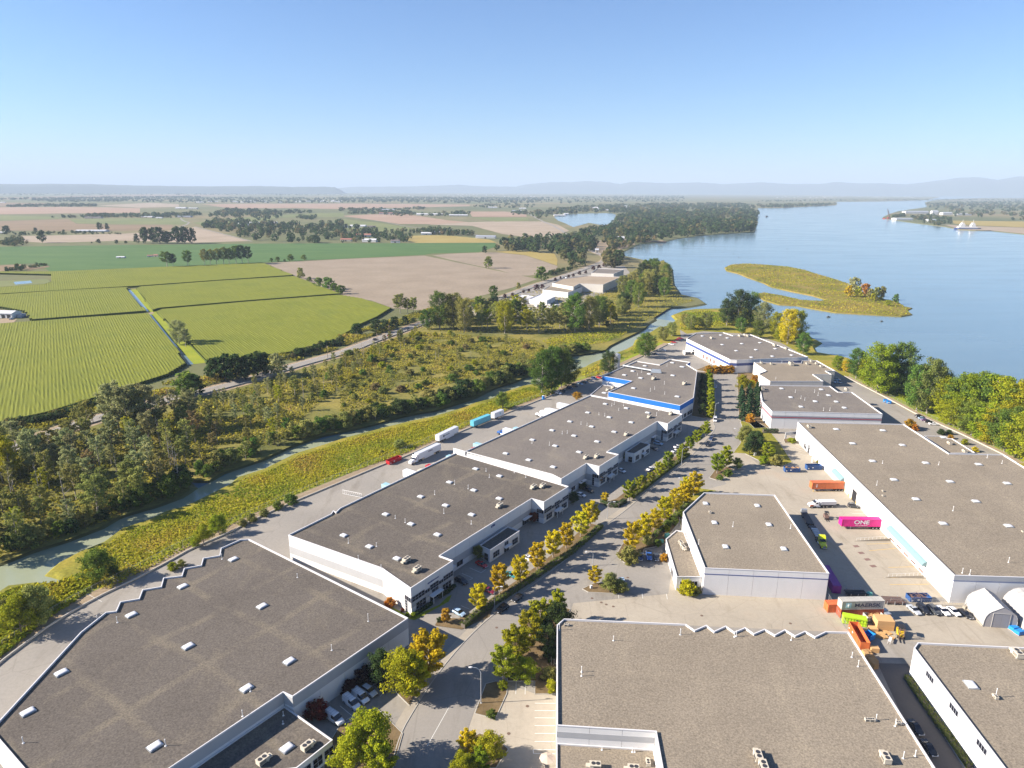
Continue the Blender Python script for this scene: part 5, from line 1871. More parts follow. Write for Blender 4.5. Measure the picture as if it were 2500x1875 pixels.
row('{} small shrub along the fence of the slough path', 'shrubs along the slough path', 'shrub', [
    ('g', 1110, 388, 335, 'lime', 1.0), ('g', 1168, 362, 318, 'olive', 1.0), ('d', 1560, 1170, 1120, 'olive', 1.0), ('d', 1620, 1140, 1085, 'olive', 1.0), ('d', 1700, 1105, 1055, 'olive', 1.0), ('d', 1790, 1062, 1008, 'green', 1.0), ('d', 1870, 1030, 962, 'green', 1.0), ('e', 385, 665, 608, 'olive', 1.1), ('e', 270, 700, 680, 'olive', 1.1), ('J', 405, 985, 920, 'olive', .8), ('J', 465, 960, 922, 'lime', .8)], 'shrub')
row('{} tree from the left on the river island', 'trees on the river island', 'mid', [
    ('c', 1085, 775, 690, 'amber', .9), ('c', 1115, 745, 632, 'grey', .9), ('c', 1145, 778, 700, 'gold_green', .9), ('c', 1185, 772, 675, 'orange', .9), ('c', 1222, 790, 712, 'olive', .9), ('c', 1262, 795, 700, 'olive', .9), ('c', 1295, 792, 695, 'olive', .8), ('c', 1240, 800, 745, 'gold_green', 1.0), ('c', 1340, 835, 790, 'gold_green', 1.2), ('c', 1385, 818, 748, 'green', .8)], z=-.4)
# trees of the fields and the highway
row('{} tree from the left in the line on the edge of the green field', 'trees on the edge of the green field', 'tall', [
    ('a', 1075, 587, 475, 'green', 1.5), ('a', 1115, 584, 490, 'dark', 1.2), ('a', 1210, 582, 470, 'green', 1.2), ('a', 1318, 574, 460, 'olive', 1.0), ('a', 1355, 572, 462, 'olive', .9), ('a', 1395, 572, 458, 'olive', 1.0), ('a', 1440, 570, 448, 'olive', 1.1), ('a', 1475, 568, 455, 'green', 1.1), ('a', 1520, 566, 438, 'green', 1.1), ('a', 1558, 566, 432, 'dark', 1.0), ('a', 1597, 562, 440, 'dark', 1.0)])
for v, bx, by, ty, lf, k, w, lb in [
    ('a', 1155, 1082, 918, 'grey', 'big', .95, 'large grey green tree by the ditch between the corn fields'), ('a', 1195, 1098, 970, 'grey', 'tall', 1.2, 'slimmer grey tree beside the large one at the ditch'),
    ('b', 955, 592, 503, 'olive', 'mid', .95, 'lone tree on the track between the two tilled fields'), ('b', 1295, 672, 568, 'green', 'mid', 1.1, 'round tree on the roadside bend before the works'), ('b', 988, 783, 690, 'green', 'mid', .9, 'lone round tree at the near edge of the tilled field'),
    ('b', 1148, 727, 676, 'olive', 'mid', .9, 'small tree beside the highway before the works'), ('b', 930, 495, 440, 'dark', 'mid', .9, 'dark tree at the right end of the green field'),
    ('a', 1935, 660, 576, 'olive', 'mid', .9, 'lone tree at the corner of the tilled field'), ('b', 388, 882, 748, 'olive', 'tall', 1.5, 'leafy tree at the tip of the tilled field by the highway'), ('b', 435, 884, 780, 'gold_green', 'tall', 1.1, 'yellow tree at the tip of the tilled field'), ('b', 473, 886, 770, 'olive', 'tall', 1.1, 'pale tree at the tip of the tilled field'),
    ('b', 110, 1022, 932, 'dark', 'mid', 1.3, 'round dark tree on the highway edge below the corn')]:
    grow(k, v, bx, by, ty, lf, lb, 'tree', None, w)
row('{} bush from the left in the hedge beside the tilled field', 'hedge bushes beside the tilled field', 'mid', [('a', x, y, t, 'green', 1.3) for x, y, t in ((1990, 680, 640), (2050, 715, 642), (2110, 728, 638), (2150, 742, 680), (2190, 758, 690), (1745, 552, 522), (1785, 550, 512), (1870, 546, 495), (1955, 540, 500), (1830, 549, 530))], 'bush')
row('{} leafy tree from the left on the near side of the highway corn field', 'trees along the highway by the corn', 'mid', [('d', 1205, 345, 150, 'green', 1.2), ('d', 1265, 330, 185, 'dark', 1.1), ('d', 1385, 235, 60, 'dark', 1.0), ('d', 1450, 235, 42, 'dark', 1.0), ('d', 1525, 235, 38, 'dark', 1.0), ('d', 1590, 225, 50, 'dark', 1.0), ('d', 1655, 205, 25, 'dark', 1.1), ('d', 1700, 195, 35, 'dark', 1.0), ('d', 1785, 215, 40, 'grey', .9),
    ('b', 235, 1005, 905, 'dark', 1.2), ('b', 290, 990, 912, 'dark', 1.3), ('b', 350, 978, 890, 'dark', 1.2), ('b', 420, 958, 892, 'dark', 1.3), ('b', 470, 945, 905, 'dark', 1.3)])
row('{} tree from the left in the shelter belt on the pale field', 'trees of the shelter belt', 'mid', [('a', x, y, t, 'far', w) for x, y, t, w in ((275, 428, 335, .8), (230, 362, 325, 1), (410, 362, 340, 1.2), (640, 347, 288, .9), (690, 347, 293, .7), (45, 378, 308, 1.1), (880, 432, 360, .7), (935, 432, 310, .8), (985, 432, 315, .8), (1030, 434, 310, .9), (1080, 434, 340, 1), (1140, 434, 308, .8), (1190, 434, 305, .8), (1238, 432, 318, .7), (635, 432, 400, 1.3), (750, 434, 405, 1.3), (590, 432, 420, 1.3), (810, 434, 412, 1.3))])

# ---- woods: individuals scattered over surveyed stands


def scatter(pts, n, gap, seed, taken=None):
    rng = random.Random(seed)
    xs, ys = [p[0] for p in pts], [p[1] for p in pts]
    out, tries = [], 0
    grid = taken if taken is not None else {}
    while len(out) < n and tries < n * 60:
        tries += 1
        p = (rng.uniform(min(xs), max(xs)), rng.uniform(min(ys), max(ys)))
        if not inside(p, pts):
            continue
        c = (int(p[0] // gap), int(p[1] // gap))
        if any((p[0] - q[0]) ** 2 + (p[1] - q[1]) ** 2 < gap * gap for i in (-1, 0, 1) for j in (-1, 0, 1) for q in grid.get((c[0] + i, c[1] + j), ())):
            continue
        grid.setdefault(c, []).append(p)
        out.append(p)
    return out


WOOD = ccw(poly('d -250,720 0,740 160,680 480,590 700,520 900,470 1130,430 1300,520 1280,700 1230,800 1150,960 850,1060 640,1160 430,1240 200,1310 0,1390 -250,1480'))
WOOD2 = ccw(poly('d 1130,430 1400,340 1700,250 2212,120 b 300,1070 480,1000 560,1010 400,1100 200,1230 d 2000,420 1850,600 1600,690 1400,740 1290,780'))
MARSH = ccw(poly('b 60,1140 300,1060 560,1010 900,1030 1300,1060 1320,1150 1180,1230 900,1290 600,1360 400,1420 100,1500 e 0,440 0,60'))
GROVE = ccw(poly('b 560,985 720,940 860,905 980,890 1150,890 1400,920 1600,905 1740,870 1790,930 1700,990 1500,1005 1250,1015 1000,1005 780,990 620,1010'))
POINT = ccw(poly('b 1740,900 1800,780 1880,680 1960,610 2060,600 2120,680 2150,740 2140,780 2060,830 1950,860 1860,900'))
rw = random.Random(5)
WOODS = []


def wood(stand, kinds, wts, h0, h1, l0, l1, pts, group, place, name, w0=.85, w1=1.25):
    """individual trees of one stand; each is told by its look, its part of the stand and its order from the left"""
    for (x, y) in pts:
        k, lf = rw.choices(kinds, wts)[0]
        low = k in ('mid', 'shrub')
        h = rw.uniform(l0, l1) if low else rw.uniform(h0, h1)
        WOODS.append((stand, k, lf, h, x, y, low, group, place, name, rw.uniform(w0, w1)))


DESC = {'grey': 'grey green', 'olive': 'olive', 'gold_green': 'yellowing', 'brown': 'brownish', 'green': 'green', 'dark': 'dark green', None: 'bare dead'}
wood('W1', [('thin', 'grey'), ('thin', 'olive'), ('tall', 'olive'), ('tall', 'grey'), ('mid', 'olive'), ('thin', 'gold_green'), ('snag', None), ('thin', 'brown')], [9, 8, 6, 6, 4, 3, 2, 1], 11, 19, 6, 10, scatter(WOOD, 118, 6.2, 11), 'trees of the dense wood by the slough', 'dense wood', 'woodland_tree')
row('{} tall grey tree of the group rising above the dense wood at left', 'tall grey trees above the wood', 'tall', [('d', 770, 580, 225, 'grey', 1.1), ('d', 835, 590, 240, 'grey', 1.1), ('d', 960, 560, 235, 'grey', 1.0), ('d', 715, 520, 240, 'grey', 1.0), ('d', 880, 570, 280, 'olive', 1.0), ('d', 1230, 540, 270, 'grey', .9), ('d', 20, 900, 560, 'amber', .9), ('d', 90, 920, 600, 'gold_green', .8), ('d', 230, 860, 520, 'grey', .8)], name='woodland_tree')
wood('W2', [('thin', 'grey'), ('thin', 'olive'), ('tall', 'olive'), ('mid', 'green'), ('mid', 'olive'), ('thin', 'gold_green'), ('snag', None), ('thin', 'brown')], [7, 7, 4, 3, 5, 2, 4, 1], 8, 14, 4, 8, scatter(WOOD2, 84, 7.0, 12), 'trees of the open wood by the highway', 'open wood', 'woodland_tree', .8, 1.2)
wood('MA', [('shrub', 'olive'), ('shrub', 'brown'), ('shrub', 'green'), ('shrub', 'gold_green'), ('thin', 'olive'), ('snag', None), ('mid', 'olive')], [8, 2, 6, 3, 4, 2, 5], 5, 9, 2.2, 5, scatter(MARSH, 130, 6.5, 13), 'bushes on the marsh', 'golden marsh', 'marsh_bush', .9, 1.5)
bk_pts = []
for (p, d) in along(w_bank[:33], 4.4):
    for off in (2.5, 7.0):
        if rw.random() < .14:
            continue
        q = p + Vector((-d.y, d.x)) * (off + rw.uniform(-1.2, 1.5)) + d * rw.uniform(-2, 2)
        bk_pts.append((q.x, q.y))
wood('BK', [('shrub', 'dark'), ('shrub', 'olive'), ('shrub', 'green'), ('mid', 'green'), ('mid', 'olive'), ('thin', 'olive')], [4, 6, 4, 3, 4, 2], 6.5, 11, 4.5, 9.5, bk_pts, 'thicket along the far bank of the slough', 'bank thicket', 'bank_bush', .8, 1.2)
wood('GR', [('tall', 'olive'), ('tall', 'green'), ('tall', 'gold_green'), ('thin', 'olive'), ('big', 'olive'), ('mid', 'dark')], [6, 4, 3, 4, 2, 3], 14, 23, 6, 9, scatter(GROVE, 62, 7.0, 14), 'poplars of the grove before the works', 'poplar grove', 'poplar_tree', .95, 1.3)
row('{} tall broad tree on the left part of the poplar grove', 'tall broad trees of the grove', 'big', [('b', 640, 985, 730, 'green', .8), ('b', 730, 985, 740, 'olive', .85), ('b', 800, 1000, 770, 'olive', .8), ('b', 560, 985, 850, 'green', .9), ('b', 1060, 1010, 790, 'gold_green', .8), ('b', 1510, 1000, 740, 'green', .8), ('b', 1600, 985, 760, 'olive', .8), ('b', 1670, 960, 760, 'green', .9)], name='poplar_tree')
wood('PT', [('big', 'green'), ('big', 'olive'), ('big', 'dark')], [2, 3, 1], 17, 28, 17, 28, scatter(POINT, 26, 11, 15), 'trees on the point by the river', 'stand on the river point', 'point_tree', .8, 1.1)
LIM = {}
for t in WOODS:
    LIM.setdefault(t[0], []).append(t[4] / t[5])
buckets = {}
for t in WOODS:
    q = sorted(LIM[t[0]])
    u = sum(1 for v in q if v < t[4] / t[5]) / len(q)
    part = ('left end of the', 'left half of the', 'middle of the', 'right half of the', 'right end of the')[min(4, int(u * 5))]
    nearer = [s for s in WOODS if s[0] == t[0] and abs(s[4] / s[5] - t[4] / t[5]) < .06]
    r = sum(1 for s in nearer if s[5] < t[5]) / max(1, len(nearer))
    side = '' if t[0] in ('BK', 'PT') else ('near edge, ' if r < .34 else 'far edge, ' if r > .67 else '')
    what = ('bush' if t[1] == 'shrub' else 'tree')
    siz = 'low ' if t[6] and what == 'tree' else ('tall ' if t[3] > 15 else '')
    key = (siz + DESC[t[2]] + ' ' + what, side + part + ' ' + t[8])
    buckets.setdefault(key, []).append(t)
for (a_, b_), ts in buckets.items():
    ts.sort(key=lambda t: t[4] / t[5])
    for i_, t in enumerate(ts):
        lb = (f'{nth(i_ + 1)} {a_} from the left, {b_}' if len(ts) > 1 else f'only {a_} at the {b_}')
        bush = t[1] == 'shrub'
        cat = 'bush' if bush else {'poplar_tree': 'poplar'}.get(t[9], 'tree')
        nm = 'dead_tree' if t[1] == 'snag' else t[9] if bush or 'bush' not in t[9] else 'marsh_tree'
        plant(t[1], t[4], t[5], t[3], t[2] or 'olive', lb, cat, t[7], t[10], nm)

# ---- ground growth nobody could count: tufts on the marsh, the bank and the verges


def tufts(name, polys, n, size, leaf, seed, z=0.0, hgt=.5, clump=.04, thr=-.1):
    from mathutils import noise
    rng = np.random.default_rng(seed)
    Cs = []
    tot = sum(abs(area(p)) for p in polys)
    for p in polys:
        m = int(n * abs(area(p)) / tot)
        xs, ys = [q[0] for q in p], [q[1] for q in p]
        k = 0
        tries = 0
        while k < m and tries < m * 12:
            tries += 1
            x, y = rng.uniform(min(xs), max(xs)), rng.uniform(min(ys), max(ys))
            if not inside((x, y), p):
                continue
            v = noise.noise(Vector((x * clump, y * clump, seed)))
            if v < thr:
                continue
            Cs.append((x, y, z + rng.uniform(.1, 1) * hgt * (1 + v), v))
            k += 1
    A = np.array(Cs)
    nn = len(A)
    N = fib(nn, rng) * .8 + np.array([0, 0, .9])
    T = .45 + A[:, 3] * .7 + .45 * np.array([noise.noise(Vector((a[0] * .017, a[1] * .017, seed + 9))) for a in A]) + rng.uniform(-.28, .28, nn)
    me = clump_mesh(name, LEAF[leaf], A[:, :3], N, size * rng.uniform(.6, 1.4, nn), T, seed)
    return tag(link(name, me), kind='stuff')


strip_bank = ccw(poly('d 540,1345 690,1285 810,1205 970,1150 1090,1095 1210,1060 1400,965 1510,915 1560,870 1700,825 1770,795 1910,725 2070,675 2212,625 e 250,565 450,515 600,485 800,425 980,365 1060,325 1180,285 1230,275 J 330,900 J 450,930 280,1010 0,1110 e 1050,440 820,530 610,620 420,705 300,745 0,850 d 1850,985 1600,1100 1480,1165 1240,1290 1080,1380 860,1490 700,1580 500,1560 520,1450'))
tufts('marsh_grass', [strip_bank], 42000, .62, 'reed', 3, hgt=.55, clump=.06, thr=-.6)
tufts('marsh_grass', [ccw(poly('g -80,580 100,505 360,475 520,425 640,465 480,590 330,690 160,825 0,950 -80,1010'))], 7000, .9, 'reed', 23, hgt=1.0, clump=.06, thr=-.6)
tufts('marsh_growth', [WOOD, WOOD2], 20000, 1.2, 'marsh', 4, hgt=1.2, clump=.06, thr=-.35)
tufts('marsh_growth', [MARSH], 26000, .95, 'marsh', 5, hgt=.8, clump=.05, thr=-.3)
tufts('reed_bed', [ccw(poly('b 1300,1060 1500,1010 1760,995 1880,985 1800,1040 1680,1075 1500,1100 1350,1110')), ccw(poly('c 0,880 250,860 420,860 500,900 560,960 300,960 100,990 0,990')), ccw(poly('J 1290,470 1420,420 1530,360 1560,300 1700,250 1500,480 1330,520')), ccw(poly('J 820,690 1000,600 1130,560 1250,620 1100,720 900,760'))], 12000, 1.0, 'reed', 6, hgt=.9, clump=.04, thr=-.5)
FRINGE = []
hl, hr = ribbon(hw, 10, 34)
for k in range(0, 60, 6):
    q = hl[k:k + 7] + hr[k:k + 7][::-1]
    if len(q) > 12:
        FRINGE.append(ccw(q))
tufts('verge_growth', FRINGE, 20000, 1.3, 'marsh', 16, hgt=1.8, clump=.06, thr=-.2)
tufts('grove_growth', [ccw(grove)], 12000, 1.4, 'marsh', 17, hgt=.9, clump=.04, thr=-.4)
tufts('island_grass', [isl], 12000, 1.2, 'reed', 7, z=-.4, hgt=.7, clump=.02, thr=-.5)
e2 = [l0 + ld * s + ln * w for s, w in ((-30, 9), (60, 8), (160, 9), (300, 9), (300, 40), (160, 42), (60, 38), (-30, 40))]
tufts('bank_growth', [ccw(e2)], 9000, 1.1, 'lime', 8, hgt=1.4, clump=.05, thr=-.3)
M['hedge_stem'] = M['bark']


def hedge(label, pts, w, h, leaf, seed, group=None):
    """a clipped hedge: a body of leaf clumps packed over its own stem frame"""
    pts = [Vector(p[:2]) for p in pts]
    c = pts[0]
    o = thing('hedge', label, 'hedge', (c.x, c.y, 0), 0, group)
    rng = np.random.default_rng(seed)
    Cs, Ns = [], []
    for p, d in along(pts, .16):
        nrm = Vector((-d.y, d.x))
        for _ in range(9):
            a = rng.uniform(-1, 1)
            zz = rng.uniform(.05, 1)
            if rng.uniform() < .55:
                a = math.copysign(rng.uniform(.8, 1.05), a)
            else:
                zz = rng.uniform(.85, 1.08)
            q = p + nrm * (a * w / 2) - c
            Cs.append((q.x, q.y, zz * h))
            Ns.append((nrm.x * a, nrm.y * a, zz * .8))
    A, Nn = np.array(Cs), np.array(Ns)
    Nn = Nn + fib(len(A), rng) * .6
    me = clump_mesh('hedge_leaves', LEAF[leaf], A, Nn, .42 * rng.uniform(.6, 1.4, len(A)), rng.uniform(0, .9, len(A)), seed)
    link('foliage', me, o)
    mb = MB()
    wallstrip(mb, [p - c for p in pts], -w * .36, w * .36, 0, h * .86)
    mb.build('stems', M['bark'], o)
    return o


def mid(a, off):
    l, r = ribbon(a, off, off + .01)
    return l


hedge('long clipped hedge under the golden street trees on the left kerb', poly('h 790,760 880,680 985,610 1090,545 1230,455 1330,385 1480,285'), 1.9, 1.6, 'green', 1)
hedge('clipped hedge under the upper golden street trees on the left kerb', poly('h 1480,285 1560,215 1680,110'), 1.9, 1.4, 'green', 2)
hedge('dark clipped hedge round the driveway island by the lamp', poly('N 1100,880 1200,930 1300,935 1400,870'), 2.0, 1.5, 'dark', 3)
hedge('hedge running up the left kerb under the green street trees', poly('N 1480,830 1650,700 1800,580 2000,430 2212,270'), 1.8, 1.3, 'green', 4)
hedge('low hedge behind the yellow trees right of the road', poly('N 1760,1340 1900,1190 2020,1090 2150,950 2212,900'), 1.8, 1.3, 'green', 5)
hedge('dark square hedge before the striped warehouse', poly('K 1065,1455 1260,1462'), 2.0, 2.2, 'dark', 6)
hedge('clipped hedge at the top end of the car park bays', poly('h 1090,1075 1255,1080'), 1.8, 1.5, 'green', 7)
hedge('narrow hedge at the foot of the long white wall at lower right', poly('i 1460,1080 1530,1190 1640,1350 1720,1460 1860,1660'), 1.5, 1.0, 'olive', 8)
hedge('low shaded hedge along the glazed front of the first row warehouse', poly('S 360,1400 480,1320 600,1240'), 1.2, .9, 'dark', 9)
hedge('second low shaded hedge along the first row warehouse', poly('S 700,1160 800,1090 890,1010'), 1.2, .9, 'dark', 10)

# ---- far woods and hedgerows: one mass, sampled stand by stand
FAR = []


def stand(pl, n, h0, h1, seed, warm=.15, v=None):
    p = ccw(poly(pl))
    rng = random.Random(seed)
    for (x, y) in scatter(p, n, 2.0, seed):
        FAR.append((x, y, rng.uniform(h0, h1), rng.random() < warm))


stand('a 1280,330 1340,300 1450,290 1600,300 1800,320 2000,310 2212,300 2212,432 1950,434 1640,428 1600,415 1450,370', 285, 9, 20, 1)
stand('b 0,330 250,345 440,360 480,430 200,432 0,434', 114, 8, 17, 2)
stand('b 450,362 560,350 700,360 870,375 880,392 700,385 460,372', 64, 9, 18, 3)
stand('b 980,480 1060,440 1200,420 1400,410 1600,415 1640,470 1560,520 1600,570 1480,590 1420,560 1400,500 1200,490', 171, 11, 22, 4)
stand('b 1480,395 1600,360 1750,330 1900,320 2212,330 2212,400 2080,418 1930,432 1850,400 1700,400 1560,400', 228, 13, 24, 5)
stand('c 0,330 200,300 400,290 480,320 470,362 290,368 120,383 0,398', 171, 15, 26, 6)
stand('c 0,240 200,230 400,225 490,235 490,300 480,320 400,290 200,300 0,330', 247, 15, 26, 7)
stand('b 1780,270 1900,240 2212,210 2212,330 1900,320 1760,320', 333, 14, 25, 8)
stand('c 500,192 700,188 900,184 995,182 998,187 830,194 640,203 505,202', 133, 14, 22, 9)
stand('b 1210,250 1400,215 1600,200 1800,190 2212,180 2212,205 1900,235 1770,236 1600,237 1480,243 1370,260 1280,285', 384, 12, 22, 10, .3)
stand('c 0,180 200,178 420,182 490,200 490,225 300,225 0,215', 230, 13, 20, 11)
stand('b 0,140 400,136 800,138 1300,140 1300,172 900,176 400,172 0,170', 769, 10, 20, 12, .1)
stand('b 1300,138 1800,130 2212,128 2212,165 1800,172 1300,178', 410, 10, 20, 13, .1)
stand('a 600,150 900,142 1300,138 1800,140 2212,142 2212,172 1800,174 1300,172 900,168 600,165', 615, 9, 17, 14, .1)
stand('a 40,190 400,184 640,186 640,196 300,198 50,199', 179, 7, 15, 15)
stand('a 200,150 500,148 800,152 800,165 400,168 200,162', 179, 8, 16, 16, .05)
stand('a 330,270 520,262 620,255 860,255 1100,248 1290,240 1290,262 1100,270 860,268 640,268 340,272', 230, 8, 16, 17)
stand('a 1330,260 1480,215 1560,225 1740,228 1800,240 1820,262 1700,290 1500,270 1340,272', 179, 9, 19, 18)
stand('a 1950,262 2040,262 2040,290 1900,270', 38, 9, 16, 19)
stand('b 40,240 230,230 420,228 500,250 660,240 830,238 830,252 650,262 420,262 240,246 50,246', 133, 8, 17, 20)
stand('b 1090,235 1200,228 1210,246 1100,250', 26, 8, 14, 21)
stand('b 1640,440 1760,400 1900,405 1960,430 1830,470 1700,470', 49, 10, 18, 22, .4)
stand('b 1690,520 1760,500 1810,520 1800,590 1740,600 1700,570', 26, 14, 22, 23, .5)
stand('b 1360,640 1500,600 1600,575 1480,600 1300,640', 34, 4, 8, 24, .3)
stand('c 1362,262 1440,250 1445,262 1370,266', 22, 9, 15, 25)
stand('c 1480,262 1620,250 1750,285 1740,310 1660,322 1560,300', 76, 8, 15, 26)
stand('c 1570,180 1700,170 2212,160 2212,285 2100,285 1900,262 1760,268 1640,240 1600,200', 384, 10, 18, 27, .3)
stand('c 500,158 900,152 1400,150 2212,148 2212,156 1400,158 900,160 500,168', 333, 8, 14, 28, .2)
stand('a 0,424 60,405 140,405 210,438 100,452 0,456', 41, 6, 12, 29, .3)
stand('a 80,368 450,362 770,365 775,376 450,378 100,382', 76, 4, 7, 30)
stand('a 40,608 110,580 160,600 120,615 50,618', 17, 4, 8, 31)
stand('a 180,590 240,568 310,570 300,582 200,592', 17, 3, 5, 32)
stand('a 1830,1180 1990,1120 2212,1062 2212,1080 2000,1150 1850,1190', 57, 3, 6, 33)
stand('a 0,1620 300,1560 640,1460 620,1480 300,1590 0,1650', 68, 2.5, 5, 34)
stand('b 850,845 960,815 1020,800 1000,820 880,858', 19, 5, 8, 35)
stand('a 0,146 500,140 900,134 1300,132 1300,139 900,142 500,148 0,153', 351, 10, 18, 41, .05)
stand('b 0,100 700,98 1300,100 2212,108 2212,118 1300,114 0,112', 567, 12, 20, 42, .05)
stand('a 0,112 900,108 2212,112 2212,124 900,122 0,124', 405, 12, 20, 43, .05)
stand('b 860,186 1100,180 1280,190 1250,204 1000,206 860,200', 60, 9, 15, 44)
stand('a 1500,232 1760,226 2000,232 2000,242 1500,246', 60, 9, 16, 45)
stand('b 0,212 240,214 560,206 560,214 240,224 0,224', 70, 9, 16, 46)
stand('P 0,468 300,470 700,474 760,470 700,468 300,464', 228, 10, 20, 36, .05)
rng = np.random.default_rng(21)
groups = {False: [], True: []}
for (x, y, h, warm) in FAR:
    D = math.hypot(x, y)
    n = int(max(24, min(120, 80000 / D)))
    s = h * (.62 if D > 3500 else .42 if D > 2200 else .30 if D > 1200 else .22)
    u = fib(n, rng) * (rng.uniform(.5, 1, n) ** .5)[:, None]
    wd = h * rng.uniform(.32, .52) * (1.7 if D > 3500 else 1.25 if D > 2200 else 1.0)
    C = np.stack([x + u[:, 0] * wd, y + u[:, 1] * wd, h * .54 + u[:, 2] * h * .46], 1)
    groups[warm].append((C, u + fib(n, rng) * .5 + np.array([0, 0, .3]), np.full(n, s) * rng.uniform(.7, 1.3, n), np.clip(rng.uniform(0, .9, n) + rng.uniform(-.2, .2), 0, 1)))
for warm, leaf in ((False, 'far'), (True, 'far_warm')):
    g = groups[warm]
    me = clump_mesh('far_woods', LEAF[leaf], *[np.concatenate([q[k] for q in g]) for k in range(4)], 5)
    tag(link('far_woods', me), kind='stuff')
# plum coloured roadside trees before the works
row('{} plum leaved tree from the left in the line along the works frontage', 'plum leaved trees along the works', 'mid', [('b', x, y, t, 'plum', 1.2) for x, y, t in ((1000, 800, 765), (1060, 785, 752), (1110, 775, 745), (1180, 752, 728), (1215, 745, 720), (1265, 735, 690), (1300, 725, 690), (1385, 675, 648), (1420, 665, 640), (1470, 655, 630), (1500, 648, 622), (1540, 635, 605), (1580, 628, 602), (1630, 605, 572), (1665, 598, 565), (1700, 585, 550))])
# ------------------------------------------------------------------ vehicles
M['tyre'] = plain('tyre_rubber', (.018, .018, .02), .85)
M['rim'] = plain('wheel_rim', (.45, .46, .48), .35, .7)
M['chassis'] = plain('black_chassis', (.025, .025, .03), .6)
M['head'] = plain('headlight_glass', (.75, .77, .80), .15)
M['tail'] = plain('tail_light', (.35, .01, .015), .3)
M['chrome'] = plain('chrome', (.65, .66, .68), .2, .9)
M['trailer_white'] = plain('trailer_white', (.70, .72, .76), .45)
M['trailer_roof'] = plain('trailer_roof', (.55, .57, .62), .5)


def paint(name, c, r=.25):
    m, nt, b = nodes(name)
    b.inputs['Base Color'].default_value = (*c, 1)
    b.inputs['Roughness'].default_value = r
    b.inputs['Coat Weight'].default_value = .5
    b.inputs['Coat Roughness'].default_value = .08
    return m


CAR = {k: paint(k + '_paint', c) for k, c in dict(white=(.72, .72, .73), silver=(.42, .44, .46), black=(.012, .013, .016), charcoal=(.045, .05, .055), red=(.40, .015, .02), maroon=(.16, .012, .03), blue=(.03, .10, .32), navy=(.02, .035, .10), teal=(.02, .20, .22), pale=(.30, .42, .55), purple=(.14, .07, .20), beige=(.42, .37, .28)).items()}
M['skip_blue'] = plain('skip_blue', (.018, .065, .20), .5)
M['skip_red'] = plain('skip_red', (.42, .012, .02), .45)
WHEEL = {}


def wheel(o, x, y, r, w, name='wheel'):
    k = (r, w)
    if k not in WHEEL:
        t = MB()
        t.tube([(0, -w / 2, 0), (0, -w * .38, 0), (0, w * .38, 0), (0, w / 2, 0)], [r * .9, r, r, r * .9], 14)
        m = MB()
        m.tube([(0, -w / 2 - .015, 0), (0, w / 2 + .015, 0)], [r * .58, r * .58], 10)
        WHEEL[k] = (t.mesh('tyre', M['tyre']), m.mesh('rim', M['rim']))
    q = link(name, WHEEL[k][0], o, (x, y, r))
    link('rim', WHEEL[k][1], q, (0, 0, 0))
    return q


def ring(x, w0, w1, w2, z0, z1, z2, z3):
    """half-widths w0 (sill) w1 (waist) w2 (top) at heights"""
    return [(x, -w0, z0), (x, w0, z0), (x, w1, z1), (x, w1, z2), (x, w2, z3), (x, -w2, z3), (x, -w1, z2), (x, -w1, z1)]


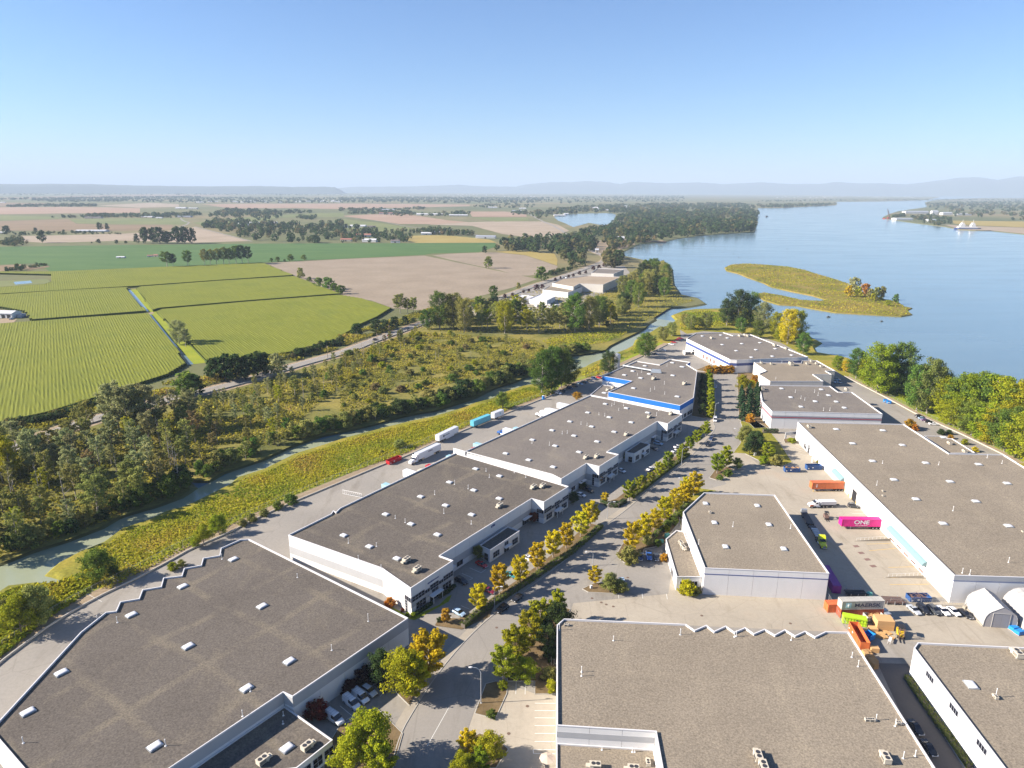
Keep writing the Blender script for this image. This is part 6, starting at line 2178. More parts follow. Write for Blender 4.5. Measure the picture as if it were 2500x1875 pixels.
def make_car(kind):
    o = thing('parked_car', '', 'car', (0, 0, 0))
    L, wd = {'sedan': (4.7, .90), 'hatch': (4.3, .89), 'suv': (4.8, .95), 'van': (5.3, 1.0), 'pickup': (5.6, .98), 'jeep': (4.3, .93)}[kind]
    h = L / 2
    b = MB()
    hood = {'sedan': .92, 'hatch': .94, 'suv': 1.08, 'van': 1.15, 'pickup': 1.10, 'jeep': 1.12}[kind]
    rear = {'sedan': .96, 'hatch': 1.0, 'suv': 1.12, 'van': 1.25, 'pickup': 1.08, 'jeep': 1.12}[kind]
    b.loft([ring(-h, wd * .80, wd * .86, wd * .74, .42, .50, rear * .80, rear * .90), ring(-h + .18, wd * .9, wd * .98, wd * .86, .28, .45, rear * .85, rear), ring(-h * .45, wd * .93, wd, wd * .90, .24, .45, rear * .88, rear),
            ring(h * .30, wd * .93, wd, wd * .90, .24, .45, hood * .88, hood + .03), ring(h * .72, wd * .92, wd * .98, wd * .84, .24, .45, hood * .84, hood * .93), ring(h - .12, wd * .86, wd * .90, wd * .72, .30, .42, hood * .70, hood * .78), ring(h, wd * .74, wd * .78, wd * .62, .36, .44, hood * .62, hood * .68)])
    b.build('body', CAR['white'], o, smooth=False)
    roof = {'sedan': 1.45, 'hatch': 1.50, 'suv': 1.78, 'van': 2.15, 'pickup': 1.82, 'jeep': 1.80}[kind]
    fx = {'sedan': (.44, .10, -.22, -.62), 'hatch': (.46, .12, -.55, -.84), 'suv': (.44, .14, -.72, -.93), 'van': (.62, .34, -.93, -.985), 'pickup': (.36, .12, -.14, -.22), 'jeep': (.32, .20, -.80, -.93)}[kind]
    z0 = max(hood, rear) - .10
    g = MB()
    wt = wd * .74 if kind not in ('van', 'jeep') else wd * .86
    x0, x1, x2, x3 = [f * h for f in fx]
    wb = wd * .90
    g.loft([[(x3, -wb, z0), (x3, wb, z0), (x3 + .02, wb * .98, z0 + .05), (x3 + .02, -wb * .98, z0 + .05)], [(x3 + .01, -wb, z0), (x3 + .01, wb, z0), (x2, wt, roof - .07), (x2, -wt, roof - .07)], [(x0, -wb, z0), (x0, wb, z0), (x1, wt, roof - .07), (x1, -wt, roof - .07)], [(x0 + .04, -wb * .98, z0), (x0 + .04, wb * .98, z0), (x0 + .02, wb * .95, z0 + .05), (x0 + .02, -wb * .95, z0 + .05)]])
    if kind == 'van':
        g2 = MB()
        g2.loft([[(x3, -wb, z0), (x3, wb, z0), (x2, wt, roof - .05), (x2, -wt, roof - .05)], [(x1 - .9, -wb - .012, z0), (x1 - .9, wb + .012, z0), (x1 - .9, wt + .012, roof - .05), (x1 - .9, -wt - .012, roof - .05)]])
        g2.build('cargo_body', CAR['white'], o)
        rk = MB()
        for q in range(4):
            rk.box((-h * .75 + q * .8, 0, roof + .12), (.06, wt * 1.9, .06))
        for y in (-wt * .8, wt * .8):
            rk.box((-h * .3, y, roof + .10), (2.8, .07, .09))
        rk.build('roof_rack', M['galv'], o)
    g.build('windows', M['glass'], o)
    r = MB()
    r.loft([[(x2 - .03, -wt * .97, roof - .10), (x2 - .03, wt * .97, roof - .10), (x2 + .08, wt * .93, roof), (x2 + .08, -wt * .93, roof)], [(x1 + .04, -wt * .97, roof - .10), (x1 + .04, wt * .97, roof - .10), (x1 - .10, wt * .93, roof), (x1 - .10, -wt * .93, roof)]])
    r.build('roof', CAR['white'], o)
    if kind == 'pickup':
        bed = MB()
        bed.box((-h * .60, 0, rear + .008), (h * .68, wd * 1.5, .012))
        bed.build('cargo_bed', M['chassis'], o)
    for x in (h + .01, -h - .01):
        bp = MB()
        bp.box((x, 0, .48), (.10, wd * 1.5, .16))
        bp.build('bumper', M['chassis'] if kind != 'sedan' else M['trailer_roof'], o)
    for y in (-1, 1):
        q = MB()
        q.box((h - .06, y * wd * .62, hood * .66), (.14, .30, .14))
        q.build('headlight', M['head'], o)
        q = MB()
        q.box((-h + .02, y * wd * .68, rear * .78), (.10, .26, .16))
        q.build('tail_light', M['tail'], o)
        q = MB()
        q.box((x0 - .25, y * (wd + .08), z0 + .12), (.12, .16, .12))
        q.build('mirror', M['chassis'], o)
    wr = .33 if kind in ('sedan', 'hatch') else .38
    for x in (h * .60, -h * .60):
        for y in (-1, 1):
            wheel(o, x, y * (wd - .10), wr, .22)
    return o


CARS = {k: make_car(k) for k in ('sedan', 'hatch', 'suv', 'van', 'pickup', 'jeep')}
for c in CARS.values():
    remember(c)
CAR_USED = set()
for k, c in CARS.items():
    pass


def car(kind, col, v, rx, ry, fx, fy, label, group=None, z=.035):
    """a parked car standing between a sighting of its rear and one of its front"""
    a, b = at(v, rx, ry), at(v, fx, fy)
    d = (b - a).normalized()
    p = (a + b) / 2
    if kind in CAR_USED:
        o = copy_tree(CARS[kind])
    else:
        o = CARS[kind]
    CAR_USED.add(kind)
    o.location = (p.x, p.y, z)
    o.rotation_euler = (0, 0, math.atan2(d.y, d.x))
    tag(o, label, {'van': 'van', 'pickup': 'pickup'}.get(kind, 'car'), group)
    for ch in (KIDS_OF(o)):
        if stem_of(ch) in ('body', 'roof', 'cargo_body'):
            ch.material_slots[0].link = 'OBJECT'
            ch.material_slots[0].material = CAR[col]
    return o


def stem_of(o):
    return o.name.split('.')[0]


def KIDS_OF(o):
    return o.children


car('sedan', 'silver', 'T', 1268, 605, 1372, 690, 'silver saloon leftmost in the line of six cars by the fabric shelter', 'six cars by the fabric shelter')
car('suv', 'black', 'T', 1385, 590, 1495, 690, 'black off-roader second in the line of six cars by the shelter', 'six cars by the fabric shelter')
car('suv', 'charcoal', 'T', 1510, 600, 1640, 705, 'dark grey car third in the line of six by the shelter', 'six cars by the fabric shelter')
car('sedan', 'white', 'T', 1635, 610, 1750, 705, 'white saloon fourth in the line of six by the shelter', 'six cars by the fabric shelter')
car('hatch', 'white', 'T', 1770, 625, 1890, 715, 'white car with dark glass roof fifth in the line by the shelter', 'six cars by the fabric shelter')
car('sedan', 'black', 'T', 1920, 650, 2050, 750, 'black saloon nearest the fabric shelter', 'six cars by the fabric shelter')
car('jeep', 'charcoal', 'Q', 1320, 935, 1455, 950, 'black boxy off-roader before the loading warehouse')
car('suv', 'black', 'h', 1080, 622, 1003, 672, 'black off-roader parked at the kerb by the street lamp')
car('hatch', 'black', 'h', 1170, 555, 1112, 598, 'black car parked at the kerb ahead of the off-roader')
car('hatch', 'pale', 'S', 890, 1335, 1015, 1400, 'pale blue hatchback by the hedge at the row warehouse')
car('sedan', 'red', 'S', 1185, 715, 1300, 775, 'red car in the shade before the row warehouse')
car('suv', 'black', 'S', 925, 930, 1040, 990, 'dark car in the shade at the end of the glazed front')
car('sedan', 'maroon', 'S', 1275, 1060, 1390, 1100, 'maroon car behind the golden street trees')
car('sedan', 'teal', 'S', 1565, 860, 1670, 900, 'teal and white car behind the golden street trees')
car('sedan', 'white', 'S', 1810, 655, 1900, 690, 'white car half hidden behind the golden street trees')
car('hatch', 'white', 'N', 775, 780, 890, 815, 'white saloon at the end of the first row warehouse')
car('suv', 'black', 'N', 880, 715, 985, 760, 'black car beside the white saloon in the shade')
car('hatch', 'white', 'N', 1325, 470, 1390, 500, 'pale hatchback beside the glazed end of the second row')
car('sedan', 'white', 'N', 1690, 480, 1765, 440, 'white car behind the green street trees')
car('suv', 'pale', 'N', 1765, 120, 1890, 150, 'pale car parked beyond the second low office')
car('sedan', 'charcoal', 'N', 1745, 185, 1810, 215, 'dark car parked close to the second low office')
car('sedan', 'white', 'N', 2010, 245, 2090, 225, 'white car nearest the lamp in the upper row')
car('sedan', 'white', 'N', 2040, 185, 2115, 165, 'white car above the other one by the upper lamp')
car('van', 'white', 'h', 25, 1215, 125, 1295, 'white van leftmost of the pair before the lower left wall', 'white vans before the lower left wall')
car('van', 'white', 'h', 82, 1175, 185, 1258, 'white van right of its twin before the lower left wall', 'white vans before the lower left wall')
car('suv', 'silver', 'h', 135, 1145, 240, 1212, 'silver off-roader with roof rails right of the white vans')
car('pickup', 'black', 'h', 225, 1110, 300, 1168, 'black pickup in the shade under the broad golden tree')
car('van', 'white', 'g', 2095, 1315, 2205, 1390, 'white van with a ladder rack by the office wing corner')
car('sedan', 'white', 'h', -70, 1330, 15, 1385, 'white car half hidden by the tree at the bottom edge')
car('pickup', 'blue', 'h', 1982, 262, 1990, 350, 'blue pickup between the shrubs by the yard office')
car('sedan', 'charcoal', 'h', 2030, 285, 2038, 340, 'dark car right of the blue pickup')
car('sedan', 'navy', 'h', 1930, 285, 1932, 335, 'dark blue car in shade left of the blue pickup')
car('sedan', 'pale', 'h', 1805, 445, 1828, 505, 'pale blue saloon at the end of the car park island')
for k, (kd, cl, x, y, lb) in enumerate([('suv', 'white', 545, 955, 'white off-roader at the near end of the shaded bays under the big trees'), ('sedan', 'charcoal', 610, 930, 'dark car second in the shaded bays under the big trees'), ('suv', 'navy', 690, 893, 'dark car third in the shaded bays under the big trees'),
                                   ('suv', 'black', 755, 862, 'black car fourth in the shaded bays under the big trees'), ('sedan', 'pale', 820, 835, 'pale blue car fifth in the shaded bays under the big trees'), ('sedan', 'black', 880, 812, 'black car sixth in the shaded bays under the big trees'),
                                   ('sedan', 'charcoal', 940, 792, 'grey car seventh in the shaded bays under the big trees'), ('suv', 'navy', 1000, 772, 'navy car eighth in the shaded bays under the big trees'), ('hatch', 'red', 1065, 755, 'red car last in the shaded bays by the blue band')]):
    car(kd, cl, 'J', x - 45, y - 14, x + 45, y + 16, lb, 'cars in the shaded bays under the big trees')
for kd, cl, x, y, lb in [('sedan', 'white', 1995, 325, 'white car left of the red ones by the slough mouth'), ('sedan', 'red', 2025, 298, 'red car nearest the white one by the slough mouth'), ('hatch', 'red', 2080, 268, 'red car second from the white one by the slough mouth'),
                         ('pickup', 'white', 1880, 402, 'white pickup on the paved end before the far warehouse'), ('sedan', 'navy', 1790, 450, 'dark car near the tall tree before the far warehouse'), ('sedan', 'red', 2110, 248, 'dark red car last by the slough mouth')]:
    car(kd, cl, 'J', x - 48, y - 4, x + 48, y + 6, lb)
for kd, cl, x, y, lb in [('suv', 'black', 975, 945, 'black car first in the riverside lane bays'), ('hatch', 'pale', 1010, 968, 'pale blue car second in the riverside lane bays'), ('sedan', 'purple', 1050, 988, 'purple car third in the riverside lane bays'), ('sedan', 'black', 1095, 1008, 'black car fourth in the riverside lane bays'), ('sedan', 'white', 1150, 1038, 'white car last in the riverside lane bays')]:
    car(kd, cl, 'L', x - 55, y - 2, x + 55, y + 4, lb, 'cars in the riverside lane bays')
for kd, cl, x, y, lb in [('pickup', 'pale', 2010, 785, 'pale blue car first in the shaded corner by the olive wall'), ('sedan', 'pale', 2030, 820, 'blue car second in the shaded corner by the olive wall')]:
    car(kd, cl, 'K', x - 45, y - 2, x + 45, y + 4, lb)
car('van', 'white', 'K', 452, 1275, 450, 1335, 'white van standing on the far road near the slim trees')
car('sedan', 'navy', 'K', 420, 1510, 380, 1580, 'dark blue car at the left kerb by the upper green trees')
car('suv', 'black', 'K', 375, 1590, 335, 1650, 'black car at the left kerb behind the dark blue one')
car('sedan', 'silver', 'K', 457, 850, 455, 900, 'silver car at the left kerb of the far road')
car('sedan', 'black', 'i', 1480, 1370, 1545, 1450, 'black car in the shaded lane, upper of two', 'black cars in the shaded lane')
car('sedan', 'black', 'i', 1565, 1500, 1630, 1585, 'black car in the shaded lane, lower of two', 'black cars in the shaded lane')
car('suv', 'charcoal', 'b', 205, 1062, 245, 1048, 'dark car driving on the highway, lowest of three')
car('suv', 'maroon', 'b', 300, 1034, 336, 1022, 'dark red car driving on the highway, middle of three')
car('sedan', 'black', 'b', 420, 993, 452, 982, 'black car driving on the highway, farthest of three')
car('van', 'white', 'b', 1440, 664, 1470, 655, 'white van driving past the works on the highway')
for kd, cl, x, y, lb in [('sedan', 'red', 1250, 712, 'red car on the works frontage'), ('sedan', 'white', 1215, 770, 'white car before the small sheds'), ('van', 'white', 1430, 655, 'white van at the works fence')]:
    car(kd, cl, 'b', x - 14, y + 4, x + 14, y - 4, lb)
for (k, c) in CARS.items():
    if k not in CAR_USED:
        for ch in list(c.children):
            bpy.data.objects.remove(ch)
        bpy.data.objects.remove(c)


# ---- lorries, trailers and containers
def box_ring(x, w, z0, z1, r=.05):
    return [(x, -w + r, z0), (x, w - r, z0), (x, w, z0 + r), (x, w, z1 - r), (x, w - r, z1), (x, -w + r, z1), (x, -w, z1 - r), (x, -w, z0 + r)]


def tractor(o, body, sleeper=True, x=0.0):
    """a conventional tractor unit; its front axle sits at x + 5.2, its rear axles near x"""
    f = MB()
    f.box((x + 2.4, 0, .85), (7.4, .9, .28))
    f.build('chassis', M['chassis'], o)
    hd = MB()
    hd.loft([ring(x + 4.0, 1.0, 1.05, .80, .85, 1.0, 1.75, 2.05), ring(x + 5.2, .98, 1.02, .74, .75, .95, 1.6, 1.88), ring(x + 6.0, .92, .94, .62, .62, .8, 1.45, 1.66), ring(x + 6.2, .82, .84, .55, .60, .75, 1.35, 1.50)])
    hd.build('bonnet', body, o)
    c = MB()
    bk = x + 1.9 if sleeper else x + 2.6
    tp = 3.75 if sleeper else 2.75
    c.loft([box_ring(bk, 1.15, .9, tp, .12), box_ring(x + 2.9, 1.15, .9, tp, .12), box_ring(x + 3.5, 1.12, .9, 2.9 if sleeper else 2.75, .14), box_ring(x + 4.15, 1.08, .9, 2.1, .12)])
    c.build('cab', body, o)
    w = MB()
    w.loft([[(x + 3.58, -.98, 2.76), (x + 3.58, .98, 2.76), (x + 3.60, .98, 2.82), (x + 3.60, -.98, 2.82)], [(x + 4.18, -1.0, 2.06), (x + 4.18, 1.0, 2.06), (x + 4.22, 1.0, 2.10), (x + 4.22, -1.0, 2.10)]])
    w.build('windscreen', M['glass'], o)
    for y in (-1, 1):
        s = MB()
        s.box((x + 3.35, y * 1.15, 2.2), (.75, .05, .6))
        s.build('side_window', M['glass'], o)
        s = MB()
        s.box((x + 6.05, y * .72, 1.05), (.22, .3, .25))
        s.build('headlight', M['head'], o)
        s = MB()
        s.box((x + 4.0, y * 1.38, 2.2), (.10, .14, .6))
        s.build('mirror', M['chassis'], o)
        s = MB()
        s.tube([(x + 2.0, y * .95, .75), (x + 3.6, y * .95, .75)], .34, 10)
        s.build('fuel_tank', M['chrome'], o)
        s = MB()
        s.tube([(bk - .15, y * .95, .9), (bk - .15, y * .95, tp + .1)], .10, 8)
        s.build('exhaust_stack', M['chrome'], o)
        wheel(o, x + 5.2, y * .98, .52, .32)
        for xx in (x + .55, x - .75):
            wheel(o, xx, y * .88, .52, .55)
    g = MB()
    g.box((x + 6.22, 0, 1.08), (.06, .9, .75))
    g.build('grille', M['chrome'], o)
    b = MB()
    b.box((x + 6.25, 0, .55), (.25, 2.2, .3))
    b.build('bumper', M['chrome'], o)


def trailer(o, L=16.0, col='trailer_white', skirt=True, x=0.0, corr=False, z0=1.15, z1=4.1, axles=2, roofm=None, doors=True):
    """van trailer, rear at x - L/2; its box is proud of the running gear"""
    b = MB()
    h = L / 2
    if corr:
        box_shell(b, x - h, x + h, 1.22, z0, z1)
    else:
        b.loft([box_ring(x - h, 1.27, z0, z1, .05), box_ring(x + h, 1.27, z0, z1, .05)])
    b.build('box', M[col] if isinstance(col, str) else col, o)
    if roofm:
        r = MB()
        r.box((x, 0, z1 + .015), (L - .1, 2.42, .03))
        r.build('roof', M[roofm], o)
    f = MB()
    for y in (-.5, .5):
        f.box((x, y, z0 - .16), (L - .6, .14, .26))
    f.box((x - h + .15, 0, .55), (.12, 2.2, .14))
    for y in (-.8, .8):
        f.box((x - h + .15, y, .8), (.10, .10, .5))
    f.build('frame', M['chassis'], o)
    for y in (-.9, .9):
        g = MB()
        g.box((x + h * .55, y, .62), (.16, .16, 1.0))
        g.box((x + h * .55, y, .10), (.35, .3, .05))
        g.build('landing_leg', M['galv'], o)
    if skirt:
        for y in (-1.24, 1.24):
            s = MB()
            s.box((x + h * .08, y, z0 - .38), (L * .42, .04, .75))
            s.build('side_skirt', M['trailer_white'], o)
    for a in range(axles):
        for y in (-.92, .92):
            wheel(o, x - h + 1.6 + a * 1.3, y, .50, .5)
    if doors:
        for y in (-.61, .61):
            d = MB()
            d.box((x - h - .02, y, (z0 + z1) / 2), (.05, 1.12, z1 - z0 - .2))
            for k in (-.25, .25):
                d.tube([(x - h - .06, y + k, z0 + .1), (x - h - .06, y + k, z1 - .1)], .025, 5)
            d.build('rear_door', M[col] if isinstance(col, str) else col, o)


def box_shell(b, x0, x1, w, z0, z1, pitch=.28, dep=.05, m=0):
    """corrugated box: zig-zag long sides, flat roof and ends, with plain corner posts and rails"""
    n = int((x1 - x0 - .4) / pitch)
    for sg in (-1, 1):
        xs, ys = [], []
        for k in range(n + 1):
            xs.append(x0 + .2 + (x1 - x0 - .4) * k / n)
            ys.append(sg * (w - (dep if k % 2 else 0)))
        for k in range(n):
            q = [(xs[k], ys[k], z0 + .12), (xs[k + 1], ys[k + 1], z0 + .12), (xs[k + 1], ys[k + 1], z1 - .10), (xs[k], ys[k], z1 - .10)]
            b.face(q if sg < 0 else q[::-1], m)
        b.box(((x0 + x1) / 2, sg * (w - .04), z1 - .06), (x1 - x0, .12, .12), m=m)
        b.box(((x0 + x1) / 2, sg * (w - .04), z0 + .07), (x1 - x0, .12, .14), m=m)
        for x in (x0 + .1, x1 - .1):
            b.box((x, sg * (w - .03), (z0 + z1) / 2), (.2, .14, z1 - z0 - .02), m=m)
    k = int((x1 - x0 - .3) / .5)
    for q in range(k):
        a, c = x0 + .15 + (x1 - x0 - .3) * q / k, x0 + .15 + (x1 - x0 - .3) * (q + 1) / k
        zz = z1 - .03 - (.03 if q % 2 else 0)
        b.face([(a, -w + .05, zz), (c, -w + .05, zz), (c, w - .05, zz), (a, w - .05, zz)], m)
    for x, fl in ((x0 + .05, 1), (x1 - .05, 0)):
        q = [(x, -w + .08, z0 + .05), (x, -w + .08, z1 - .05), (x, w - .08, z1 - .05), (x, w - .08, z0 + .05)]
        b.face(q if not fl else q[::-1], m)


def container(label, v, ax, ay, bx, by, col, L=12.2, z=0.03, H=2.7, group=None, doors_at=-1, name='shipping_container'):
    a, b = at(v, ax, ay, z), at(v, bx, by, z)
    d = (b - a).normalized()
    p = (a + b) / 2
    L = L or (b - a).length
    o = thing(name, label, 'container', (p.x, p.y, z), math.atan2(d.y, d.x), group)
    m = MB()
    box_shell(m, -L / 2, L / 2, 1.22, 0, H)
    m.build('shell', M[col], o)
    fl = MB()
    fl.box((0, 0, .05), (L - .3, 2.3, .08))
    fl.build('floor', M['chassis'], o)
    for y in (-.58, .58):
        q = MB()
        q.box((doors_at * (L / 2 + .0), y, H / 2), (.06, 1.1, H - .25))
        for k in (-.28, .28):
            q.tube([(doors_at * (L / 2 + .05), y + k, .15), (doors_at * (L / 2 + .05), y + k, H - .15)], .03, 5)
        q.build('door', M[col], o)
    return o, L


for k, c in dict(box_orange=(.54, .135, .04), box_red=(.38, .075, .03), box_magenta=(.60, .01, .20), box_grey=(.40, .38, .34), box_purple=(.22, .025, .24), box_lime=(.36, .52, .02), box_tan=(.62, .34, .13), box_blue=(.01, .20, .55), teal_box=(.10, .38, .48)).items():
    m_, nt_, b_ = nodes(k)
    f_ = tex(nt_, .8, 5, .65)
    nt_.links.new(ramp(nt_, f_, [(.25, tuple(x * .72 for x in c)), (.5, c), (.8, tuple(min(1, x * 1.12) for x in c))]), b_.inputs['Base Color'])
    b_.inputs['Roughness'].default_value = .5
    M[k] = m_
M['logo_white'] = plain('white_lettering', (.80, .79, .80), .5)
M['logo_dark'] = plain('dark_lettering', (.04, .05, .09), .5)
M['logo_blue'] = plain('pale_blue_logo', (.42, .66, .78), .5)
M['lime_cab'] = paint('yellow_green_paint', (.55, .58, .01))
M['wood'] = plain('pallet_wood', (.55, .33, .14), .8)
M['old_wood'] = plain('old_wood', (.26, .19, .12), .85)
M['yellow'] = plain('machine_yellow', (.55, .36, .02), .45)
M['rusty'] = plain('rusty_steel', (.14, .085, .07), .8)


def sidetext(o, s, size, x, y, z, mat, sx=1.0, right=True):
    t = link('lettering', text_mesh('lettering', s, size, M[mat], .008, sx), o, (x, y, z))
    t.rotation_euler = (math.pi / 2, 0, 0)
    return t


# magenta container on its trailer, backed to the dock
a, b = at('Q', 1245, 1205), at('Q', 1725, 1210)
d = (b - a).normalized()
p = (a + b) / 2
o = thing('container_trailer', 'magenta container trailer with big white letters backed to the dock', 'trailer', (p.x, p.y, .03), math.atan2(d.y, d.x) + math.pi)
trailer(o, 16.0, 'box_magenta', False, 0, True, 1.2, 4.05, 3)
t = sidetext(o, 'ONE', 2.15, -.5 + 1.2, 1.245, 2.85, 'logo_white', 1.25)
t.rotation_euler = (math.pi / 2, 0, math.pi)
t = sidetext(o, 'OCEAN NETWORK EXPRESS', .34, .7, 1.245, 1.62, 'logo_white', 1.05)
t.rotation_euler = (math.pi / 2, 0, math.pi)
mb = MB()
mb.box((-7.2, 1.24, 2.6), (1.1, .02, 2.4))
mb.build('white_panel', M['logo_white'], o)
# orange container on its trailer
a, b = at('Q', 890, 725), at('Q', 1250, 722)
d = (b - a).normalized()
p = (a + b) / 2
o = thing('container_trailer', 'orange container trailer backed to the dock under the first teal awning', 'trailer', (p.x - d.x * .6, p.y - d.y * .6, .03), math.atan2(d.y, d.x) + math.pi)
trailer(o, 14.6, 'box_orange', False, 0, True, 1.2, 4.05, 3)
mb = MB()
for k in range(4):
    mb.box((5.3, 1.24, 2.1 + k * .36), (.42, .02, .26))
mb.build('lettering', M['logo_white'], o)
mb = MB()
mb.box((-6.6, 1.24, 2.6), (.9, .02, 2.3))
mb.build('grey_panel', M['box_grey'], o)

# dumper lorry, white with an orange wing
a, b = at('Q', 1105, 935), at('Q', 790, 940)
d = (b - a).normalized()
o = thing('dump_truck', 'white three axle dump truck with orange front wings in the loading yard', 'truck', (a.x, a.y, .03), math.atan2(d.y, d.x))
tractor(o, CAR['white'], False, 3.2)
tb = MB()
tb.loft([[(-1.2, -.9, 1.25), (-1.2, .9, 1.25), (-1.2, 1.2, 2.7), (-1.2, -1.2, 2.7)], [(5.0, -.9, 1.25), (5.0, .9, 1.25), (5.0, 1.2, 2.7), (5.0, -1.2, 2.7)]])
tb.build('tipper_body', M['trailer_white'], o)
tb = MB()
tb.box((1.9, 0, 2.74), (6.1, 2.3, .07))
tb.build('tarpaulin', M['coping'], o)
tb = MB()
tb.box((0, 0, .9), (6.0, .9, .3))
tb.build('rear_frame', M['chassis'], o)
for y in (-1, 1):
    w_ = MB()
    w_.loft([ring(7.9, .05, .06, .05, .9, 1.0, 1.3, 1.4), ring(8.5, .05, .06, .05, 1.0, 1.1, 1.5, 1.6), ring(9.2, .05, .06, .05, .8, .9, 1.25, 1.35)])
    w_.build('wing', M['box_orange'], o, (0, y * 1.06, 0))
wheel(o, .2, -.88, .52, .55)
wheel(o, .2, .88, .52, .55)

# long flatbed combination with a yellow green cab
a, b = at('Q', 760, 1060), at('Q', 1010, 1490)
d = (b - a).normalized()
o = thing('flatbed_truck', 'long dark flatbed lorry with a bright yellow green cab in the shade', 'truck', (b.x - d.x * 6.2, b.y - d.y * 6.2, .03), math.atan2(d.y, d.x))
tractor(o, M['lime_cab'], True, 0)
Lt = (b - a).length - 5.5
fb = MB()
for x0_, x1_, z_ in ((-.5 - Lt * .46, 1.4, 1.15), (-1.2 - Lt, -1.2 - Lt * .50, 1.05)):
    fb.box(((x0_ + x1_) / 2, 0, z_), (x1_ - x0_, 2.5, .14))
    for y in (-.5, .5):
        fb.box(((x0_ + x1_) / 2, y, z_ - .25), (x1_ - x0_ - .4, .16, .35))
fb.build('flatbed', M['chassis'], o)
ld_ = MB()
for k, x in enumerate((-1.2, -2.9, -4.6, -6.3)):
    ld_.box((x, 0, 1.22 + .22), (1.2, 2.2, .42))
ld_.build('load_rack', M['galv'], o)
hd_ = MB()
hd_.box((-.9 - Lt, 0, 1.75), (1.2, 2.3, 1.3), top=(.8, .9))
hd_.build('headboard', M['galv'], o)
for x in (-2 - Lt * .40, -3.3 - Lt * .40, -2.2 - Lt * .55, -Lt + .6, -Lt + 1.9):
    for y in (-.92, .92):
        wheel(o, x, y, .5, .5)


def forklift(label, v, x, y, rz, col, s=1.0):
    g = at(v, x, y)
    o = thing('forklift', label, 'forklift', (g.x, g.y, .03), rz)
    o.scale = (s, s, s)
    b = MB()
    b.loft([box_ring(-1.2, .6, .25, 1.15, .15), box_ring(-.4, .62, .2, 1.15, .1), box_ring(.9, .6, .2, .75, .08)])
    b.build('body', M[col], o)
    c = MB()
    for xx in (-.55, .6):
        for yy in (-.5, .5):
            c.tube([(xx, yy, .9), (xx * .85, yy, 2.15)], .05, 5)
    c.box((0, 0, 2.18), (1.3, 1.15, .07))
    for k in range(5):
        c.box((-.5 + k * .25, 0, 2.235), (.05, 1.1, .03))
    c.build('overhead_guard', M['chassis'], o)
    m_ = MB()
    for yy in (-.38, .38):
        m_.box((1.12, yy, 1.15), (.12, .14, 2.2))
    for z in (.4, 1.2, 2.1):
        m_.box((1.12, 0, z), (.08, .7, .10))
    m_.build('mast', M['rusty'], o)
    for yy in (-.3, .3):
        f = MB()
        f.box((1.75, yy, .12), (1.2, .12, .06))
        f.box((1.22, yy, .4), (.06, .12, .6))
        f.build('fork', M['chassis'], o)
    q = MB()
    q.box((-.35, 0, 1.2), (.5, .5, .12))
    q.box((-.6, 0, 1.45), (.12, .5, .5))
    q.build('seat', M['chassis'], o)
    for xx, r in ((.75, .36), (-.85, .28)):
        for yy in (-.55, .55):
            wheel(o, xx, yy, r, .22)


forklift('brown forklift standing beside the magenta container trailer', 'Q', 1035, 1085, -1.75, 'rusty', 1.25)
forklift('yellow forklift beside the scattered pallets', 'T', 1145, 965, -1.95, 'yellow', 1.5)

# semi trailers along the slough side
ROWD = wB1.dir


def semi(label, v, rx, ry, fx, fy, L, cab, col='trailer_white', skirt=True, roofm='trailer_roof'):
    a, b = at(v, rx, ry), at(v, fx, fy)
    d = (b - a).normalized()
    c = a + d * (L / 2)
    o = thing('articulated_truck' if cab else 'semi_trailer', label, 'truck' if cab else 'trailer', (c.x, c.y, .03), math.atan2(d.y, d.x))
    trailer(o, L, col, skirt, 0, False, 1.15, 4.05, 2, roofm)
    if cab:
        tractor(o, cab, True, L / 2 - 1.6)
    return o


o = semi('white articulated lorry facing left beside the red skip', 'M', 800, 640, 400, 830, 16.0, CAR['white'])
mb = MB()
for k in range(7):
    mb.box((-1.6 + k * .42, 1.28, 3.1), (.3, .03, .5 if k % 3 else .7))
mb.build('lettering', M['logo_dark'], o)
o = semi('white van trailer with a dark blue crest on its side', 'M', 780, 535, 1072, 390, 16.0, None)
mb = MB()
mb.tube([(-4.4, -1.27, 2.75), (-4.4, -1.30, 2.75)], .62, 12)
for k in range(9):
    mb.box((-3.4 + k * .45, -1.285, 2.75), (.32, .03, .42))
mb.build('lettering', M['logo_dark'], o)
o = semi('bright teal container trailer beside the golden bank', 'M', 1225, 345, 1485, 240, 14.0, None, 'teal_box', False, None)
o = semi('white container trailer coupled end to end with the teal one', 'M', 1490, 240, 1615, 190, 8.2, None, 'trailer_white', False)
mb = MB()
mb.tube([(.8, -1.27, 2.9), (.8, -1.30, 2.9)], .55, 10)
mb.build('emblem', M['teal_box'], o)
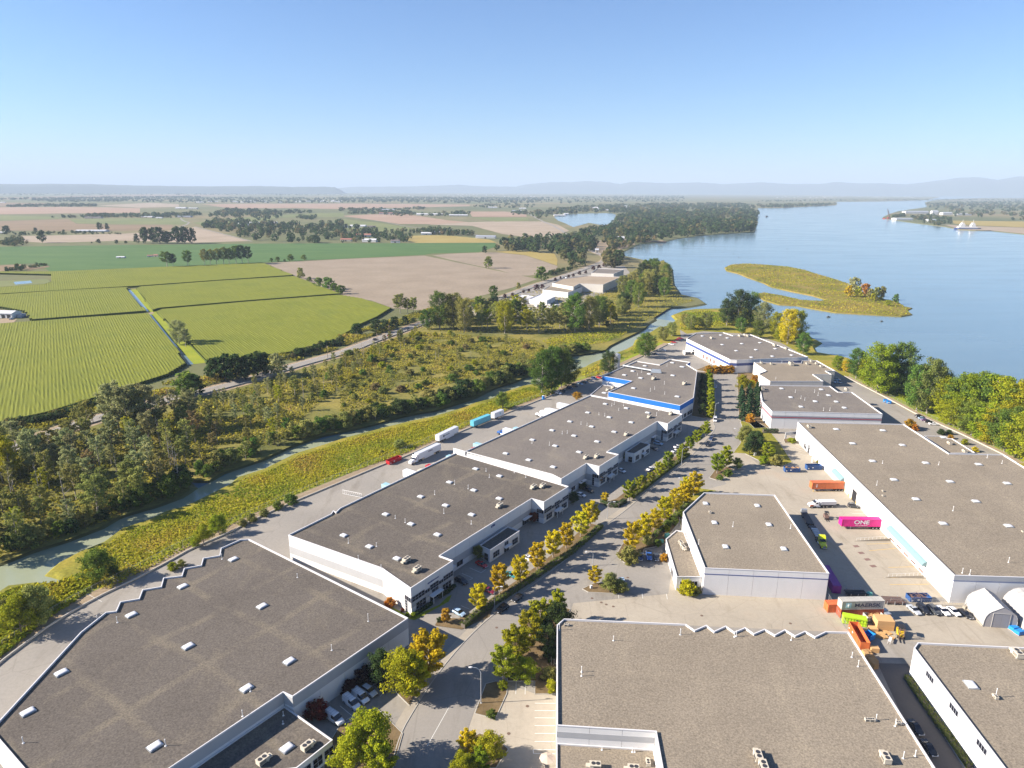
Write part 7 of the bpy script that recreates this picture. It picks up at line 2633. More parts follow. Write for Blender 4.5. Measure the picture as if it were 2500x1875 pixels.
# vehicles docked behind the row, standing square to its back wall
nb = Vector((math.cos(ROWD), math.sin(ROWD)))
nb = Vector((-nb.y, nb.x))
if nb.x > 0:
    nb = -nb
WB1A, WB1B = at('M', 0, 1145, HB), at('M', 1060, 665, HB)
WB2A, WB2B = at('M', 1155, 643, HB2), at('J', 950, 975, HB2)
M['pale_box'] = plain('pale_blue_box', (.30, .50, .58), .5)
M['cream_box'] = plain('cream_box', (.62, .55, .42), .5)
for lb, (A_, B_), s_, L, cab, col, zt in [
    ('pale blue docked trailer nearest the sliding gate behind the first row warehouse', (WB1A, WB1B), 13.6, 11, None, 'pale_box', 4.1),
    ('small white docked trailer roof between the pale blue and white ones', (WB1A, WB1B), 18.4, 8.3, None, 'trailer_white', 4.0),
    ('white docked trailer standing farthest out behind the first row warehouse', (WB1A, WB1B), 29.2, 14.5, None, 'trailer_white', 4.05),
    ('cream docked trailer roof between the white and red ones', (WB1A, WB1B), 33.0, 9.8, None, 'cream_box', 4.0),
    ('red docked trailer roof showing over the first row warehouse', (WB1A, WB1B), 39.0, 10.6, None, 'skip_red', 4.0),
    ('pale blue docked trailer beside the low dividing parapet', (WB1A, WB1B), 52.5, 10.6, None, 'pale_box', 4.1),
    ('red docked trailer roof showing over the second row warehouse', (WB2A, WB2B), 17.6, 11.2, None, 'skip_red', 3.3),
    ('pale blue docked trailer beside the red one behind the second row warehouse', (WB2A, WB2B), 21.2, 13, None, 'pale_box', 4.1),
    ('white docked trailer with blue tractor unit behind the second row warehouse', (WB2A, WB2B), 46.6, 14.6, 'blue', 'trailer_white', 4.0),
    ('pale blue docked trailer right of the blue tractor unit', (WB2A, WB2B), 50.4, 11, None, 'pale_box', 4.1),
    ('white docked lorry with orange cab panel behind the second row warehouse', (WB2A, WB2B), 82.5, 15, 'white', 'trailer_white', 4.0),
    ('second white docked lorry next to the one with the orange panel', (WB2A, WB2B), 87.2, 15, 'white', 'trailer_white', 4.0),
    ('white docked box farthest up behind the second row warehouse', (WB2A, WB2B), 99, 16, None, 'trailer_white', 4.05)]:
    d_ = (B_ - A_).normalized()
    n_ = Vector((-d_.y, d_.x))
    f = A_ + d_ * s_ + n_ * L
    o = thing('docked_truck' if cab else 'docked_trailer', lb, 'truck' if cab else 'trailer', (f.x, f.y, .03), math.atan2(n_.y, n_.x))
    bl = min(13.5, L - .4)
    trailer(o, bl, col, False, -bl / 2, False, 1.15, zt, 2, None)
    if cab:
        tractor(o, CAR[cab], cab == 'white', -1.6 if cab == 'white' else -2.2)
    if 'orange cab' in lb:
        m = MB()
        m.box((1.2, -1.17, 2.0), (1.0, .03, 1.2))
        m.build('side_panel', M['box_orange'], o)


def skip(label, v, ax, ay, bx, by, col, H=1.9, W_=2.4, load=None, L=None, name='skip_bin', tilt=0.0):
    a, b = at(v, ax, ay), at(v, bx, by)
    d = (b - a).normalized()
    L = L or (b - a).length
    p = (a + b) / 2
    o = thing(name, label, 'skip', (p.x, p.y, .03), math.atan2(d.y, d.x))
    m = MB()
    t = .08
    for y in (-1, 1):
        m.box((0, y * (W_ / 2 - t / 2), H / 2 + .1), (L, t, H))
    for x in (-1, 1):
        m.box((x * (L / 2 - t / 2 - .003), 0, H / 2 + .1), (t, W_ - 2 * t - .01, H - .01))
    m.box((0, 0, .16), (L - .2, W_ - .2, .1))
    m.build('shell', M[col], o)
    r = MB()
    k = max(3, int(L / .9))
    for q in range(k):
        x = -L / 2 + L * (q + .5) / k
        for y in (-1, 1):
            r.box((x, y * (W_ / 2 + .045), H / 2 + .1), (.12, .09, H - .1))
    for y in (-1, 1):
        r.box((0, y * (W_ / 2 + .05), H + .06), (L, .1, .12))
    r.build('rib', M[col], o)
    lb_ = MB()
    lb_.box((-L * .12, -W_ / 2 - .10, H * .6), (.7, .02, .4))
    lb_.box((-L * .40, -W_ / 2 - .10, H * .4), (.5, .02, .4))
    lb_.build('notice_plate', M['logo_white'], o)
    if load:
        rng = random.Random(len(label))
        q = MB()
        for _ in range(26):
            x, y = rng.uniform(-L * .42, L * .42), rng.uniform(-W_ * .36, W_ * .36)
            q.box((x, y, H * rng.uniform(.75, 1.12)), (rng.uniform(.6, 1.8), .14, .10), rng.uniform(0, 3.1))
        tag(q.build('scrap_load', M[load], o), kind='stuff')
    return o


skip('blue skip full of scrap timber in the loading yard', 'Q', 495, 478, 690, 482, 'skip_blue', 1.9, 2.4, 'wood')
skip('empty blue skip beside the loading warehouse wall', 'Q', 775, 450, 965, 448, 'skip_blue', 2.0)
skip('red open skip parked at the edge of the dirt path', 'M', 140, 812, 300, 745, 'skip_red', 1.7, 2.3)
skip('dark blue open bin full of scrap behind the fence', 'T', 1240, 500, 1515, 500, 'skip_blue', 1.5, 2.6, 'rusty')
skip('bright blue open bin among the pallets', 'T', 690, 960, 790, 1020, 'box_blue', 1.5, 2.2, None)
for v, x, y, lb in (('L', 535, 745, 'bright blue wheeled bin on the riverside lane, left of two'), ('L', 580, 762, 'bright blue wheeled bin on the riverside lane, right of two')):
    skip(lb, v, x - 25, y, x + 25, y + 3, 'box_blue', 1.5, 1.7, None, 2.2)

# stacked and scattered containers by the fence
o, L = container('lower orange container under the grey one by the fence', 'T', 345, 700, 890, 690, 'box_red', None, .03, 2.75, None, 1)
g0, gd_ = Vector(o.location[:2]), Vector((math.cos(o.rotation_euler[2]), math.sin(o.rotation_euler[2])))
gn = Vector((-gd_.y, gd_.x))
if gn.y < 0:
    gn = -gn


def cont_at(label, p, rz, col, L, z, H=2.75, doors=1):
    o = thing('shipping_container', label, 'container', (p.x, p.y, z), rz)
    m = MB()
    box_shell(m, -L / 2, L / 2, 1.22, 0, H)
    m.build('shell', M[col], o)
    f = MB()
    f.box((0, 0, .05), (L - .3, 2.3, .08))
    f.build('floor', M['chassis'], o)
    for y in (-.58, .58):
        q = MB()
        q.box((doors * L / 2, y, H / 2), (.06, 1.1, H - .25))
        for k in (-.28, .28):
            q.tube([(doors * (L / 2 + .05), y + k, .15), (doors * (L / 2 + .05), y + k, H - .15)], .03, 5)
        q.build('door', M[col], o)
    return o


rzc = math.atan2(gd_.y, gd_.x)
o = cont_at('grey container with big dark letters and pale square on top of the orange one', g0, rzc, 'box_grey', L, 2.80, 2.75)
sidetext(o, 'MAERSK', 1.62, L * .10, -1.235, 1.36, 'logo_dark', 1.30)
mb = MB()
mb.box((-L * .34, -1.235, 1.4), (1.65, .02, 1.55))
mb.build('logo_square', M['logo_blue'], o)
star = MB()
for k in range(7):
    a = 2 * math.pi * k / 7
    star.tube([(-L * .34, -1.255, 1.4), (-L * .34 + .62 * math.cos(a), -1.255, 1.4 + .62 * math.sin(a))], [.12, .02], 4)
star.build('logo_star', M['logo_white'], o)
cont_at('orange container standing lengthwise left behind the lettered stack', g0 + gn * 2.7 - gd_ * 2.4, rzc, 'box_orange', L, .03, 2.75, -1)
cont_at('orange container on top of the lengthwise one behind the lettered stack', g0 + gn * 2.7 - gd_ * 2.5, rzc, 'box_orange', L, 2.80, 2.75, -1) if 0 else None
a, b = at('T', 200, 70, 2.7), at('T', 350, 320, 2.7)
dv = (b - a).normalized()
o = cont_at('purple container against the yard warehouse wall', b - dv * 6.2 + Vector((-.2, 0)), math.atan2(dv.y, dv.x), 'box_purple', 12.4, .03, 2.7, 1)
a, b = at('T', 415, 800), at('T', 725, 855)
dv = (b - a).normalized()
o = thing('storage_bin', 'lime green ribbed closed bin by the chain fence', 'bin', ((a.x + b.x) / 2, (a.y + b.y) / 2 + .9, .03), math.atan2(dv.y, dv.x))
Lb = (b - a).length
m = MB()
m.box((0, 0, 1.25), (Lb, 2.2, 2.3), top=(.99, .92))
m.build('shell', M['box_lime'], o)
m = MB()
for z in (.35, 1.3, 2.25):
    m.box((0, -1.14, z), (Lb, .12, .16))
for k in range(8):
    m.box((-Lb / 2 + Lb * (k + .5) / 8, -1.11, 1.2), (.12, .08, 2.1))
m.build('rib', M['box_lime'], o)
m = MB()
m.box((0, 0, 2.44), (Lb - .1, 2.05, .06))
m.build('lid', M['box_lime'], o)
m = MB()
for k in range(3):
    m.box((.3 + k * .35, -1.16, 1.75), (.22, .02, .34))
m.build('lettering', M['logo_dark'], o)
skip('open orange container lying along the edge of the wide tan roof', 'T', 545, 900, 670, 1130, 'box_orange', 2.5, 2.44, None, 9.5, 'open_container')
o = skip('open grey bin with timber between the stack and the crates', 'T', 690, 760, 910, 745, 'box_grey', 1.7, 2.4, 'wood')
M['crate'] = plain('crate_board', (.60, .36, .16), .75)


def crate(label, v, x, y, rz, sx, sy, h, mat='crate', n=4, name='timber_crate'):
    g = at(v, x, y)
    o = thing(name, label, 'crate', (g.x, g.y, .03), rz)
    b = MB()
    b.box((0, 0, h / 2), (sx - .06, sy - .06, h))
    b.build('core', M['old_wood'], o)
    me = MB()
    me.box((0, 0, 0), (sx, .05, h / n - .05))
    mx = me.mesh('board', M[mat])
    me = MB()
    me.box((0, 0, 0), (.05, sy, h / n - .05))
    my = me.mesh('board', M[mat])
    for k in range(n):
        z = h * (k + .5) / n
        for s in (-1, 1):
            link('board', mx, o, (0, s * sy / 2, z))
            link('board', my, o, (s * sx / 2, 0, z))
    t = MB()
    t.box((0, 0, h + .03), (sx + .04, sy + .04, .05))
    t.build('lid', M[mat], o)
    return o


crate('large pale timber crate, biggest beside the lime green bin', 'T', 920, 850, -.1, 4.6, 3.4, 3.0, n=3)
crate('small timber crate on the ground below the lime green bin', 'T', 795, 890, -.1, 2.2, 1.6, .9, n=2)
crate('single orange plywood box standing alone near the roof edge', 'T', 808, 1160, -.1, 2.1, 1.5, 1.35, n=2)


def pallet_mesh():
    t = MB()
    for k in range(7):
        t.box((-.5 + k / 6, 0, .135), (.11, 1.0, .022))
    for y in (-.44, 0, .44):
        t.box((0, y, .07), (1.12, .09, .10))
    for k in range(3):
        t.box((-.45 + .45 * k, 0, .011), (.10, 1.0, .02))
    return t.mesh('pallet', M['wood'])


PALLET = pallet_mesh()


def pallets(label, v, x, y, rz, n, group, s=1.2):
    g = at(v, x, y)
    o = thing('pallet_stack', label, 'pallets', (g.x, g.y, .03), rz, group)
    for k in range(n):
        q = link('pallet', PALLET, o, (PICK.uniform(-.05, .05), PICK.uniform(-.05, .05), k * .155 * s), PICK.uniform(-.05, .05))
        q.scale = (s, s, s)


for k, (x, y, n) in enumerate(((690, 1200, 6), (730, 1190, 5), (720, 1255, 7), (765, 1250, 6), (770, 1320, 8), (815, 1320, 7), (815, 1370, 8))):
    pallets(f'{nth(k + 1)} pallet stack from the top in the stacks beside the wide tan roof', 'T', x, y, -.3 - 1.1, n, 'pallet stacks beside the wide tan roof', 1.25)
for k, (x, y, n, r) in enumerate(((870, 925, 1, .2), (920, 945, 2, .9), (960, 915, 1, .4), (900, 980, 1, 1.2), (950, 985, 2, .1), (860, 965, 1, .7), (1000, 935, 1, .3), (1040, 990, 1, .8))):
    pallets(f'{nth(k + 1)} loose pallet from the left in the scatter by the yellow forklift', 'T', x, y, r, n, 'loose pallets by the yellow forklift', 1.3)
# white workbench
g = at('T', 1010, 1040)
o = thing('workbench', 'white steel bench frame lying near the yellow forklift', 'bench', (g.x, g.y, .03), .9)
m = MB()
m.box((0, 0, .9), (2.4, .7, .08))
m.build('top', M['coping'], o)
for x in (-1.1, 1.1):
    for y in (-.28, .28):
        m = MB()
        m.box((x, y, .43), (.08, .08, .86))
        m.build('leg', M['coping'], o)
# blue wrapped bundles and stacked grey drums behind the containers
for k, (v, x, y) in enumerate((('T', 935, 690), ('T', 975, 740), ('T', 1010, 800))):
    g = at(v, x, y)
    o = thing('wrapped_pallet', f'{nth(k + 1)} grey wrapped pallet load from the top behind the crates', 'pallet load', (g.x, g.y, .03), .2, 'grey wrapped pallet loads')
    m = MB()
    for z in range(3):
        m.box((0, 0, .35 + z * .62), (1.5, 1.2, .58), .04 * z)
    m.build('bundle', M['galv'], o)
    m = MB()
    m.box((0, 0, .06), (1.5, 1.2, .10))
    m.build('pallet', M['wood'], o)
for k, (v, x, y) in enumerate((('i', 2145, 770), ('i', 2180, 795))):
    g = at(v, x, y)
    o = thing('blue_bundle', f'{nth(k + 1)} blue sheeted bundle from the left at the shelter doors', 'bundle', (g.x, g.y, .03), .3, 'blue sheeted bundles')
    m = MB()
    m.box((0, 0, .6), (2.4, 1.7, 1.0), top=(.9, .85))
    m.build('sheet', M['box_blue'], o)
    m = MB()
    m.box((0, 0, .06), (2.4, 1.7, .10))
    m.build('pallet', M['wood'], o)
# pipe rack behind the fence and dark bundle in the shade
for lb, v, ax, ay, bx, by, n, mt in (('long rack of rusty pipes behind the fence', 'T', 900, 520, 1180, 530, 24, 'rusty'), ('dark stack of bars in the shade behind the purple container', 'T', 440, 425, 700, 430, 16, 'chassis')):
    a, b = at(v, ax, ay), at(v, bx, by)
    dv = (b - a).normalized()
    Lp = (b - a).length
    o = thing('pipe_rack', lb, 'pipes', ((a.x + b.x) / 2, (a.y + b.y) / 2, .03), math.atan2(dv.y, dv.x))
    rng = random.Random(4)
    pm = MB()
    pm.tube([(-Lp / 2, 0, 0), (Lp / 2, 0, 0)], .09, 6)
    me = pm.mesh('pipe', M[mt])
    for k in range(n):
        link('pipe', me, o, (rng.uniform(-.3, .3), -1.5 + (k % 12) * .27, .5 + (k // 12) * .35 + rng.uniform(0, .1)), rng.uniform(-.03, .03))
    fr = MB()
    for x in (-Lp * .35, 0, Lp * .35):
        fr.box((x, 0, .35), (.15, 3.4, .12))
        for y in (-1.7, 1.7):
            fr.box((x, y, .6), (.12, .12, 1.2))
    fr.build('frame', M['galv'], o)
g = at('T', 750, 445)
o = thing('tank', 'small sea green dome shaped tank behind the lettered stack', 'tank', (g.x, g.y, .03))
m = MB()
m.tube([(0, 0, 0), (0, 0, .8), (0, 0, 1.2), (0, 0, 1.4)], [1.0, 1.0, .7, .15], 14)
M['sea_green'] = plain('sea_green', (.12, .42, .34), .4)
m.build('shell', M['sea_green'], o)
m = MB()
m.tube([(0, 0, 1.4), (0, 0, 1.55)], .2, 8)
m.build('cap', M['chassis'], o)
# ------------------------------------------------------------------ shelters, lamps, poles, fences, river craft
M['fabric'] = plain('shelter_fabric', (.40, .39, .385), .6)
M['fabric_end'] = plain('shelter_end_fabric', (.30, .29, .30), .7)


def shelter(label, p0, p1, Wd, H, door=True, peak=True):
    """fabric-covered arch building from its door end p0 back to p1"""
    d = (p1 - p0).normalized()
    L = (p1 - p0).length
    o = thing('fabric_shelter', label, 'shelter', (p0.x, p0.y, .02), math.atan2(d.y, d.x))
    half = [(1, 0), (.985, .3), (.93, .50), (.82, .64), (.66, .74), (.33, .87)] if peak else [(1, 0), (.97, .32), (.88, .57), (.72, .77), (.5, .91), (.25, .98)]
    prof = [(y * Wd / 2, z * H) for y, z in half] + [(0, H)] + [(-y * Wd / 2, z * H) for y, z in half[::-1]]
    n = len(prof) - 1
    bays = 6
    for b in range(bays):
        x0, x1 = L * b / bays, L * (b + 1) / bays
        m = MB()
        for k in range(n):
            (ya, za), (yb, zb) = prof[k], prof[k + 1]
            xm = (x0 + x1) / 2
            sa, sb = .985, .985
            m.face([(x0, ya, za), (x0, yb, zb), (xm, yb * sb, zb * sb), (xm, ya * sa, za * sa)])
            m.face([(xm, ya * sa, za * sa), (xm, yb * sb, zb * sb), (x1, yb, zb), (x1, ya, za)])
        m.build('cover_bay', M['fabric'], o, smooth=True)
    for x, fl in ((.02, 0), (L - .02, 1)):
        m = MB()
        q = [(x, y * .99, z * .99) for y, z in prof]
        m.face(q if fl else q[::-1])
        m.build('end_wall', M['fabric_end'], o)
    for b in range(bays + 1):
        m = MB()
        m.tube([(L * b / bays, y * 1.0, z * 1.004) for y, z in prof], .07, 5)
        m.build('hoop', M['fabric'], o)
    for y in (-1, 1):
        m = MB()
        m.box((L / 2, y * (Wd / 2 + .12), .2), (L, .24, .4))
        m.build('base_kerb', M['sidewalk'], o)
    if door:
        for y in (-1, 1):
            m = MB()
            m.box((-.03, y * Wd * .125, H * .33), (.06, Wd * .245, H * .64))
            m.build('door', M['fan'] if 0 else M['unit_door'], o)
        m = MB()
        for y in (-Wd * .26, Wd * .26):
            m.box((-.05, y, H * .34), (.12, .14, H * .68))
        m.box((-.05, 0, H * .69), (.12, Wd * .52, .14))
        m.build('door_frame', M['fabric'], o)


M['unit_door'] = plain('shelter_door', (.28, .28, .31), .6)
a0, a1 = at('P', 2402, 1532), at('P', 2468, 1533)
bk = at('P', 2357, 1482)
p0 = (a0 + a1) / 2
dv = (bk - a0)
Ls = dv.length
W_ = (a1 - a0).length * 1.18
shelter('grey fabric shelter with a peaked ridge and double doors beside the parked cars', p0 + Vector((.6, 0)), p0 + Vector((.6, 0)) + dv, W_, 6.6)
p1 = at('P', 2530, 1545)
shelter('rounded grey fabric shelter cut by the right edge behind the peaked one', p1 + Vector((2, 0)), p1 + Vector((2, 0)) + dv * 1.15, W_ * 1.2, 7.2, False, False)
g = at('P', 2356, 1485)
o = thing('concrete_block', 'pale concrete block at the back corner of the peaked shelter', 'block', (g.x, g.y, .02), .5)
mb = MB()
mb.box((0, 0, .45), (1.6, .8, .9))
mb.build('block_body', M['sidewalk'], o)

# street lamps
M['pole'] = plain('lamp_pole_metal', (.55, .57, .60), .4, .5)


def lamp(label, v, bx, by, topy, armx, army, group='street lamps along the estate road'):
    g = at(v, bx, by)
    h = height(v, bx, by, topy)
    lo = at(v, armx, army, h - .2)
    r = Vector((lo.x - g.x, lo.y - g.y))
    reach = max(1.6, min(3.0, r.length))
    ang_ = math.atan2(r.y, r.x)
    o = thing('street_lamp', label, 'street lamp', (g.x, g.y, .03), ang_, group)
    m = MB()
    m.tube([(0, 0, 0), (0, 0, .5), (0, 0, h * .72), (0, 0, h * .84), (reach * .12, 0, h * .93), (reach * .38, 0, h * .985), (reach * .75, 0, h * .995)], [.13, .12, .085, .08, .07, .06, .05], 8)
    m.build('pole', M['pole'], o)
    m = MB()
    m.loft([[(reach * .72, -.1, h - .08), (reach * .72, .1, h - .08), (reach * .72, .08, h + .06), (reach * .72, -.08, h + .06)], [(reach * .85, -.2, h - .12), (reach * .85, .2, h - .12), (reach * .85, .16, h + .08), (reach * .85, -.16, h + .08)], [(reach * 1.05, -.15, h - .12), (reach * 1.05, .15, h - .12), (reach * 1.05, .1, h + .02), (reach * 1.05, -.1, h + .02)]])
    m.build('lamp_head', M['pvc'], o)
    m = MB()
    m.box((0, 0, .06), (.5, .5, .12))
    m.build('base', M['kerb'], o)


lamp('street lamp with curved arm beside the black off-roader', 'S', 1410, 1302, 1008, 1510, 1020)
lamp('street lamp with arm to the left on the brown island by the bays', 'h', 907, 1243, 1012, 830, 1015)
lamp('street lamp with curved arm at the driveway of the row', 'N', 1172, 1090, 868, 1275, 875)
lamp('street lamp with curved arm among the upper green street trees', 'N', 2125, 400, 165, 2230, 172)
lamp('street lamp at the left kerb farthest up near the slim trees', 'K', 440, 1290, 1075, 500, 1078)
lamp('street lamp rising behind the lone bright yellow tree', 'N', 985, 1690, 1515, 890, 1520)
lamp('street lamp rising behind the upper yellow trees', 'N', 2170, 760, 560, 2075, 568)
lamp('slim lamp at the right kerb by the road corner', 'K', 765, 1530, 1405, 690, 1405)
# utility poles on the highway
M['timber_pole'] = plain('timber_pole', (.16, .12, .09), .9)


def utility(label, v, bx, by, ty):
    g = at(v, bx, by)
    h = min(14, height(v, bx, by, ty))
    o = thing('utility_pole', label, 'utility pole', (g.x, g.y, 0), .6, 'timber utility poles along the highway')
    m = MB()
    m.tube([(0, 0, 0), (0, 0, h)], [.20, .13], 7)
    m.build('post', M['timber_pole'], o)
    for z in (h - .5, h - 1.4):
        m = MB()
        m.box((0, 0, z), (.12, 2.6, .14))
        for y in (-1.1, -.4, .4, 1.1):
            m.box((0, y, z + .16), (.09, .09, .2))
        m.build('crossarm', M['timber_pole'], o)


for k, (v, bx, by, ty) in enumerate((('d', 1505, 235, 150), ('b', 318, 1035, 958), ('b', 1568, 600, 568), ('d', 2108, 95, 10), ('b', 238, 1045, 1010), ('b', 620, 925, 862), ('d', 1080, 370, 290), ('d', 600, 510, 400))):
    utility(f'{nth(k + 1)} timber utility pole noted along the highway', v, bx, by, ty)

# chain-link fences: posts and rails, with an open wire mesh
M['wire'] = plain('fence_wire', (.45, .46, .47), .5, .5)


def fence(label, pts, h, step, group=None, name='chain_fence'):
    pts = [Vector(p[:2]) for p in pts]
    c = pts[0]
    o = thing(name, label, 'fence', (c.x, c.y, 0), 0, group)
    pm = MB()
    pm.tube([(0, 0, 0), (0, 0, h + .08)], .045, 5)
    me = pm.mesh('post', M['wire'])
    for p, d in along(pts, step):
        link('post', me, o, (p.x - c.x, p.y - c.y, 0))
    m = MB()
    for a, b in zip(pts, pts[1:]):
        a, b = a - c, b - c
        for z in (.08, h):
            m.tube([(*a, z), (*b, z)], .028, 4)
    m.build('rail', M['wire'], o)
    m = MB()
    for a, b in zip(pts, pts[1:]):
        a, b = a - c, b - c
        L = (b - a).length
        n = max(2, int(L / .5))
        for k in range(n):
            for s in (0, 1):
                q0, q1 = a + (b - a) * (k / n), a + (b - a) * ((k + 1) / n)
                m.tube([(*q0, .1 if s else h), (*q1, h if s else .1)], .010, 3, caps=False)
    tag(m.build('mesh_wire', M['wire'], o), kind='stuff')


fence('chain fence along the slough side of the dirt path', [p + Vector((0, 0)) for p in ribbon(pw, 5.2, 5.3)[0]][4:46:2], 2.0, 4.0)
fence('chain fence beside the containers running down to the wide tan roof', poly('T 190,450 330,690 440,860 480,900'), 2.0, 2.6)
fence('chain fence across the yard behind the parked cars', poly('T 890,545 1270,555 1800,580 2000,600'), 2.0, 3.0)
fence('chain fence beside the riverside lane under the trees', [p + ln * 3.7 for p in lw], 1.6, 4.0)
fence('wire compound fence beside the wide tan roof', poly('h 1358,1000 1385,1002') + poly('h 1358,1000 1360,900'), 2.0, 1.5)
# sliding gate by the truck yard
a, b = at('e', 18, 965), at('e', 140, 990)
dv = (b - a).normalized()
o = thing('sliding_gate', 'white tubular sliding gate lying across the truck yard', 'gate', (a.x, a.y, .03), math.atan2(dv.y, dv.x))
Lg = (b - a).length
m = MB()
for z in (.2, 1.9):
    m.tube([(0, 0, z), (Lg, 0, z)], .07, 6)
m.build('frame', M['pvc'], o)
for k in range(11):
    m = MB()
    m.tube([(Lg * k / 10, 0, .2), (Lg * k / 10, 0, 1.9)], .045, 5)
    m.build('bar', M['pvc'], o)
m = MB()
for k in range(10):
    m.tube([(Lg * k / 10, 0, .2), (Lg * (k + 1) / 10, 0, 1.9)], .03, 4)
m.build('brace', M['pvc'], o)
# dock ramps with hand rails, yellow bollards, grey portals
for lb, v, ax, ay, bx, by in (('low concrete dock ramp with wire rails below the magenta container', 'Q', 1400, 1375, 1860, 1375), ('lower dock ramp with pale kerb at the long loading warehouse', 'i', 1325, 432, 1565, 440)):
    a, b = at(v, ax, ay), at(v, bx, by)
    dv = (b - a).normalized()
    L = (b - a).length
    o = thing('dock_ramp', lb, 'ramp', (a.x, a.y, .02), math.atan2(dv.y, dv.x))
    m = MB()
    m.loft([[(0, -.12, 0), (0, .12, 0), (0, .12, .1), (0, -.12, .1)], [(L, -.12, 0), (L, .12, 0), (L, .12, 1.1), (L, -.12, 1.1)]])
    m.build('kerb_wall', M['sidewalk'], o)
    m = MB()
    for k in range(9):
        x = L * (k + .5) / 9
        m.tube([(x, 0, .1 + x / L), (x, 0, 1.1 + x / L)], .03, 4)
    m.tube([(L * .05, 0, 1.15), (L * .95, 0, 2.05)], .03, 4)
    m.build('hand_rail', M['pvc'], o)
for k, (v, x, y) in enumerate((('Q', 870, 740), ('Q', 1270, 740), ('Q', 1320, 800), ('Q', 1415, 900), ('Q', 1715, 1220), ('Q', 1360, 835))):
    g = at(v, x, y)
    o = thing('bollard', f'{nth(k + 1)} yellow bollard at the docks of the long loading warehouse', 'bollard', (g.x, g.y, .02), 0, 'yellow bollards at the docks')
    m = MB()
    m.tube([(0, 0, 0), (0, 0, 1.25)], .13, 8)
    m.build('post', M['yellow_paint'], o)
    m = MB()
    m.tube([(0, 0, 1.25), (0, 0, 1.32)], [.13, .05], 8)
    m.build('cap', M['yellow_paint'], o)
for lb, v, ax, ay, bx, by, H_ in (('open concrete portal beside the entrance of the loading warehouse', 'K', 1348, 1535, 1500, 1520, 3.4), ('grey concrete screen wall behind the empty blue skip', 'Q', 840, 365, 1000, 400, 3.6)):
    a, b = at(v, ax, ay), at(v, bx, by)
    dv = (b - a).normalized()
    L = (b - a).length
    o = thing('screen_wall', lb, 'wall', (a.x, a.y, .02), math.atan2(dv.y, dv.x))
    m = MB()
    m.box((L / 2, 0, H_ * .80), (L, .3, H_ * .4))
    m.build('beam', M['grey_wall'], o)
    for x in (.4, L - .4):
        m = MB()
        m.box((x, 0, H_ * .30), (.8, .29, H_ * .60 - .01))
        m.build('pier', M['grey_wall'], o)
# small street things
for lb, v, x, y, col, sz in (('green utility cabinet by the corner of the yard office', 'N', 1940, 1330, 'sea_green', (1.6, 1.2, 1.4)), ('lower green utility cabinet by the yard office bed', 'N', 1870, 1400, 'sea_green', (1.2, 1.0, 1.1)), ('white sign box on the green island at the yard entrance', 'Q', 122, 280, 'pvc', (1.2, .3, 1.5)), ('small white meter box at the car park island', 'h', 1615, 505, 'pvc', (.7, .5, .9)), ('blue portable toilet on the truck yard', 'J', 350, 1030, 'box_blue', (1.2, 1.2, 2.3))):
    g = at(v, x, y)
    o = thing('utility_cabinet' if 'toilet' not in lb else 'portable_toilet', lb, 'cabinet' if 'toilet' not in lb else 'toilet', (g.x, g.y, .12), .3)
    m = MB()
    m.box((0, 0, sz[2] / 2), (sz[0], sz[1], sz[2]))
    m.build('case', M[col], o)
    m = MB()
    m.box((0, 0, sz[2] + .05), (sz[0] + .1, sz[1] + .1, .1), top=(.8, .8))
    m.build('lid', M['pvc'] if 'toilet' in lb else M[col], o)
    m = MB()
    m.box((0, -sz[1] / 2 - .02, sz[2] * .5), (sz[0] * .7, .03, sz[2] * .8))
    m.build('door', M[col], o)
# patio umbrella at the bottom edge
g = at('h', 1330, 1650)
o = thing('patio_umbrella', 'beige patio umbrella at the bottom edge beside the wide tan building', 'umbrella', (g.x, g.y, .03))
m = MB()
apex = (0, 0, 2.9)
k = 8
pts = [(1.7 * math.cos(2 * math.pi * q / k), 1.7 * math.sin(2 * math.pi * q / k), 2.2) for q in range(k)]
for q in range(k):
    m.face([apex, pts[q], pts[(q + 1) % k]])
M['canvas'] = plain('beige_canvas', (.52, .42, .34), .8)
m.build('canopy', M['canvas'], o)
m = MB()
m.tube([(0, 0, 0), (0, 0, 2.85)], .04, 6)
m.build('pole', M['fan'], o)
m = MB()
m.box((0, 0, .05), (.8, .8, .1))
m.build('base', M['fan'], o)

# far bank: mill halls, crane barge, ferry with its reflection, boats
M['mill'] = plain('mill_white', (.66, .65, .64), .6)
for lb, x, y, wpx, h in (('long white mill hall on the far bank at right', 1450, 241, 135, 12), ('low white quay shed on the far bank', 1390, 284, 100, 8), ('white mill tower block on the far bank', 1620, 248, 36, 18), ('second white hall behind the far bank trees', 1690, 250, 55, 12), ('pale shed right of the mill on the far bank', 1785, 252, 80, 7), ('small pale quay house on the far bank', 1595, 290, 48, 7)):
    a, b = at('c', x, y), at('c', x + wpx, y)
    wd = (b - a).length
    dp = min(wd * .6, 40)
    o = thing('mill_hall', lb, 'building', (a.x, a.y, 0))
    m = MB()
    m.box((wd / 2, dp / 2, h / 2), (wd, dp, h))
    m.build('wall', M['mill'], o)
    m = MB()
    m.loft([[(-.5, -.5, h), (-.5, dp + .5, h), (-.5, dp / 2 + .5, h * 1.22), (-.5, dp / 2 - .5, h * 1.22)], [(wd + .5, -.5, h), (wd + .5, dp + .5, h), (wd + .5, dp / 2 + .5, h * 1.22), (wd + .5, dp / 2 - .5, h * 1.22)]])
    m.build('roof', M['trailer_roof'], o)
    for k in range(max(2, int(wd / 22))):
        m = MB()
        m.box((wd * (k + .5) / max(2, int(wd / 22)), -.05, h * .35), (4, .2, h * .5))
        m.build('door', M['door_grey'], o)
g = at('c', 1335, 275, WATER)
o = thing('crane_barge', 'red crane barge with a tall leaning lattice jib by the far bank', 'barge', (g.x, g.y, WATER), .1)
m = MB()
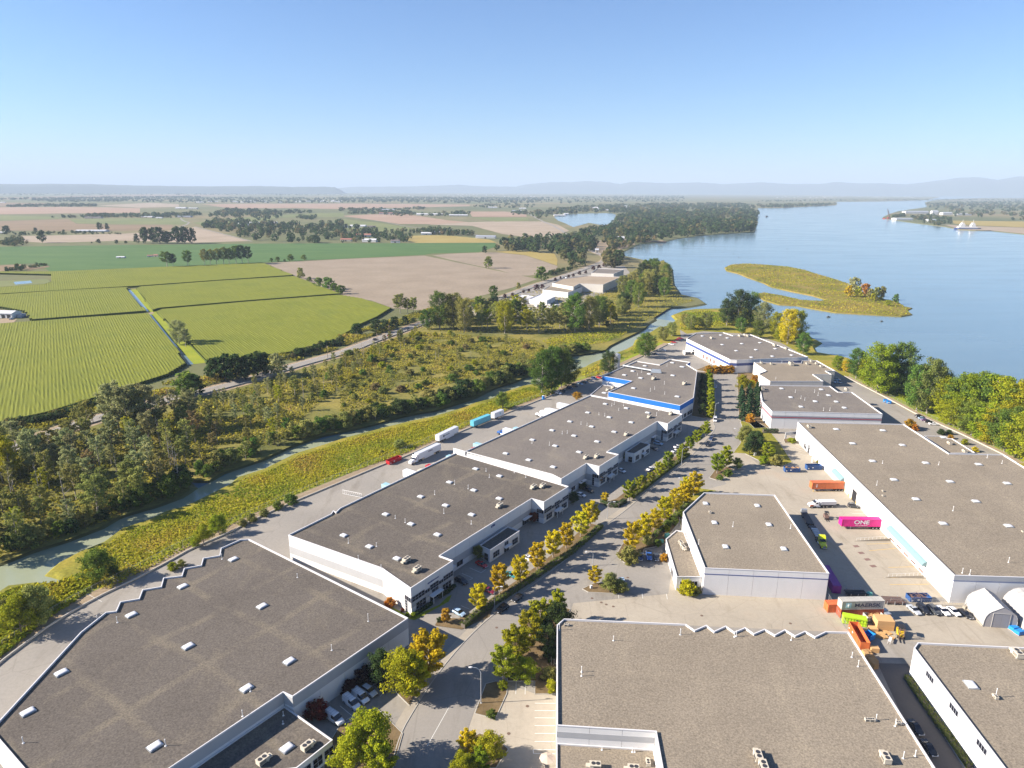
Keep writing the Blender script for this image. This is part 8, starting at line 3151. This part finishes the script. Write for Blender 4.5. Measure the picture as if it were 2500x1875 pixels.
m.box((0, 0, 1.2), (38, 14, 3.0))
m.build('hull', M['skip_red'], o)
m = MB()
m.box((4, 0, 4.5), (11, 8, 5))
m.build('cabin', M['skip_red'], o)
m = MB()
for s in (-1, 1):
    m.tube([(6, s * 2, 7), (-8, s * .4, 45)], .6, 5)
    m.tube([(9, s * 2, 7), (-7, s * .4, 45)], .6, 5)
for k in range(10):
    t = k / 10
    m.tube([(6 - 14 * t, -2 + 1.6 * t, 7 + 38 * t), (9 - 16 * t, 2 - 1.6 * t, 7 + 38 * t + 4)], .35, 4)
m.tube([(16, 0, 8), (-8, 0, 45)], .25, 4)
m.build('jib', M['rusty'], o)
g = at('c', 1845, 343, WATER)
o = thing('ferry', 'white twin towered river ferry moored at the far bank', 'ship', (g.x, g.y, WATER), -.12)
m = MB()
m.loft([[(-40, -1, .2), (-40, 1, .2), (-41, 3, 5), (-41, -3, 5)], [(-28, -8, -.5), (-28, 8, -.5), (-28, 9, 5), (-28, -9, 5)], [(28, -8, -.5), (28, 8, -.5), (28, 9, 5), (28, -9, 5)], [(42, -1, .2), (42, 1, .2), (43, 3, 5), (43, -3, 5)]])
m.build('hull', M['navy'], o)
m = MB()
m.box((0, 0, 7), (60, 15, 4))
m.build('car_deck', M['mill'], o)
for x in (-17, 16):
    m = MB()
    m.box((x, 0, 13), (14, 12, 8))
    m.box((x, 0, 19.5), (9, 10, 5), top=(.8, .9))
    m.build('bridge', M['mill'], o)
    m = MB()
    m.tube([(x, 0, 22), (x, 0, 32)], .5, 5)
    m.build('mast', M['mill'], o)
M['driftwood'] = plain('wet_timber', (.06, .05, .045), .7)
for k, (x, y, s, lb) in enumerate(((955, 908, 3.4, 'dark timber dolphin in the river below the island'), (1297, 935, 2.6, 'small dark float in the river right of the dolphin'), (558, 262, 14, 'small dark work boat far up the river'), (690, 468, 2.5, 'dark float in mid river'), (380, 523, 2.5, 'dark float left of the island head'), (345, 500, 2.2, 'dark float above the other one left of the island'), (290, 465, 2.2, 'dark float nearest the wooded bank'))):
    g = at('c', x, y, WATER)
    o = thing('work_boat' if s > 10 else 'float', lb, 'boat' if s > 10 else 'float', (g.x, g.y, WATER), .2 * k)
    m = MB()
    m.loft([[(-s * .5, -s * .16, -.2), (-s * .5, s * .16, -.2), (-s * .5, s * .2, s * .2), (-s * .5, -s * .2, s * .2)], [(s * .2, -s * .16, -.2), (s * .2, s * .16, -.2), (s * .2, s * .2, s * .2), (s * .2, -s * .2, s * .2)], [(s * .55, -.1, -.1), (s * .55, .1, -.1), (s * .6, .15, s * .25), (s * .6, -.15, s * .25)]])
    m.build('hull', M['driftwood'], o)
    m = MB()
    m.box((-s * .1, 0, s * .32), (s * .35, s * .26, s * .22))
    m.build('cabin' if s > 10 else 'cap', M['driftwood'], o)
# gravel barge at the works quay
g = at('b', 2010, 428, WATER)
o = thing('barge', 'long rust brown barge moored at the gravel works', 'barge', (g.x, g.y, WATER), .18)
m = MB()
m.loft([[(-32, -6, 0), (-32, 6, 0), (-33, 7, 3.4), (-33, -7, 3.4)], [(32, -6, 0), (32, 6, 0), (33, 7, 3.4), (33, -7, 3.4)]])
m.build('hull', M['rusty'], o)
m = MB()
m.loft([[(-28, -5, 3.3), (-28, 5, 3.3), (-24, .5, 4.4), (-24, -.5, 4.4)], [(28, -5, 3.3), (28, 5, 3.3), (24, .5, 6.0), (24, -.5, 6.0)]])
m.build('cargo', M['path'], o)

# farms and houses out on the delta
M['barn_roof'] = plain('pale_barn_roof', (.62, .62, .64), .5)
M['barn_grey'] = plain('grey_barn_roof', (.33, .35, .40), .6)
M['house_roof'] = plain('dark_house_roof', (.13, .10, .10), .8)
M['red_roof'] = plain('red_brown_roof', (.26, .11, .08), .8)
FARM = [('a', 905, 268, 80, 7, 'barn_roof', 'long white farm shed left of the field crossroads'), ('a', 1000, 272, 44, 5, 'barn_roof', 'small white farm shed beside the long one'), ('a', 1125, 265, 104, 6, 'barn_grey', 'long grey farm shed on the middle fields'), ('a', 540, 272, 110, 6, 'house_roof', 'dark roofed barn among the left field trees'),
        ('a', 1485, 322, 110, 10, 'barn_roof', 'row of white greenhouses left of the woods'), ('a', 1600, 310, 70, 8, 'barn_roof', 'second white greenhouse block behind the trees'), ('a', 1690, 312, 60, 7, 'barn_roof', 'white greenhouse at the wood edge'), ('a', 1720, 306, 60, 7, 'barn_roof', 'farther white greenhouse at the wood edge'),
        ('a', 480, 358, 200, 5, 'barn_roof', 'very long low white shed at the hedge on the pale field'), ('a', 0, 372, 30, 6, 'barn_roof', 'white shed at the left edge on the far field'), ('a', 0, 172, 36, 7, 'barn_roof', 'far white shed at the left edge'), ('a', 1125, 210, 75, 9, 'barn_roof', 'far white hall left of the pink fallow'), ('a', 1210, 212, 60, 8, 'barn_roof', 'far white hall beside the first one'),
        ('a', 745, 528, 55, 3, 'barn_roof', 'white farm trailer standing in the green field'), ('a', 945, 520, 38, 3.5, 'red_roof', 'red harvester standing in the green field'), ('a', 985, 518, 34, 4, 'red_roof', 'orange tractor beside the harvester in the green field'),
        ('b', 60, 328, 105, 7, 'barn_roof', 'white greenhouse on the green paddock'), ('b', 0, 332, 50, 6, 'barn_grey', 'blue grey shed left of the greenhouse'), ('b', 175, 332, 55, 6, 'house_roof', 'dark barn right of the greenhouse'), ('b', 100, 392, 130, 8, 'red_roof', 'red roofed farmhouse group at the wood edge'), ('b', 140, 425, 95, 8, 'barn_roof', 'pale farmhouse by the green field'), ('b', 0, 420, 75, 7, 'red_roof', 'red roofed barn at the edge of the green field'), ('b', 325, 430, 60, 7, 'house_roof', 'dark roofed house at the edge of the green field'),
        ('b', 520, 378, 70, 7, 'barn_roof', 'white house on the dry paddock'), ('b', 590, 372, 60, 7, 'barn_grey', 'grey barn beside the white house on the dry paddock'), ('b', 870, 400, 130, 7, 'barn_grey', 'line of low sheds right of the dry paddock'), ('b', 490, 252, 170, 9, 'barn_roof', 'long white farm halls beyond the pink field'), ('b', 700, 258, 120, 8, 'barn_roof', 'second line of white halls beyond the pink field'), ('b', 260, 222, 90, 9, 'barn_grey', 'wide grey hall above the pink field'), ('b', 250, 245, 95, 8, 'red_roof', 'red roofed hall above the pink field'),
        ('b', 1105, 228, 60, 8, 'barn_grey', 'grey barn on the road to the lagoon'), ('b', 1150, 212, 45, 8, 'barn_roof', 'pale barn on the road to the lagoon'), ('b', 950, 205, 60, 8, 'barn_roof', 'white barn on the far field'), ('b', 1375, 258, 75, 7, 'barn_roof', 'white boathouses on the lagoon, left'), ('b', 1440, 250, 30, 9, 'barn_roof', 'tall white boathouse on the lagoon'),
        ('b', 1240, 425, 40, 7, 'barn_grey', 'grey shed among the trees near the works'), ('b', 1640, 492, 25, 8, 'barn_roof', 'small white silo house on the gravel lot'), ('b', 1560, 440, 60, 7, 'house_roof', 'dark house among the roadside trees'), ('b', 1770, 412, 60, 9, 'barn_roof', 'pale gravel hopper building at the quay')]
for k, (v, x, y, wpx, h, rf, lb) in enumerate(FARM):
    a, b = at(v, x, y), at(v, x + wpx, y)
    wd = (b - a).length
    dp = min(wd * .45, 26) if 'tractor' not in lb and 'harvester' not in lb else 3
    o = thing('farm_building' if h > 4.2 else 'farm_machine', lb, 'building' if h > 4.2 else 'farm machine', (a.x, a.y, .3), (k % 5 - 2) * .05)
    n = max(1, min(4, int(wd / 45)))
    for q in range(n):
        x0_, x1_ = wd * q / n + .5, wd * (q + 1) / n - .5
        m = MB()
        m.box(((x0_ + x1_) / 2, dp / 2, h * .3), (x1_ - x0_, dp, h * .6))
        m.build('wall', M['mill'] if k % 3 else M['unit'], o)
        m = MB()
        m.loft([[(x0_ - .3, -.4, h * .6), (x0_ - .3, dp + .4, h * .6), (x0_ - .3, dp / 2 + .2, h), (x0_ - .3, dp / 2 - .2, h)], [(x1_ + .3, -.4, h * .6), (x1_ + .3, dp + .4, h * .6), (x1_ + .3, dp / 2 + .2, h), (x1_ + .3, dp / 2 - .2, h)]])
        m.build('roof', M[rf], o)
        m = MB()
        m.box(((x0_ + x1_) / 2, -.06, h * .22), (min(4, wd * .2), .15, h * .42))
        m.build('door', M['house_roof'], o)
# white farmhouse with a carport at the left edge of the corn
g = at('a', -40, 915)
o = thing('farmhouse', 'white shed with pale roof at the left edge of the corn', 'building', (g.x, g.y, .1), -.9 + .82)
m = MB()
m.box((9, 7, 2.4), (18, 12, 4.8))
m.build('wall', M['white_wall'], o)
m = MB()
m.loft([[(-.5, .4, 4.8), (-.5, 13.6, 4.8), (-.5, 7.3, 6.6), (-.5, 6.7, 6.6)], [(18.5, .4, 4.8), (18.5, 13.6, 4.8), (18.5, 7.3, 6.6), (18.5, 6.7, 6.6)]])
m.build('roof', M['barn_roof'], o)
for x in (3, 9, 14.5):
    m = MB()
    m.box((x, .93, 1.8), (3.4, .16, 3.4))
    m.build('door', M['black'], o)
m = MB()
m.box((21.5, 8, 1.6), (5, 6, 3.2))
m.build('lean_to', M['barn_grey'], o)
patch('farm_yard', poly('a -100,925 40,915 110,920 80,950 0,962 -100,980'), .12, M['path'])
car('suv', 'white', 'a', 62, 925, 82, 918, 'white car beside the shed at the left edge of the corn')

# storage yard behind the poplar grove: white crates glimpsed through the trees
rng = random.Random(8)
k = 0
for (x, y) in sorted(scatter(ccw(poly('b 1000,850 1380,835 1580,860 1600,900 1400,915 1050,900')), 26, 5, 99), key=lambda t: t[0] / t[1]):
    k += 1
    o = thing('white_crate', nth(k) + ' white boxed load from the left in the storage yard behind the poplars', 'crate', (x, y, .13), rng.uniform(0, 3), 'white loads in the storage yard')
    m = MB()
    h = rng.uniform(1.4, 3)
    m.box((0, 0, h / 2), (rng.uniform(2.5, 6), 2.4, h))
    m.build('case', M['mill'], o)
    m = MB()
    m.box((0, 0, h + .08), (2.2, 1.6, .16))
    m.build('lid', M['box_lime'] if k % 7 == 0 else M['trailer_roof'], o)
# houses of the far town and marina: small, each with its roof
rng = random.Random(31)
hp = []
for pl, n, sd in (('b 1500,220 1640,205 1790,205 1790,222 1640,226 1500,228', 46, 1), ('a 1250,168 1700,160 2212,158 2212,170 1700,172 1250,172', 40, 2), ('b 0,120 1300,118 1300,134 0,136', 60, 3), ('c 550,135 1000,130 1500,132 1500,140 1000,140 550,142', 40, 4), ('b 1700,205 1800,190 1900,200 1800,210', 12, 5)):
    hp += [(p, sd) for p in scatter(ccw(poly(pl)), n, 8, 40 + sd)]
hp.sort(key=lambda t: (t[1], t[0][0] / t[0][1]))
cnt = {}
for k, ((x, y), sd) in enumerate(hp):
    cnt[sd] = cnt.get(sd, 0) + 1
    far = math.hypot(x, y)
    s = 1.0 if far < 4500 else 2.2
    wd, dp, h = rng.uniform(9, 15) * s, rng.uniform(8, 11) * s, rng.uniform(5, 7) * (1 + .3 * (s > 1))
    lb = {1: 'pale waterfront house from the left in the marina village beyond the lagoon', 2: 'far pale farmhouse from the left on the left plain', 3: 'far pale hall from the left in the skyline town', 4: 'far pale house from the left on the river mouth shore', 5: 'pale house from the left beside the lagoon trees'}[sd]
    lb = nth(cnt[sd]) + ' ' + lb
    o = thing('distant_house', lb, 'house', (x, y, .2), rng.uniform(-.3, .3), {1: 'houses of the marina village', 2: 'far farmhouses', 3: 'halls of the far town', 4: 'houses of the river mouth', 5: 'houses by the lagoon'}[sd])
    m = MB()
    m.box((0, 0, h * .32), (wd, dp, h * .64))
    m.build('wall', M['mill'], o)
    m = MB()
    m.loft([[(-wd / 2 - .4, -dp / 2 - .4, h * .64), (-wd / 2 - .4, dp / 2 + .4, h * .64), (-wd / 2 - .4, .2, h), (-wd / 2 - .4, -.2, h)], [(wd / 2 + .4, -dp / 2 - .4, h * .64), (wd / 2 + .4, dp / 2 + .4, h * .64), (wd / 2 + .4, .2, h), (wd / 2 + .4, -.2, h)]])
    m.build('roof', M['barn_roof'] if k % 3 else M['barn_grey'], o)
# ------------------------------------------------------------------ the air: even haze over the whole delta
mb = MB()
mb.box((0, 29500, 447), (122000, 62000, 906))
hm = bpy.data.materials.new('haze')
hm.use_nodes = True
nt = hm.node_tree
nt.nodes.clear()
pv = nt.nodes.new('ShaderNodeVolumePrincipled')
pv.inputs['Color'].default_value = (.58, .71, .88, 1)
pv.inputs['Density'].default_value = 0.62e-4
pv.inputs['Anisotropy'].default_value = 0.0
ho = nt.nodes.new('ShaderNodeOutputMaterial')
nt.links.new(pv.outputs[0], ho.inputs['Volume'])
tag(mb.build('haze', hm), kind='stuff')
